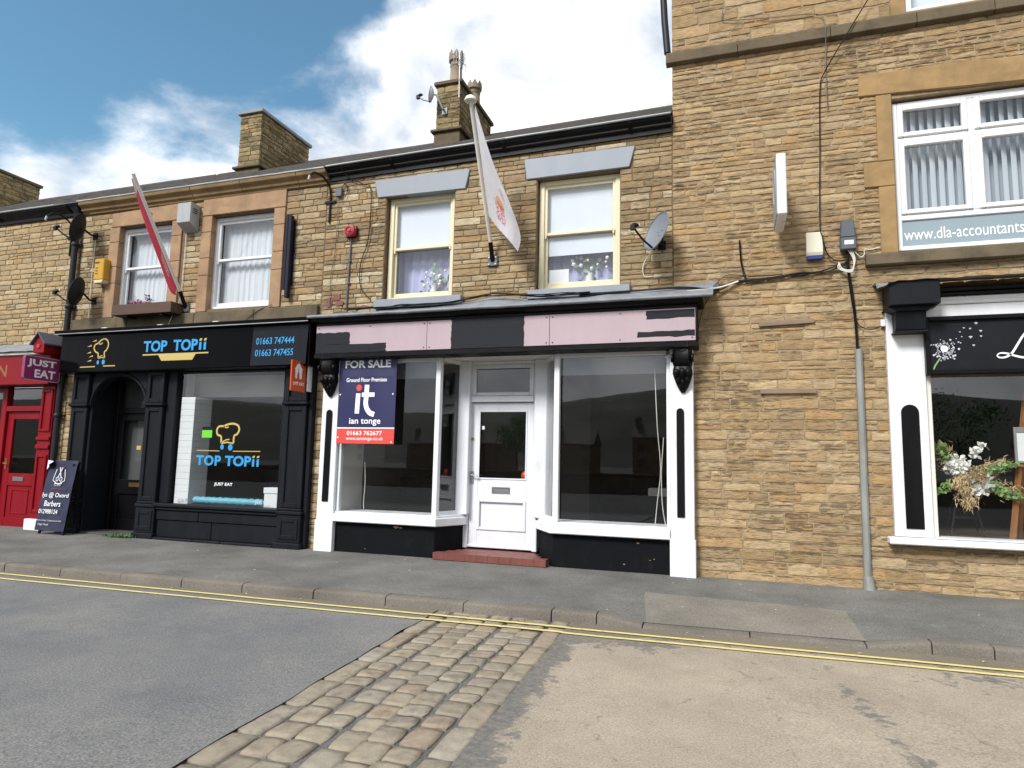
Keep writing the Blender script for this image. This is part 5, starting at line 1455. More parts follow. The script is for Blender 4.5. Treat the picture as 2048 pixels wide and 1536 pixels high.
MB().box(-12.8, -11.6, -0.02, 0.2, -0.02, 0.045).build('threshold', M['offwhite'], S1, bevel=0.006)
D1 = node_empty('red_door', B1)
m = MB(); m.box(-12.658, -12.50, 0.07, 0.12, 0.05, 2.118); m.box(-11.86, -11.762, 0.07, 0.12, 0.05, 2.118); m.box(-12.50, -11.86, 0.071, 0.119, 1.98, 2.118); m.box(-12.50, -11.86, 0.071, 0.119, 0.78, 1.0); m.box(-12.50, -11.86, 0.071, 0.119, 0.05, 0.22); m.box(-12.50, -11.86, 0.09, 0.115, 0.22, 0.78)
m.build('door_leaf', M['red'], D1, bevel=0.006)
m = MB(); frame_mb(m, -12.40, -11.96, 0.28, 0.72, 0.078, 0.0905, 0.03); m.build('panel_moulding', M['red'], D1, bevel=0.006)
pane(D1, -12.50, -11.86, 1.0, 1.98, 0.095, M['glassdark'])
MB().box(-12.36, -12.10, 0.058, 0.071, 0.86, 0.94).build('letterbox', M['steel'], D1, bevel=0.004)
m = MB(); m.box(-12.60, -12.56, 0.062, 0.071, 1.07, 1.27); m.tube([(-12.58, 0.06, 1.18), (-12.58, 0.02, 1.18), (-12.47, 0.015, 1.17)], 0.012, 8); m.build('door_handle', M['brass'], D1, smooth=40)
room(S1, -17.9, -11.7, 0.16, 4.0, 0.05, 2.57, M['roomdark'], M['roomfloor'])
# pitched end block of the fascia
m = MB(); m.prism_xz([(-11.52, 3.10), (-11.26, 3.10), (-11.26, 3.29), (-11.39, 3.44), (-11.52, 3.29)], -0.42, -0.05); m.build('fascia_end_block', M['red'], S1, bevel=0.006)
m = MB()
for (a, b_) in (((-11.39, 3.47), (-11.57, 3.265)), ((-11.39, 3.47), (-11.21, 3.265))):
    q = [(a[0], a[1]), (b_[0], b_[1]), (b_[0], b_[1] - 0.025), (a[0], a[1] - 0.025)]
    m.prism_xz(q, -0.46, -0.03)
m.build('end_block_roof', M['greybox'], S1)
poly_mark(disc(-11.39, 3.22, 0.04), -0.4205, M['sired'], S1, 'rosette', 0.012)
#PART3
# ================================================================== signs
FS = thing('for_sale_board', 'navy and red for sale board fixed over the left shop window', 'sign', (-5.03, -0.145, 1.61))
MB().box(-5.51, -4.56, -0.150, -0.142, 1.61, 2.895).build('board', M['navyboard'], FS, bevel=0.002)
F = -0.1505
poly_mark([(-5.508, 1.612), (-4.562, 1.612), (-4.562, 1.83), (-5.508, 1.83)], F, M['coral'], FS, 'red_band', 0.001)
poly_mark([(-5.508, 1.831), (-4.562, 1.831), (-4.562, 1.847), (-5.508, 1.847)], F, M['letwhite'], FS, 'white_stripe', 0.001)
poly_mark([(-5.45, 2.595), (-4.60, 2.595), (-4.60, 2.705), (-5.45, 2.705)], F, M['navylite'], FS, 'blank_overlay', 0.001)
lettering('FOR SALE', -5.415, -4.66, 2.720, 2.835, F, M['letwhite'], FS, bold=0.03, th=0.001)
lettering('Ground Floor Premises', -5.385, -4.715, 2.515, 2.575, F, M['letwhite'], FS, bold=0.012, th=0.001)
poly_mark(disc(-5.165, 2.428, 0.047), F, M['coral'], FS, 'emblem_dot', 0.001)
def cap_stroke(pts, w, y, mat, parent, name):
    m = MB()
    stroke(pts, w, y, mat, parent, name, 0.001)
stroke([(-5.185, 2.05), (-5.175, 2.345)], 0.072, F, M['letwhite'], FS, 'emblem_stem', 0.001)
t_ = smooth_path([(-5.035, 2.47, 0), (-5.04, 2.30, 0), (-5.045, 2.20, 0), (-5.02, 2.12, 0), (-4.97, 2.06, 0), (-4.90, 2.035, 0)], 5)
stroke([(q.x, q.y) for q in t_], 0.074, F, M['letwhite'], FS, 'emblem_stem', 0.001)
stroke([(-5.115, 2.325), (-4.905, 2.325)], 0.062, F - 0.0011, M['letwhite'], FS, 'emblem_bar', 0.001)
lettering('ian tonge', -5.305, -4.79, 1.872, 1.985, F, M['letwhite'], FS, bold=0.012, th=0.001)
lettering('01663 762677', -5.335, -4.755, 1.735, 1.795, F - 0.0012, M['letwhite'], FS, bold=0.012, th=0.001)
lettering('www.iantonge.co.uk', -5.345, -4.735, 1.650, 1.712, F - 0.0012, M['letwhite'], FS, th=0.001)
for (px, pz) in ((-4.60, 2.868), (-4.605, 2.33), (-5.475, 2.33), (-5.48, 1.70), (-4.60, 1.64)):
    MB().lathe([(0.012, 0), (0.012, 0.003), (0.005, 0.006)], (px, -0.158, pz), 8, 'y').build('screw', M['letwhite'], FS)

def projecting(name, label, x, y0, y1, z0, z1, th, body, rnd_=0.0):
    t = thing(name, label, 'sign', (x, y1, z0))
    return t
# faces point to +x: map local sign plane (u to the right, w up) onto y,z
def TX(x): return Matrix(((0, -1, 0, x), (1, 0, 0, 0), (0, 0, 1, 0), (0, 0, 0, 1)))   # local (u, d, w) -> world (x - d, u, w)
PS = thing('purple_hanging_sign', 'purple double sided takeaway sign hanging beside the drainpipe above the red door', 'sign', (-11.2, -0.17, 2.6))
rp = []
for (cu_, cw_, a0) in ((-0.20, 2.96, 0), (-0.74, 2.96, 90), (-0.74, 2.64, 180), (-0.20, 2.64, 270)):
    for k in range(5):
        a = R(a0 + 22.5 * k); rp.append((cu_ + 0.04 * math.cos(a), cw_ + 0.04 * math.sin(a)))
MB(TX(-11.2)).prism_xz(rp, -0.03, 0.03).build('sign_face', M['purple'], PS, bevel=0.004)
stroke(rp, 0.012, -0.0305, M['pink'], PS, 'border_line', 0.001, T=TX(-11.2), closed=True)
lettering('JUST', -0.735, -0.235, 2.81, 2.955, -0.031, M['letwhite'], PS, T=TX(-11.2), bold=0.03, th=0.002)
lettering('EAT', -0.60, -0.235, 2.645, 2.785, -0.031, M['letwhite'], PS, T=TX(-11.2), bold=0.03, th=0.002)
m = MB(); m.box(-11.215, -11.185, -0.165, 0.02, 2.72, 2.75); m.box(-11.215, -11.185, -0.165, 0.02, 2.86, 2.89); m.build('bracket', M['blackplastic'], PS)
OS = thing('orange_hanging_sign', 'orange square sign with white house emblem on the right black pilaster', 'sign', (-6.07, -0.20, 2.36))
MB(TX(-6.07)).box(-0.545, -0.205, -0.012, 0.012, 2.36, 2.81).build('sign_face', M['orange'], OS, bevel=0.004)
MB(TX(-6.03)).box(-0.20, -0.06, -0.01, 0.01, 2.38, 2.76).build('back_plate', M['upvc'], OS, bevel=0.003)
m = MB(); m.box(-6.08, -6.03, -0.205, -0.18, 2.5, 2.53); m.build('bracket', M['steel'], OS)
house = [(-0.455, 2.55), (-0.415, 2.55), (-0.41, 2.62), (-0.395, 2.65), (-0.375, 2.65), (-0.36, 2.62), (-0.355, 2.55), (-0.305, 2.55), (-0.30, 2.68), (-0.285, 2.69), (-0.375, 2.775), (-0.40, 2.775), (-0.475, 2.69), (-0.46, 2.68)]
poly_mark(house, -0.0122, M['letwhite'], OS, 'house_emblem', 0.0015, T=TX(-6.07))
stroke([(-0.385, 2.56), (-0.385, 2.70)], 0.014, -0.014, M['orange'], OS, 'fork_mark', 0.001, T=TX(-6.07))
lettering('JUST EAT', -0.505, -0.24, 2.44, 2.50, -0.0122, M['letwhite'], OS, T=TX(-6.07), bold=0.02, th=0.0015)
WSg = thing('white_projecting_sign', 'blank white box sign projecting from the tall sandstone wall', 'sign', (0.6, -0.12, 4.27))
MB().box(0.548, 0.652, -0.76, -0.12, 4.27, 5.0).build('sign_box', M['upvc'], WSg, bevel=0.012)
m = MB(TX(0)); 
MB().box(0.540, 0.5475, -0.74, -0.14, 4.29, 4.98).build('sign_face', M['panelgrey'], WSg, bevel=0.003)
stroke(disc(-0.44, 4.72, 0.17, 0.20, 24), 0.03, 0.0, M['upvc'], WSg, 'ring_mark', 0.002, T=Matrix(((0, 1, 0, 0.5398), (1, 0, 0, 0), (0, 0, 1, 0), (0, 0, 0, 1))), closed=True)
m = MB(); m.box(0.58, 0.62, -0.121, 0.0, 4.42, 4.46); m.box(0.58, 0.62, -0.121, 0.0, 4.82, 4.86); m.build('bracket', M['steel'], WSg)

# ================================================================== satellite dishes
def dish(label, centre, nrm_, rx, rz, mat, mount, name='satellite_dish', lnb=0.34, group=None, arm_mat=None):
    n = Vector(nrm_).normalized()
    u = Vector((0, 0, 1)).cross(n).normalized(); w = n.cross(u)
    c = Vector(centre)
    t = thing(name, label, 'satellite dish', mount, group)
    m = MB(); vs = []; fs = []
    NR, NA = 5, 24
    for side in (0, 1):
        for i in range(NR + 1):
            q = i / NR
            for k in range(NA):
                a = 2 * math.pi * k / NA
                vs.append(c + u * rx * q * math.cos(a) + w * rz * q * math.sin(a) - n * (0.055 * (1 - q * q) + (0.008 if side else 0)))
    o_ = (NR + 1) * NA
    for i in range(NR):
        for k in range(NA):
            a = i * NA + k; b_ = i * NA + (k + 1) % NA
            fs.append((a, b_, b_ + NA, a + NA)); fs.append((o_ + a, o_ + a + NA, o_ + b_ + NA, o_ + b_))
    for k in range(NA):
        a = NR * NA + k; b_ = NR * NA + (k + 1) % NA
        fs.append((a, b_, o_ + b_, o_ + a))
    m.add(vs, fs)
    m.build('reflector', mat, t, smooth=40)
    m = MB(); ring = [c + u * rx * math.cos(R(k * 15)) + w * rz * math.sin(R(k * 15)) for k in range(25)]
    m.tube(ring, 0.008, 6, False); m.build('rim', M['dishgrey'] if mat != M['dishdark'] else mat, t, smooth=60)
    low = c - w * rz * 0.92 - n * 0.01; hd = c + n * lnb - w * rz * 0.45
    m = MB(); m.tube([low - n * 0.03, low + (hd - low) * 0.5 - w * 0.02, hd], 0.013, 8); m.build('feed_arm', arm_mat or M['blackplastic'], t, smooth=60)
    m = MB(); dirn = (c - hd).normalized()
    m.tube([hd + Vector((0, 0, 0.02)), hd + dirn * 0.03 + Vector((0, 0, 0.03)), hd + dirn * 0.07 + Vector((0, 0, 0.035))], [0.03, 0.03, 0.022], 10)
    m.box(hd.x - 0.035, hd.x + 0.02, hd.y - 0.025, hd.y + 0.025, hd.z - 0.035, hd.z + 0.03)
    m.build('receiver', M['blackplastic'], t, smooth=40)
    m = MB(); m.tube([hd + dirn * 0.072 + Vector((0, 0, 0.035)), hd + dirn * 0.085 + Vector((0, 0, 0.036))], 0.024, 10); m.build('receiver_cap', M['cablewhite'], t)
    mo = Vector(mount); bk = c - n * 0.07
    m = MB(); m.tube([bk, bk - n * 0.04, mo + Vector((0, -0.10, 0)), mo + Vector((0, -0.02, 0))], 0.018, 8); m.box(mo.x - 0.05, mo.x + 0.05, mo.y - 0.02, mo.y, mo.z - 0.06, mo.z + 0.06)
    m.build('wall_bracket', arm_mat or M['blackplastic'], t, smooth=40)
    for (du, dw) in ((-0.04, 0.02), (0.04, 0.02), (0, -0.04)):
        q = c + u * du + w * dw - n * 0.054
        m = MB(); m.ball(q, 0.008, 6); m.build('bolt', M['blackplastic'], t)
    return t
dish('grey satellite dish on the wall right of the middle building', (-0.86, -0.30, 4.36), (-0.68, -0.66, 0.30), 0.215, 0.27, M['dishgrey'], (-0.82, 0.0, 4.26))
dish('dark satellite dish high under the gutter beside the drainpipe', (-10.86, -0.34, 5.33), (-0.90, -0.40, 0.25), 0.21, 0.255, M['dishdark'], (-10.84, 0.0, 5.28), group='dark dishes beside the drainpipe')
dish('dark satellite dish lower on the drainpipe, level with the flower box', (-10.76, -0.32, 4.18), (-0.92, -0.36, 0.22), 0.20, 0.25, M['dishdark'], (-10.72, 0.0, 4.08), group='dark dishes beside the drainpipe')
dish('small pale satellite dish on the chimney with pots', (-5.16, 1.80, 8.10), (-0.97, -0.2, 0.12), 0.10, 0.15, M['upvc'], (-4.95, 2.0, 7.84), lnb=0.22, arm_mat=M['gutter_rim'])
AE = thing('television_aerial', 'slim metal television aerial mast on the chimney with pots', 'aerial', (-4.66, 1.98, 8.0))
m = MB(); m.tube([(-4.66, 1.97, 8.05), (-4.67, 1.96, 8.95)], 0.012, 8); m.build('mast', M['steel'], AE, smooth=60)
m = MB(); m.tube([(-4.70, 1.7, 8.78), (-4.66, 2.25, 8.84)], 0.008, 6); m.build('boom', M['steel'], AE)
for k in range(6):
    yy = 1.74 + 0.09 * k
    m = MB(); m.tube([(-4.685 + 0.007 * k, yy, 8.64 + 0.01 * k), (-4.685 + 0.007 * k, yy, 8.94 + 0.01 * k)], 0.005, 5); m.build('element', M['steel'], AE)

# ================================================================== boxes and fittings on the walls
def box_thing(name, label, cat, x0, x1, y0, y1, z0, z1, mat, bev=0.008, part='housing'):
    t = thing(name, label, cat, ((x0 + x1) / 2, y1, z0))
    MB().box(x0, x1, y0, y1, z0, z1).build(part, mat, t, bevel=bev)
    return t
t = thing('alarm_siren', 'round red alarm siren on a square base on the middle building', 'alarm', (-5.5, 0, 4.76))
MB().box(-5.60, -5.40, -0.05, -0.012, 4.77, 4.96).build('base', M['sired'], t, bevel=0.02, segs=2)
m = MB(); m.lathe([(0.085, 0.0), (0.092, -0.03), (0.085, -0.06), (0.055, -0.075), (0.05, -0.062), (0.03, -0.062), (0.026, -0.08), (0.001, -0.082)], (-5.5, -0.05, 4.865), 20, 'y'); m.build('sounder', M['sired'], t, smooth=50)
m = MB(); m.tube([(-5.515, -0.02, 4.77), (-5.53, -0.018, 4.2), (-5.54, -0.02, 3.66)], 0.012, 8); m.build('conduit', M['greybox'], t, smooth=60)
for zz in (4.4, 4.05): MB().box(-5.55, -5.50, -0.035, 0.0, zz, zz + 0.02).build('clip', M['greybox'], t)
t = box_thing('junction_box', 'small dark junction box with cables high beside the gutter bracket', 'box', -5.82, -5.71, -0.06, -0.012, 5.46, 5.60, M['greybox'])
m = MB(); m.tube(smooth_path([(-5.74, -0.03, 5.60), (-5.66, -0.04, 5.66), (-5.62, -0.03, 5.56), (-5.66, -0.03, 5.44)]), 0.006, 6); m.build('cable', M['cable'], t, smooth=60)
def hook(label, x, z, s=1.0):
    t = thing('swan_neck_bracket', label, 'bracket', (x, 0, z - 0.32))
    m = MB(); m.tube(smooth_path([(x, -0.02, z - 0.34), (x, -0.02, z + 0.1), (x - 0.02, -0.05, z + 0.27), (x - 0.06, -0.18, z + 0.36), (x - 0.10, -0.33, z + 0.36), (x - 0.115, -0.42, z + 0.27)]), 0.016, 8); m.build('arm', M['blackplastic'], t, smooth=60)
    m = MB(); m.tube([(x - 0.115, -0.42, z + 0.275), (x - 0.118, -0.435, z + 0.20)], 0.019, 8); m.build('tip', M['gutter_rim'], t, smooth=60)
    m = MB(); m.box(x - 0.10, x + 0.10, -0.028, -0.005, z - 0.02, z + 0.012); m.build('cross_bar', M['blackplastic'], t)
hook('black swan neck bracket between the two upper storeys, beside the junction box', -5.93, 5.40)
hook('black swan neck bracket under the gutter left of the drainpipe', -11.42, 5.30)
t = thing('yellow_alarm_box', 'yellow alarm box on the wall left of the flower box window', 'alarm', (-10.5, 0, 4.36))
MB().prism_xz([(-10.62, 4.42), (-10.40, 4.42), (-10.40, 4.80), (-10.62, 4.80)], -0.15, -0.012).build('cover', M['yellow'], t, bevel=0.012)
MB().prism_xz([(-10.60, 4.36), (-10.42, 4.36), (-10.402, 4.419), (-10.618, 4.419)], -0.145, -0.012).build('base', M['yelcream'], t, bevel=0.006)
poly_mark([(-10.60, 4.71), (-10.50, 4.71), (-10.50, 4.745), (-10.60, 4.745)], -0.1505, M['timberdark'], t, 'print_line', 0.001)
for zz in (4.62, 4.57, 4.52): poly_mark([(-10.58, zz), (-10.52, zz), (-10.52, zz + 0.02), (-10.58, zz + 0.02)], -0.1505, M['timberdark'], t, 'print_line', 0.001)
t = thing('floodlight_box', 'pale grey metal vent box hung between the two upper windows', 'box', (-8.65, 0, 5.14))
MB().prism_yz([(-0.012, 5.14), (-0.22, 5.26), (-0.22, 5.60), (-0.012, 5.60)], -8.78, -8.50).build('housing', M['gutter_rim'], t, bevel=0.006)
for k in range(3): MB().box(-8.497, -8.493, -0.17 + 0.0, -0.07, 5.50 - 0.035 * k, 5.512 - 0.035 * k).build('vent_slot', M['blackplastic'], t)
t = thing('blue_bar_bracket', 'dark navy vertical rail bracket right of the takeaway windows', 'bracket', (-6.63, 0, 3.9))
MB().box(-6.69, -6.645, -0.085, -0.03, 4.02, 5.25).build('rail', M['navy'], t, bevel=0.006)
MB().box(-6.625, -6.565, -0.11, -0.03, 3.88, 5.22).build('rail', M['navy'], t, bevel=0.008)
m = MB(); m.box(-6.72, -6.55, -0.0295, -0.01, 4.1, 5.15); m.build('back_plate', M['navy'], t)
t = thing('cream_alarm_box', 'cream alarm box with blue base on the tall sandstone wall', 'alarm', (1.0, 0, 3.91))
MB().prism_yz([(-0.012, 3.96), (-0.07, 3.96), (-0.085, 4.0), (-0.07, 4.255), (-0.012, 4.26)], 0.91, 1.095).build('cover', M['creambox'], t, bevel=0.006)
MB().box(0.915, 1.09, -0.075, -0.012, 3.915, 3.958).build('strobe', M['blueplastic'], t, bevel=0.006)
t = thing('cable_distribution_box', 'dark grey tapered cable box with white label right of the cream alarm', 'box', (1.37, 0, 3.99))
MB().prism_xz([(1.285, 4.0), (1.455, 4.0), (1.455, 4.15), (1.285, 4.15)], -0.11, -0.012).build('lower_cover', M['greybox'], t, bevel=0.01)
MB().prism_xz([(1.287, 4.153), (1.453, 4.153), (1.435, 4.37), (1.305, 4.37)], -0.10, -0.012).build('upper_cover', M['greybox'], t, bevel=0.01)
poly_mark([(1.325, 4.06), (1.425, 4.06), (1.425, 4.11), (1.325, 4.11)], -0.1105, M['card'], t, 'label_plate', 0.001)
box_thing('white_switch_box', 'tiny white switch box beside the white pilaster of the florist', 'box', 1.685, 1.733, -0.06, -0.012, 3.06, 3.14, M['upvc'], 0.004)
for lab, zz, sl, mt in (('warped brown timber batten fixed higher on the sandstone wall', 3.12, 0.02, 'timber'), ('pale timber batten fixed lower on the sandstone wall', 2.285, 0.0, 'timber')):
    m = MB(); m.prism_xz([(0.35, zz), (0.98, zz + sl), (0.98, zz + sl + 0.055), (0.35, zz + 0.06)], -0.035, -0.008)
    tag(m.build('wall_batten', M[mt], bevel=0.004), lab, 'batten', 'battens on the sandstone wall')
t = thing('drainpipe', 'dark cast iron drainpipe between the red shop and the black takeaway', 'drainpipe', (-11.2, -0.08, 0))
m = MB(); m.tube([(-11.22, -0.08, 5.62), (-11.22, -0.08, 0.12)], 0.05, 14); m.build('pipe', M['pipe'], t, smooth=60)
m = MB(); m.tube([(-11.22, -0.08, 5.62), (-11.23, -0.10, 5.76), (-11.26, -0.12, 5.82)], [0.05, 0.055, 0.075], 14); m.build('outlet', M['pipe'], t, smooth=60)
for zz in (5.1, 3.95, 2.0, 0.9):
    m = MB(); m.lathe([(0.055, 0), (0.064, 0.012), (0.064, 0.06), (0.055, 0.072)], (-11.22, -0.08, zz), 14); m.box(-11.31, -11.13, -0.05, 0.0, zz + 0.015, zz + 0.055); m.build('pipe_collar', M['pipe'], t, smooth=40)
m = MB(); m.tube([(-11.22, -0.08, 0.16), (-11.22, -0.10, 0.10), (-11.22, -0.17, 0.05)], 0.052, 12); m.build('shoe', M['pipe'], t, smooth=60)
t = thing('cable_conduit', 'galvanised steel cable guard standing against the sandstone wall', 'conduit', (1.45, -0.03, 0.05))
m = MB(); m.prism_xy([(1.405, 0.0), (1.41, -0.045), (1.43, -0.062), (1.46, -0.062), (1.482, -0.045), (1.487, 0.0)], 0.14, 2.80); m.build('channel', M['galv'], t, bevel=0.003)
m = MB(); m.tube([(1.447, -0.05, 0.20), (1.449, -0.055, 0.10), (1.452, -0.06, 0.045)], [0.05, 0.062, 0.066], 12); m.build('foot', M['galv'], t, smooth=60)
for k, xx in enumerate((-10.28, -9.05, -7.9)):
    t = thing('cornice_light_fitting', ('leftmost', 'middle', 'rightmost')[k] + ' small cream cable box on top of the black cornice', 'box', (xx, -0.10, 3.52), 'cream cable boxes on the cornice')
    MB().box(xx - 0.06, xx + 0.06, -0.13, -0.06, 3.505, 3.56).build('case', M['creambox'], t, bevel=0.006)
    m = MB(); m.tube([(xx + 0.06, -0.10, 3.53), (xx + 0.14, -0.10, 3.515), (xx + 0.22, -0.12, 3.51)], 0.008, 6); m.build('lead', M['cablewhite'], t)

# ================================================================== cables
def cable(label, pts, r=0.008, mat='cable', name='cable', sub=5):
    m = MB(); m.tube(smooth_path(pts, sub), r, 6)
    o = m.build(name, M[mat], smooth=60)
    return tag(o, label, 'cable')
cb = thing('cable_bundle', 'thick bundle of black cables running from the grey box to the lead flashing', 'cable', (0.6, 0, 3.7))
for k in range(6):
    j = lambda s=0.018: rnd.uniform(-s, s)
    p = [(1.36 + j(), -0.05, 4.0), (1.36 + j(), -0.04, 3.86 + j()), (1.20 + j(.04), -0.035, 3.79 + j()), (1.06 + j(), -0.03, 3.765 + j(.012)), (0.85, -0.03, 3.75 + j(.02)), (0.61, -0.03, 3.735 + j(.015)), (0.35, -0.03, 3.71 + j(.025)), (0.08, -0.035, 3.70 + j(.012)), (-0.08, -0.06, 3.63 + j(.03)), (-0.22, -0.10, 3.60 + j(.02)), (-0.6, -0.10, 3.655 + j(.015)), (-1.2, -0.10, 3.64 + j(.02)), (-1.9, -0.10, 3.64 + j(.02))]
    m = MB(); m.tube(smooth_path(p, 4), 0.0075, 6); m.build('strand', M['cable'], cb, smooth=60)
m = MB(); m.tube(smooth_path([(0.12, -0.05, 3.705), (-0.05, -0.06, 3.65), (-0.20, -0.10, 3.615), (-0.5, -0.12, 3.60)], 4), 0.012, 6); m.build('strand', M['cablewhite'], cb, smooth=60)
cl = thing('cable_run', 'tangled black cables lying along the lead flashing above the pink fascia', 'cable', (-3.6, -0.15, 3.6))
for k in range(4):
    p = []
    x = -1.75
    while x > -5.6:
        bump_ = 0.08 * math.exp(-((x + 3.15) / 0.4) ** 2)
        p.append((x, -0.12 + rnd.uniform(-0.05, 0.03), 3.600 + 0.055 * (x + 5.9) / 5.6 + bump_ + rnd.uniform(0, 0.03)))
        x -= rnd.uniform(0.25, 0.45)
    m = MB(); m.tube(smooth_path(p, 4), 0.007, 6); m.build('strand', M['cable'], cl, smooth=60)
cw_ = thing('white_cable_loops', 'white cable loops hanging under the grey cable box', 'cable', (1.37, -0.05, 3.75))
for k in range(3):
    m = MB(); m.tube(smooth_path([(1.41 - 0.02 * k, -0.06, 4.0), (1.44 - 0.01 * k, -0.07, 3.88), (1.40, -0.07, 3.76 - 0.015 * k), (1.30 - 0.02 * k, -0.06, 3.78), (1.27, -0.05, 3.86)], 5), 0.0065, 6); m.build('strand', M['cablewhite'], cw_, smooth=60)
cable('white cable curling from the grey box to the office window sill', [(1.44, -0.06, 3.98), (1.50, -0.05, 3.91), (1.545, -0.04, 3.94), (1.55, -0.04, 4.0), (1.62, -0.03, 4.0), (1.72, -0.03, 4.02)], 0.006, 'cablewhite')
cd1 = thing('cable_drop', 'black cables dropping from the bundle into the galvanised guard', 'cable', (1.42, -0.04, 2.8))
for k in range(3):
    m = MB(); m.tube(smooth_path([(1.37, -0.05, 3.98), (1.36 + 0.008 * k, -0.04, 3.75), (1.385 + 0.012 * k, -0.035, 3.45), (1.415 + 0.008 * k, -0.03, 3.15), (1.425 + 0.008 * k, -0.03, 2.78)], 5), 0.008, 6); m.build('strand', M['cable'], cd1, smooth=60)
cable('thin cable looping from the drop to the white switch box', [(1.42, -0.03, 3.2), (1.46, -0.03, 3.09), (1.56, -0.03, 3.035), (1.66, -0.03, 3.05), (1.70, -0.04, 3.08)], 0.005)
cable('long thin overhead wire running down the sandstone wall past the cream alarm', [(1.86, -0.35, 7.35), (1.72, -0.10, 7.2), (1.46, -0.10, 6.77), (1.19, -0.03, 6.33), (1.13, -0.025, 6.1), (1.105, -0.025, 5.32), (1.075, -0.03, 4.4), (1.085, -0.095, 4.20), (1.14, -0.05, 3.99), (1.22, -0.04, 3.90), (1.34, -0.04, 3.88)], 0.007)
cable('old thin wire stapled above and over the dark string course', [(-0.01, -0.03, 7.41), (-0.02, -0.03, 7.31), (0.04, -0.03, 7.26), (0.57, -0.03, 7.19), (1.0, -0.03, 7.15), (1.17, -0.03, 7.10), (1.205, -0.085, 6.95), (1.21, -0.09, 6.83), (1.21, -0.03, 6.6), (1.205, -0.025, 6.29), (1.21, -0.025, 5.83)], 0.006, 'cablegrey')
cable('cable loop left of the white projecting sign, rising from the bundle', [(0.27, -0.03, 3.70), (0.20, -0.03, 3.74), (0.155, -0.025, 3.95), (0.14, -0.02, 4.20), (0.15, -0.025, 4.22), (0.165, -0.03, 3.95), (0.22, -0.03, 3.72)], 0.006)
cable('thin sagging cable left end of the bundle near the lead flashing', [(0.55, -0.03, 3.76), (0.25, -0.03, 3.77), (0.02, -0.03, 3.80), (-0.08, -0.03, 3.76), (-0.18, -0.05, 3.66)], 0.005)
cable('thin black cable hanging from the right end of the pink fascia', [(-0.20, -0.12, 3.55), (-0.30, -0.20, 3.35), (-0.36, -0.25, 3.10), (-0.37, -0.22, 2.92), (-0.45, -0.26, 2.86), (-0.58, -0.30, 2.82), (-0.74, -0.22, 2.86)], 0.005)
cable('white cable curling below the grey satellite dish', [(-0.93, -0.18, 4.12), (-1.02, -0.05, 4.08), (-1.065, -0.03, 3.98), (-1.05, -0.03, 3.86), (-0.99, -0.03, 3.845), (-0.83, -0.03, 3.85)], 0.007, 'cablewhite')
cable('black cable looping from the gutter down left of the cream window', [(-5.70, -0.15, 5.90), (-5.60, -0.06, 5.76), (-5.35, -0.03, 5.62), (-5.20, -0.03, 5.50), (-5.205, -0.03, 4.75), (-5.32, -0.03, 4.35), (-5.30, -0.03, 3.98), (-5.10, -0.06, 3.77)], 0.007)
cable('grey cable running straight down from the small junction box', [(-5.775, -0.03, 5.46), (-5.78, -0.025, 5.3), (-5.79, -0.02, 4.6), (-5.84, -0.025, 4.2), (-5.83, -0.03, 3.66)], 0.005, 'cablegrey')
cable('pale cable down the wall behind the yellow alarm box', [(-10.80, -0.03, 5.2), (-10.81, -0.025, 4.6), (-10.80, -0.025, 4.05), (-10.79, -0.03, 3.78)], 0.007, 'cablewhite')
cable('pale cable running down between the two takeaway windows', [(-8.74, -0.03, 5.15), (-8.745, -0.025, 4.6), (-8.76, -0.03, 4.0), (-8.86, -0.07, 3.7), (-8.9, -0.1, 3.52)], 0.006, 'cablewhite')
cable('thin black cable on the stone band right of the takeaway window', [(-6.9, -0.03, 3.80), (-7.1, -0.06, 3.72), (-7.3, -0.07, 3.60), (-7.32, -0.1, 3.53)], 0.005)

# ================================================================== flagpoles and flags
def flagpole(label, base, top, tube_end, cap, group='angled flagpoles on the upper walls'):
    b0, t0, e0 = Vector(base), Vector(top), Vector(tube_end)
    t = thing('flagpole', label, 'flagpole', base, group)
    MB().box(b0.x - 0.075, b0.x + 0.075, -0.03, -0.008, b0.z - 0.075, b0.z + 0.075).build('base_plate', M['greybox'], t, bevel=0.006)
    for sx in (-0.05, 0.05):
        for sz in (-0.05, 0.05):
            m = MB(); m.lathe([(0.012, 0.0), (0.012, -0.012)], (b0.x + sx, -0.03, b0.z + sz), 8, 'y'); m.build('bolt', M['steel'], t)
    m = MB(); m.tube([b0 + Vector((0, -0.02, 0)), e0], 0.032, 12); m.build('socket', M['black'], t, smooth=60)
    m = MB(); m.tube([e0 - (t0 - e0) * 0.02, t0], 0.026, 12); m.build('pole', M['offwhite'], t, smooth=60)
    if cap:
        m = MB(); m.lathe([(0.0, 0.075), (0.04, 0.068), (0.068, 0.045), (0.082, 0.01), (0.082, -0.005), (0.03, -0.008), (0.0, -0.008)], t0, 18); m.build('finial', M['offwhite'], t, smooth=50)
    return t
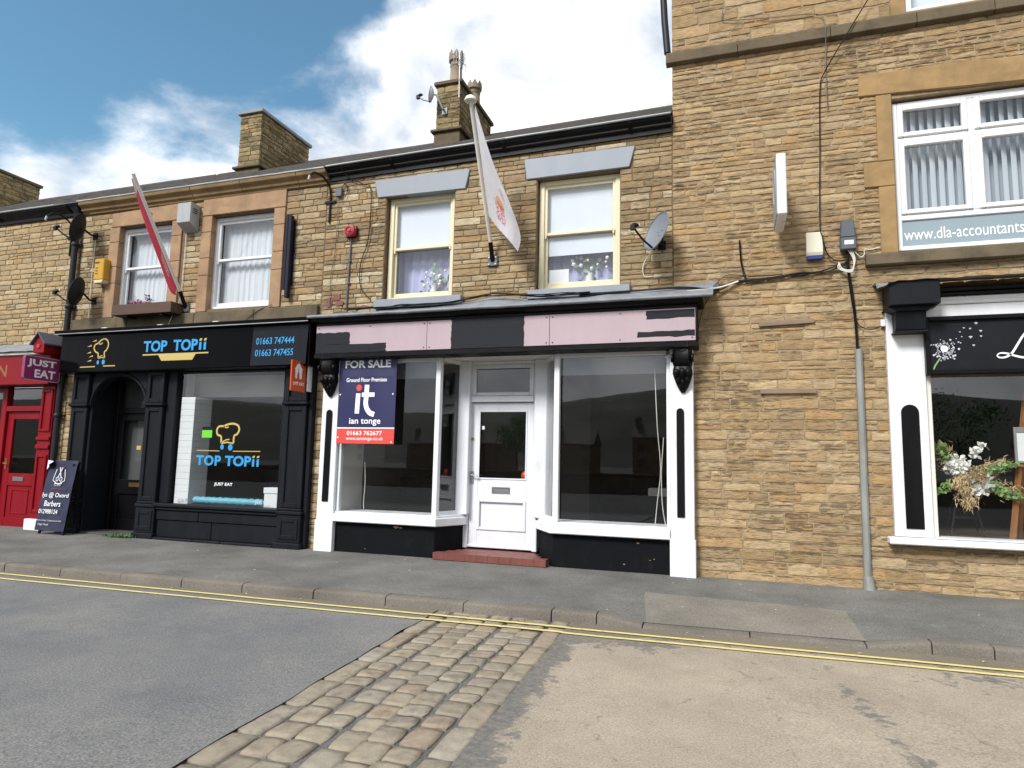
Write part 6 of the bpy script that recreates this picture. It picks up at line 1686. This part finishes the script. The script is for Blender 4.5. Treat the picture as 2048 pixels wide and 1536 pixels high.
def cloth_mat(name, base, marks):
    b = NB(name)
    uv = b.nd('ShaderNodeSeparateXYZ', {0: b.nd('ShaderNodeTexCoord').outputs['UV']})
    u, v = uv.outputs[0], uv.outputs[1]
    c = b.mix(1.0, base, b.ramp(b.noise(b.pos((4, 4, 1)), 6, 4), [(0.3, (0.93,) * 3), (0.7, (1.04,) * 3)]), 'MULTIPLY')
    for (u0, u1, v0, v1, col, kind) in marks:
        box = b.math('MULTIPLY', b.math('MULTIPLY', b.math('GREATER_THAN', u, u0), b.math('LESS_THAN', u, u1)), b.math('MULTIPLY', b.math('GREATER_THAN', v, v0), b.math('LESS_THAN', v, v1)))
        if kind == 'disc':
            du = b.math('DIVIDE', b.math('SUBTRACT', u, (u0 + u1) / 2), (u1 - u0) / 2); dv = b.math('DIVIDE', b.math('SUBTRACT', v, (v0 + v1) / 2), (v1 - v0) / 2)
            box = b.math('LESS_THAN', b.math('ADD', b.math('MULTIPLY', du, du), b.math('MULTIPLY', dv, dv)), 1.0)
        elif kind == 'marks':
            w = b.noise(b.nd('ShaderNodeCombineXYZ', {0: b.math('MULTIPLY', u, 130), 1: b.math('MULTIPLY', v, 18), 2: 0.0}).outputs[0], 1.0, 2, 0.5)
            box = b.math('MULTIPLY', box, b.math('GREATER_THAN', w, 0.50))
        c = b.mix(b.math('MULTIPLY', box, 0.85), c, col)
    d = b.nd('ShaderNodeBsdfDiffuse', {'Color': c}); t = b.nd('ShaderNodeBsdfTranslucent', {'Color': c})
    mxs = b.nd('ShaderNodeMixShader', {0: 0.45, 1: d.outputs[0], 2: t.outputs[0]})
    b.l.new(mxs.outputs[0], b.out.inputs[0])
    return b.m
def bez(ps, t):
    n = len(ps) - 1; i = min(int(t * n), n - 1); f = t * n - i
    a = ps[max(i - 1, 0)]; b_ = ps[i]; c = ps[i + 1]; d = ps[min(i + 2, n)]
    return 0.5 * ((2 * b_) + (-a + c) * f + (2 * a - 5 * b_ + 4 * c - d) * f * f + (-a + 3 * b_ - 3 * c + d) * f ** 3)
def flag(label, hoist, free, mat, fold, seed):
    hoist = [Vector(p) for p in hoist]; free = [Vector(p) for p in free]
    nu, nv = 60, 14
    def fn(u, v):
        h = bez(hoist, u); f = bez(free, u)
        p = h.lerp(f, v)
        s = math.sin(v * 7.5 + u * 3.0 + seed) * fold * v * (0.35 + u) + math.sin(v * 15 - u * 5) * fold * 0.35 * v
        return p + Vector((0.25 * s, -s, -0.02 * math.sin(v * math.pi)))
    m = MB(); m.grid(fn, nu, nv)
    o = m.build('flag', mat, smooth=170, recalc=False)
    uvl = o.data.uv_layers.new(name='UVMap')
    for lp in o.data.loops:
        i = lp.vertex_index
        uvl.data[lp.index].uv = ((i % (nu + 1)) / nu, (i // (nu + 1)) / nv)
    return tag(o, label, 'flag', 'flags hanging from the angled poles')
flagpole('white flagpole with domed cap between the two cream windows', (-3.18, 0, 4.23), (-3.18, -1.01, 6.10), (-3.18, -0.13, 4.47), True)
pl = lambda t: Vector((-3.165, -1.01 * t - 0.0, 4.23 + 1.87 * t)) + Vector((0.02, 0, -0.01))
M['flagw'] = cloth_mat('white_flag_cloth', (0.84, 0.83, 0.88), [(0.60, 0.72, 0.36, 0.60, (0.80, 0.42, 0.10), 'disc'), (0.66, 0.86, 0.30, 0.58, (0.62, 0.05, 0.12), 'marks'), (0.50, 0.58, 0.62, 0.74, (0.70, 0.2, 0.25), 'marks')])
flag('white flag with small red and orange print hanging in a long point', [pl(0.965), pl(0.75), pl(0.5), pl(0.30)], [(-3.12, -0.985, 6.02), (-2.90, -0.90, 5.30), (-2.69, -0.78, 4.76), (-2.585, -0.62, 4.38), (-2.635, -0.56, 4.18)], M['flagw'], 0.05, 0.5)
flagpole('plain flagpole left of the takeaway name sign, carrying the red flag', (-8.637, 0, 3.845), (-8.637, -1.24, 5.66), (-8.637, -0.165, 4.09), False)
ql = lambda t, d=(0, 0, 0): Vector((-8.637, -1.24 * t, 3.845 + 1.815 * t)) + Vector(d)
M['flagr'] = cloth_mat('red_flag_cloth', (0.74, 0.11, 0.16), [(0.0, 0.12, 0.0, 1.0, (0.70, 0.66, 0.66), 'box'), (0.62, 0.80, 0.10, 0.40, (0.75, 0.7, 0.7), 'marks')])
flag('red flag furled close along the left flagpole', [ql(0.99, (-0.02, 0, -0.02)), ql(0.7, (-0.025, 0, -0.02)), ql(0.45, (-0.025, 0, -0.02)), ql(0.17, (-0.025, 0, -0.01))],
     [ql(0.99, (-0.04, 0, -0.05)), ql(0.75, (-0.10, 0.03, -0.13)), ql(0.45, (-0.13, 0.05, -0.17)), ql(0.24, (-0.16, 0.05, -0.17)), ql(0.17, (-0.07, 0.03, -0.13))], M['flagr'], 0.018, 1.4)

# ================================================================== flower box, banner board, weeds
FBX = thing('window_box', 'dark stained timber flower box on the left upper window sill', 'planter', (-9.33, -0.2, 3.72))
m = MB(); m.box(-9.97, -8.69, -0.275, -0.25, 3.72, 3.90); m.box(-9.97, -8.69, -0.05, -0.025, 3.72, 3.90); m.box(-9.97, -9.945, -0.249, -0.051, 3.72, 3.90); m.box(-8.715, -8.69, -0.249, -0.051, 3.72, 3.90); m.box(-9.945, -8.715, -0.249, -0.051, 3.72, 3.735)
m.build('trough', M['timberdark'], FBX, bevel=0.004)
MB().box(-9.94, -8.72, -0.245, -0.055, 3.84, 3.87).build('soil', M['roomfloor'], FBX)
for xx in (-9.7, -8.95): MB().box(xx, xx + 0.05, -0.24, -0.0, 3.69, 3.7195).build('bracket', M['blackplastic'], FBX)
def leaf_quad(m, p, r, rr, ang=None):
    d = Vector((rr.gauss(0, 1), rr.gauss(0, 1), rr.gauss(0, 0.7) + 0.4)).normalized()
    s = d.cross(Vector((rr.random(), rr.random(), rr.random() - 0.3))).normalized()
    p = Vector(p)
    m.add([p, p + d * r * 0.5 + s * r * 0.32, p + d * r, p + d * r * 0.5 - s * r * 0.32], [(0, 1, 2, 3)])
rr = random.Random(11)
for k, (px, n, col, hh) in enumerate(((-9.62, 26, 'pinkflower', 0.06), (-9.50, 30, 'pinkflower', 0.07), (-9.40, 18, 'pinkflower', 0.05), (-9.30, 14, 'purpleflower', 0.15))):
    pt = thing('flowering_plant', ('pale pink flowers at the left of the window box', 'pale pink flowers second from left in the window box', 'pink flowers beside the tall purple one in the window box', 'tall dark purple flower in the window box')[k], 'plant', (px, -0.15, 3.86), 'flowers in the window box')
    m = MB()
    for i in range(24): leaf_quad(m, (px + rr.uniform(-0.05, 0.05), -0.15 + rr.uniform(-0.06, 0.06), 3.865 + rr.uniform(0, hh)), 0.05, rr)
    m.build('foliage', M['leaf'], pt, recalc=False)
    m = MB()
    for i in range(n): m.ball((px + rr.uniform(-0.06, 0.06), -0.16 + rr.uniform(-0.06, 0.06), 3.90 + hh * 0.6 + rr.uniform(0, hh * 0.6)), rr.uniform(0.009, 0.016), 5)
    o = m.build('blossoms', M[col], pt); o['kind'] = 'stuff'

AB = thing('barber_banner_board', 'navy barber advertising board with curled white corner leaning beside the takeaway door', 'sign', (-10.66, -0.35, 0.05))
AT = Matrix.Translation((0, -0.46, 0.05)) @ Matrix.Rotation(R(-8), 4, 'X')
def abp(u, v):
    x = -10.98 + 0.64 * u
    w = 0.010 * math.sin(u * 5 + v * 4) + 0.012 * noise.noise((u * 3, v * 4, 0))
    curl = max(0, 0.16 - (u + (1 - v) * 1.3))
    return (x + curl * 0.9, -0.012 - w * 0.8 - curl * 0.8, 0.06 + 1.16 * v - curl * 0.5)
MB(AT).grid(abp, 24, 30).build('banner', M['board'], AB, smooth=170, recalc=False)
MB(AT).prism_xz([(-10.985, 1.215), (-10.97, 1.06), (-10.86, 1.20)], -0.05, -0.045).build('curled_corner', M['letwhite'], AB)
for sx in (-10.93, -10.40): MB(AT).box(sx, sx + 0.035, 0.02, 0.05, 0.0, 1.2).build('front_leg', M['blackplastic'], AB)
MB(AT).box(-10.93, -10.365, 0.021, 0.049, 1.0, 1.04).build('cross_rail', M['blackplastic'], AB)
for sx in (-10.90, -10.43): MB(Matrix.Translation((0, -0.10, 0.05)) @ Matrix.Rotation(R(10), 4, 'X')).box(sx, sx + 0.03, -0.03, 0.0, 0.0, 1.18).build('rear_leg', M['blackplastic'], AB)
BY = -0.035
lettering('lys @ Oxord', -10.945, -10.365, 0.585, 0.68, BY, M['letwhite'], AB, T=AT, th=0.001)
lettering('Barbers', -10.86, -10.50, 0.455, 0.545, BY, M['letwhite'], AB, T=AT, th=0.001)
lettering('012988124', -10.95, -10.53, 0.335, 0.405, BY, M['letwhite'], AB, T=AT, th=0.001)
lettering('Market Road, Chapel-en-le-Frith', -10.955, -10.40, 0.205, 0.238, BY, M['letgrey'], AB, T=AT, th=0.001)
lettering('High Peak', -10.90, -10.66, 0.135, 0.175, BY, M['letgrey'], AB, T=AT, th=0.001)
lettering('Est 2018', -10.74, -10.60, 0.79, 0.815, BY, M['letgrey'], AB, T=AT, th=0.001)
lettering('gentlemens cuts', -10.80, -10.46, 0.725, 0.755, BY, M['redlet'], AB, T=AT, th=0.001)
for s_ in (-1, 1):
    stroke([(-10.66 + s_ * 0.035, 0.93), (-10.66 + s_ * 0.0, 1.02), (-10.66 - s_ * 0.03, 1.10)], 0.012, BY, M['letwhite'], AB, 'scissor_blade', 0.001, T=AT)
    stroke(disc(-10.66 + s_ * 0.04, 0.905, 0.026, 0.034, 12), 0.009, BY, M['letwhite'], AB, 'scissor_handle', 0.001, T=AT, closed=True)
    stroke([(-10.66 + s_ * 0.09, 1.07), (-10.66 + s_ * 0.12, 0.96), (-10.66 + s_ * 0.13, 0.88), (-10.66 + s_ * 0.05, 0.845)], 0.010, BY, M['letwhite'], AB, 'crest_line', 0.001, T=AT)
stroke([(-10.74, 0.835), (-10.66, 0.825), (-10.58, 0.835)], 0.014, BY, M['letwhite'], AB, 'crest_line', 0.001, T=AT)
poly_mark([(-10.71, 1.10), (-10.66, 1.03), (-10.60, 1.10)], BY + 0.006, M['redlet'], AB, 'crest_mark', 0.001, T=AT)

WD = thing('weed_clump', 'small green weeds growing at the foot of the takeaway pilaster', 'plant', (-9.4, -0.24, 0.04))
rr = random.Random(5)
m = MB()
for k in range(150): leaf_quad(m, (-9.38 + rr.gauss(0, 0.13), -0.24 + rr.uniform(-0.06, 0.06), 0.045 + rr.uniform(0, 0.05)), rr.uniform(0.03, 0.06), rr)
m.build('leaves', M['leaf'], WD, recalc=False)['kind'] = 'stuff'

# ================================================================== things seen through the glass
CP = thing('clad_pillar', 'white plank clad pillar inside the takeaway window', 'pillar', (-8.5, 0.45, 0.6))
for k in range(17):
    z0 = 0.605 + 0.102 * k
    MB().box(-8.58, -8.30, 0.0, 0.38, z0, z0 + 0.099).build('plank', M['card'], CP, bevel=0.004)
MB().box(-8.575, -8.305, 0.005, 0.375, 0.60, 2.34).build('core', M['roomwall'], CP)
m = MB(); m.tube([(-8.25 + 1.33 * i / 24, 0.10 + 0.006 * math.sin(i * 1.7), 0.68 + 0.004 * math.sin(i * 2.3)) for i in range(25)], [0.055 + 0.006 * math.sin(i * 2.9) for i in range(25)], 12)
tag(m.build('wrapped_roll', M['bluefoam'], smooth=60), 'long pale blue wrapped roll lying along the takeaway window sill', 'roll')
t = thing('white_carton', 'white cardboard carton with lid at the right of the takeaway window', 'box', (-6.75, 0.15, 0.6))
MB().box(-6.88, -6.62, 0.06, 0.26, 0.605, 0.83).build('carton', M['card'], t, bevel=0.004); MB().box(-6.89, -6.61, 0.05, 0.27, 0.832, 0.92).build('lid', M['card'], t, bevel=0.004)
m = MB(); m.ball((-2.83, 0.62, 1.20), 0.065, 10, (1, 0.8, 1.1)); m.lathe([(0.05, 0.0), (0.065, 0.03), (0.06, 0.06)], (-2.83, 0.62, 1.10), 12)
tag(m.build('orange_ornament', M['orange'], smooth=60), 'small orange ornament at the bottom right of the white door glass', 'ornament')
def sprig(name, label, x, z, y, n=60):
    t = thing(name, label, 'flowers', (x, y, z - 0.35), 'white flowers behind the cream windows')
    rr = random.Random(int(x * 100) & 255)
    m = MB()
    for k in range(n): leaf_quad(m, (x + rr.gauss(0, 0.13), y + rr.gauss(0, 0.05), z + rr.gauss(0, 0.13)), 0.08, rr)
    m.build('leaves', M['leaf2'], t, recalc=False)['kind'] = 'stuff'
    m = MB()
    for k in range(n // 2): m.ball((x + rr.gauss(0, 0.14), y - 0.03 + rr.gauss(0, 0.04), z + 0.03 + rr.gauss(0, 0.12)), rr.uniform(0.018, 0.035), 6)
    m.build('blossoms', M['blossom'], t)['kind'] = 'stuff'
    m = MB(); m.lathe([(0.05, -0.34), (0.07, -0.25), (0.05, -0.15), (0.06, -0.10)], (x, y, z), 14); m.build('vase', M['card'], t, smooth=50)
sprig('flower_vase', 'white flowers behind the glass of the left cream window', -4.25, 4.12, 0.33, 34)
sprig('flower_vase', 'white flowers behind the glass of the right cream window', -1.85, 4.15, 0.33, 34)

# florist display
SL = thing('display_stool', 'black slatted stool under the dried flowers in the florist window', 'stool', (2.55, 0.45, 0.66))
m = MB(); m.lathe([(0.14, 0.0), (0.15, 0.015), (0.14, 0.03)], (2.55, 0.45, 1.14), 18); m.build('seat', M['blackplastic'], SL, smooth=50)
for (sx, sy) in ((-1, -1), (1, -1), (1, 1), (-1, 1)):
    m = MB(); m.tube([(2.55 + sx * 0.07, 0.45 + sy * 0.05, 1.145), (2.55 + sx * 0.17, 0.45 + sy * 0.11, 0.657)], 0.016, 8); m.build('leg', M['blackplastic'], SL, smooth=60)
m = MB(); m.box(2.42, 2.68, 0.36, 0.375, 0.86, 0.885); m.build('stretcher', M['blackplastic'], SL)
FY = -0.14
FA = thing('dried_flower_arrangement', 'arrangement of dried pampas, white blooms and green leaves in the florist window', 'flowers', (2.55, 0.42, 1.17))
rr = random.Random(23)
def plume(m, a, d, L, w, n):
    a = Vector(a); d = Vector(d).normalized()
    for k in range(n):
        t = rr.random(); p = a + d * L * t + Vector((rr.gauss(0, 1), rr.gauss(0, 1) * 0.6, rr.gauss(0, 1))) * w * (0.35 + 0.65 * math.sin(t * 2.8))
        q = (d + Vector((rr.gauss(0, .5), rr.gauss(0, .4), rr.gauss(0, .5) - 0.15))).normalized() * 0.055
        s = q.cross(Vector((rr.random(), rr.random(), rr.random()))).normalized() * 0.006
        m.add([p - s, p + s, p + q], [(0, 1, 2)])
for (a, d, L, w) in (((2.62, 0.38, 1.32), (0.8, -0.1, 0.55), 0.34, 0.045), ((2.44, 0.42, 1.36), (-0.4, 0, 0.9), 0.34, 0.05), ((2.50, 0.34, 1.28), (0.05, -0.3, -0.9), 0.26, 0.05), ((2.68, 0.38, 1.28), (0.9, -0.2, -0.35), 0.36, 0.045), ((2.46, 0.32, 1.36), (-0.1, -0.3, -0.6), 0.16, 0.05), ((2.58, 0.32, 1.34), (0.1, -0.3, 0.1), 0.12, 0.05)):
    a = (a[0], a[1] + FY, a[2]); m = MB(); plume(m, a, d, L, w, 420); m.build('pampas_plume', M['pampas'], FA, recalc=False)
for (cx_, cz_) in ((2.36, 1.44), (2.39, 1.40), (2.42, 1.47), (2.47, 1.42), (2.66, 1.22), (2.58, 1.17), (2.69, 1.25), (2.45, 1.52), (2.50, 1.46), (2.56, 1.30), (2.64, 1.18), (2.60, 1.22), (2.70, 1.34), (2.66, 1.66), (2.62, 1.60)):
    m = MB()
    for k in range(26):
        p = Vector((cx_ + rr.gauss(0, 0.02), 0.17 + rr.gauss(0, 0.02), cz_ + rr.gauss(0, 0.02))); leaf_quad(m, p, 0.070, rr)
    m.build('white_bloom', M['blossom'], FA, recalc=False)
for (a, d) in (((2.46, 0.36, 1.34), (-0.5, -0.1, 0.9)), ((2.66, 0.34, 1.30), (0.8, -0.2, -0.45)), ((2.60, 0.34, 1.36), (0.6, -0.2, 0.2)), ((2.48, 0.34, 1.28), (-0.7, -0.2, -0.3))):
    m = MB(); a = Vector(a) + Vector((0, FY, 0)); d = Vector(d).normalized()
    for k in range(130):
        leaf_quad(m, a + d * 0.42 * rr.random() + Vector((rr.gauss(0, .02), rr.gauss(0, .02), rr.gauss(0, .02))), 0.055, rr)
    m.build('leafy_stem', M['leaf2'], FA, recalc=False)
m = MB(); m.lathe([(0.06, 0.0), (0.085, 0.06), (0.07, 0.15), (0.075, 0.17)], (2.55, 0.43, 1.172), 16); m.build('pot', M['roomfloor'], FA, smooth=50)
EZ = thing('wooden_easel', 'orange brown wooden easel in the florist window', 'easel', (3.05, 0.3, 0.66))
for (a, b_) in (((3.16, 0.24, 2.30), (2.93, 0.20, 0.657)), ((3.20, 0.24, 2.30), (3.43, 0.20, 0.657)), ((3.18, 0.30, 2.25), (3.18, 0.75, 0.657))):
    m = MB(); m.tube([a, b_], 0.03, 4); m.build('leg', M['easelwood'], EZ)
MB().box(2.95, 3.42, 0.155, 0.20, 1.46, 1.50).build('ledge', M['easelwood'], EZ, bevel=0.004)
PF = thing('framed_notice', 'white notice in a grey frame standing on the wooden easel', 'notice', (3.2, 0.15, 1.5))
frame_mb(MB(), 2.985, 3.40, 1.502, 1.90, 0.135, 0.16, 0.025, 0.025, 0.06).build('frame', M['galv'], PF, bevel=0.004)
MB().box(3.008, 3.378, 0.145, 0.155, 1.525, 1.845).build('paper', M['card'], PF)

# ================================================================== trees across the street, mirrored in the glass
def tree(label, x, y, h, seed):
    rr = random.Random(seed)
    t = thing('street_tree', label, 'tree', (x, y, RZ), 'trees across the street')
    m = MB(); m.tube([(x, y, RZ), (x + 0.05, y, h * 0.3), (x - 0.05, y + 0.1, h * 0.62)], [0.16, 0.12, 0.05], 10)
    for k in range(9):
        a = rr.uniform(0, 6.28); zz = h * rr.uniform(0.28, 0.55)
        m.tube([(x, y, zz), (x + math.cos(a) * h * 0.14, y + math.sin(a) * h * 0.14, zz + h * 0.12), (x + math.cos(a) * h * 0.24, y + math.sin(a) * h * 0.24, zz + h * 0.26)], [0.05, 0.03, 0.012], 6)
    m.build('trunk', M['timberdark'], t, smooth=60)
    m = MB()
    cl_ = [(rr.gauss(0, h * 0.15), rr.gauss(0, h * 0.15), h * rr.uniform(0.42, 0.98), h * rr.uniform(0.07, 0.14)) for k in range(26)]
    for (ax, ay, az, ar) in cl_:
        for k in range(90):
            leaf_quad(m, (x + ax + rr.gauss(0, ar * 0.55), y + ay + rr.gauss(0, ar * 0.55), az + rr.gauss(0, ar * 0.5)), 0.16, rr)
    m.build('crown', M['leaf'], t, recalc=False)
for k, (x, y, h) in enumerate(((7.5, -34, 5.0), (12.5, -36, 5.6), (17.0, -33, 4.6), (-16, -40, 5.2))):
    tree(('bushy tree across the street mirrored at the left of the florist window', 'taller bushy tree across the street mirrored in the florist window', 'smaller tree across the street, far right', 'lone tree across the street mirrored in the takeaway window')[k], x, y, h, 40 + k)

# low wall and hedge on the far side of the road, seen only as reflections
t = thing('boundary_wall', 'dark stone boundary wall across the street, mirrored low in the shop windows', 'wall', (0, -26, RZ))
MB().box(-60, 60, -26.2, -25.8, RZ - 0.05, 0.85).build('wall', M['dress_d'], t)
for k in range(40): MB().box(-60 + 3 * k + 0.01, -57 + 3 * k - 0.01, -26.28, -25.72, 0.851, 0.95).build('coping_stone', M['dress_d'], t)

# grit and small litter gathered along the wall foot and the channel
rr = random.Random(77)
m = MB()
def pebble(x, y, z, r):
    m.add([(x - r, y - r * 0.7, z), (x + r, y - r, z), (x + r * 0.8, y + r, z), (x - r, y + r * 0.9, z), (x + rr.uniform(-.3, .3) * r, y, z + r * 0.9)], [(0, 1, 4), (1, 2, 4), (2, 3, 4), (3, 0, 4)])
for k in range(900):
    x = rr.uniform(-12, 3.6)
    if rr.random() < 0.45:
        y = kerb_y(x) - abs(rr.gauss(0, 0.07)) - 0.01; z = roadz(x, y)
    elif rr.random() < 0.6:
        y = -0.22 - abs(rr.gauss(0, 0.12)); z = pave_z(x, y)
    else:
        y = rr.uniform(kerb_y(x) + 0.2, -0.2); z = pave_z(x, y)
    pebble(x, y, z - 0.001, rr.uniform(0.003, 0.010))
o = m.build('grit', M['kerb'], org=(0, 0, 0), recalc=False); o['kind'] = 'stuff'; o['label'] = 'loose grit scattered along the wall foot and the kerb'
m = MB()
for k in range(46):
    x = rr.uniform(-9, 3.4); y = rr.choice((rr.uniform(-2.1, -0.3), kerb_y(x) - rr.uniform(0.02, 0.2), -0.25 - abs(rr.gauss(0, 0.1))))
    z = (pave_z(x, y) if y > kerb_y(x) else roadz(x, y)) + 0.003
    a = rr.uniform(0, 6.28); r = rr.uniform(0.012, 0.028)
    m.add([(x + r * math.cos(a), y + r * math.sin(a), z), (x - r * .5 * math.sin(a), y + r * .5 * math.cos(a), z + 0.006), (x - r * math.cos(a), y - r * math.sin(a), z + 0.002), (x + r * .5 * math.sin(a), y - r * .5 * math.cos(a), z + 0.004)], [(0, 1, 2, 3)])
o = m.build('fallen_leaves', M['pampas'], org=(0, 0, 0), recalc=False); o['kind'] = 'stuff'; o['label'] = 'small dry leaves and scraps on the pavement and channel'

# terraced houses on the far side of the valley, mirrored small in the glass
for k in range(14):
    hx = -70 + 11.5 * k + rr.uniform(-2, 2); hy = -95 - rr.uniform(0, 30); hw = rr.uniform(6, 9); hh = rr.uniform(4.6, 6.0); hd = 7
    t = thing('far_house', 'small gabled stone house across the valley, mirrored in the shop glass', 'house', (hx, hy, RZ), 'far houses mirrored in the glass')
    wl_ = MB().box(hx - hw / 2, hx + hw / 2, hy - hd, hy, RZ, hh).build('wall', M['mortar_c'] if k % 3 else M['offwhite'], t)
    for q in range(4):
        wx = hx - hw * 0.32 + (q % 2) * hw * 0.64; wz = 1.2 + (q // 2) * 2.3
        MB().box(wx - 0.5, wx + 0.5, hy + 0.001, hy + 0.05, wz, wz + 1.2).build('window', M['roomfloor'], t)
    rf = MB().prism_yz([(hy + 0.3, hh), (hy - hd / 2, hh + 2.4), (hy - hd - 0.3, hh)], hx - hw / 2 - 0.2, hx + hw / 2 + 0.2).build('roof', M['slate'], t)
    MB().box(hx - hw / 2 + 0.1, hx - hw / 2 + 0.9, hy - hd / 2 - 0.5, hy - hd / 2 + 0.5, hh + 1.5, hh + 3.3).build('chimney', M['mortar_c'], rf)

# flaked paint on the black stall risers
for (px, pz, r) in ((-4.52, 0.445, 0.05), (-4.44, 0.44, 0.03), (-1.13, 0.42, 0.022), (-1.30, 0.15, 0.02), (-0.98, 0.22, 0.012), (-0.93, 0.235, 0.014), (-5.0, 0.12, 0.015)):
    q = [(px + r * rr.uniform(0.6, 1.1) * math.cos(a * 0.7), pz + r * 0.4 * rr.uniform(0.5, 1.1) * math.sin(a * 0.7)) for a in range(9)]
    MB().prism_xz(q, -0.0612, -0.0602).build('paint_chip', M['dress_r'], S3)
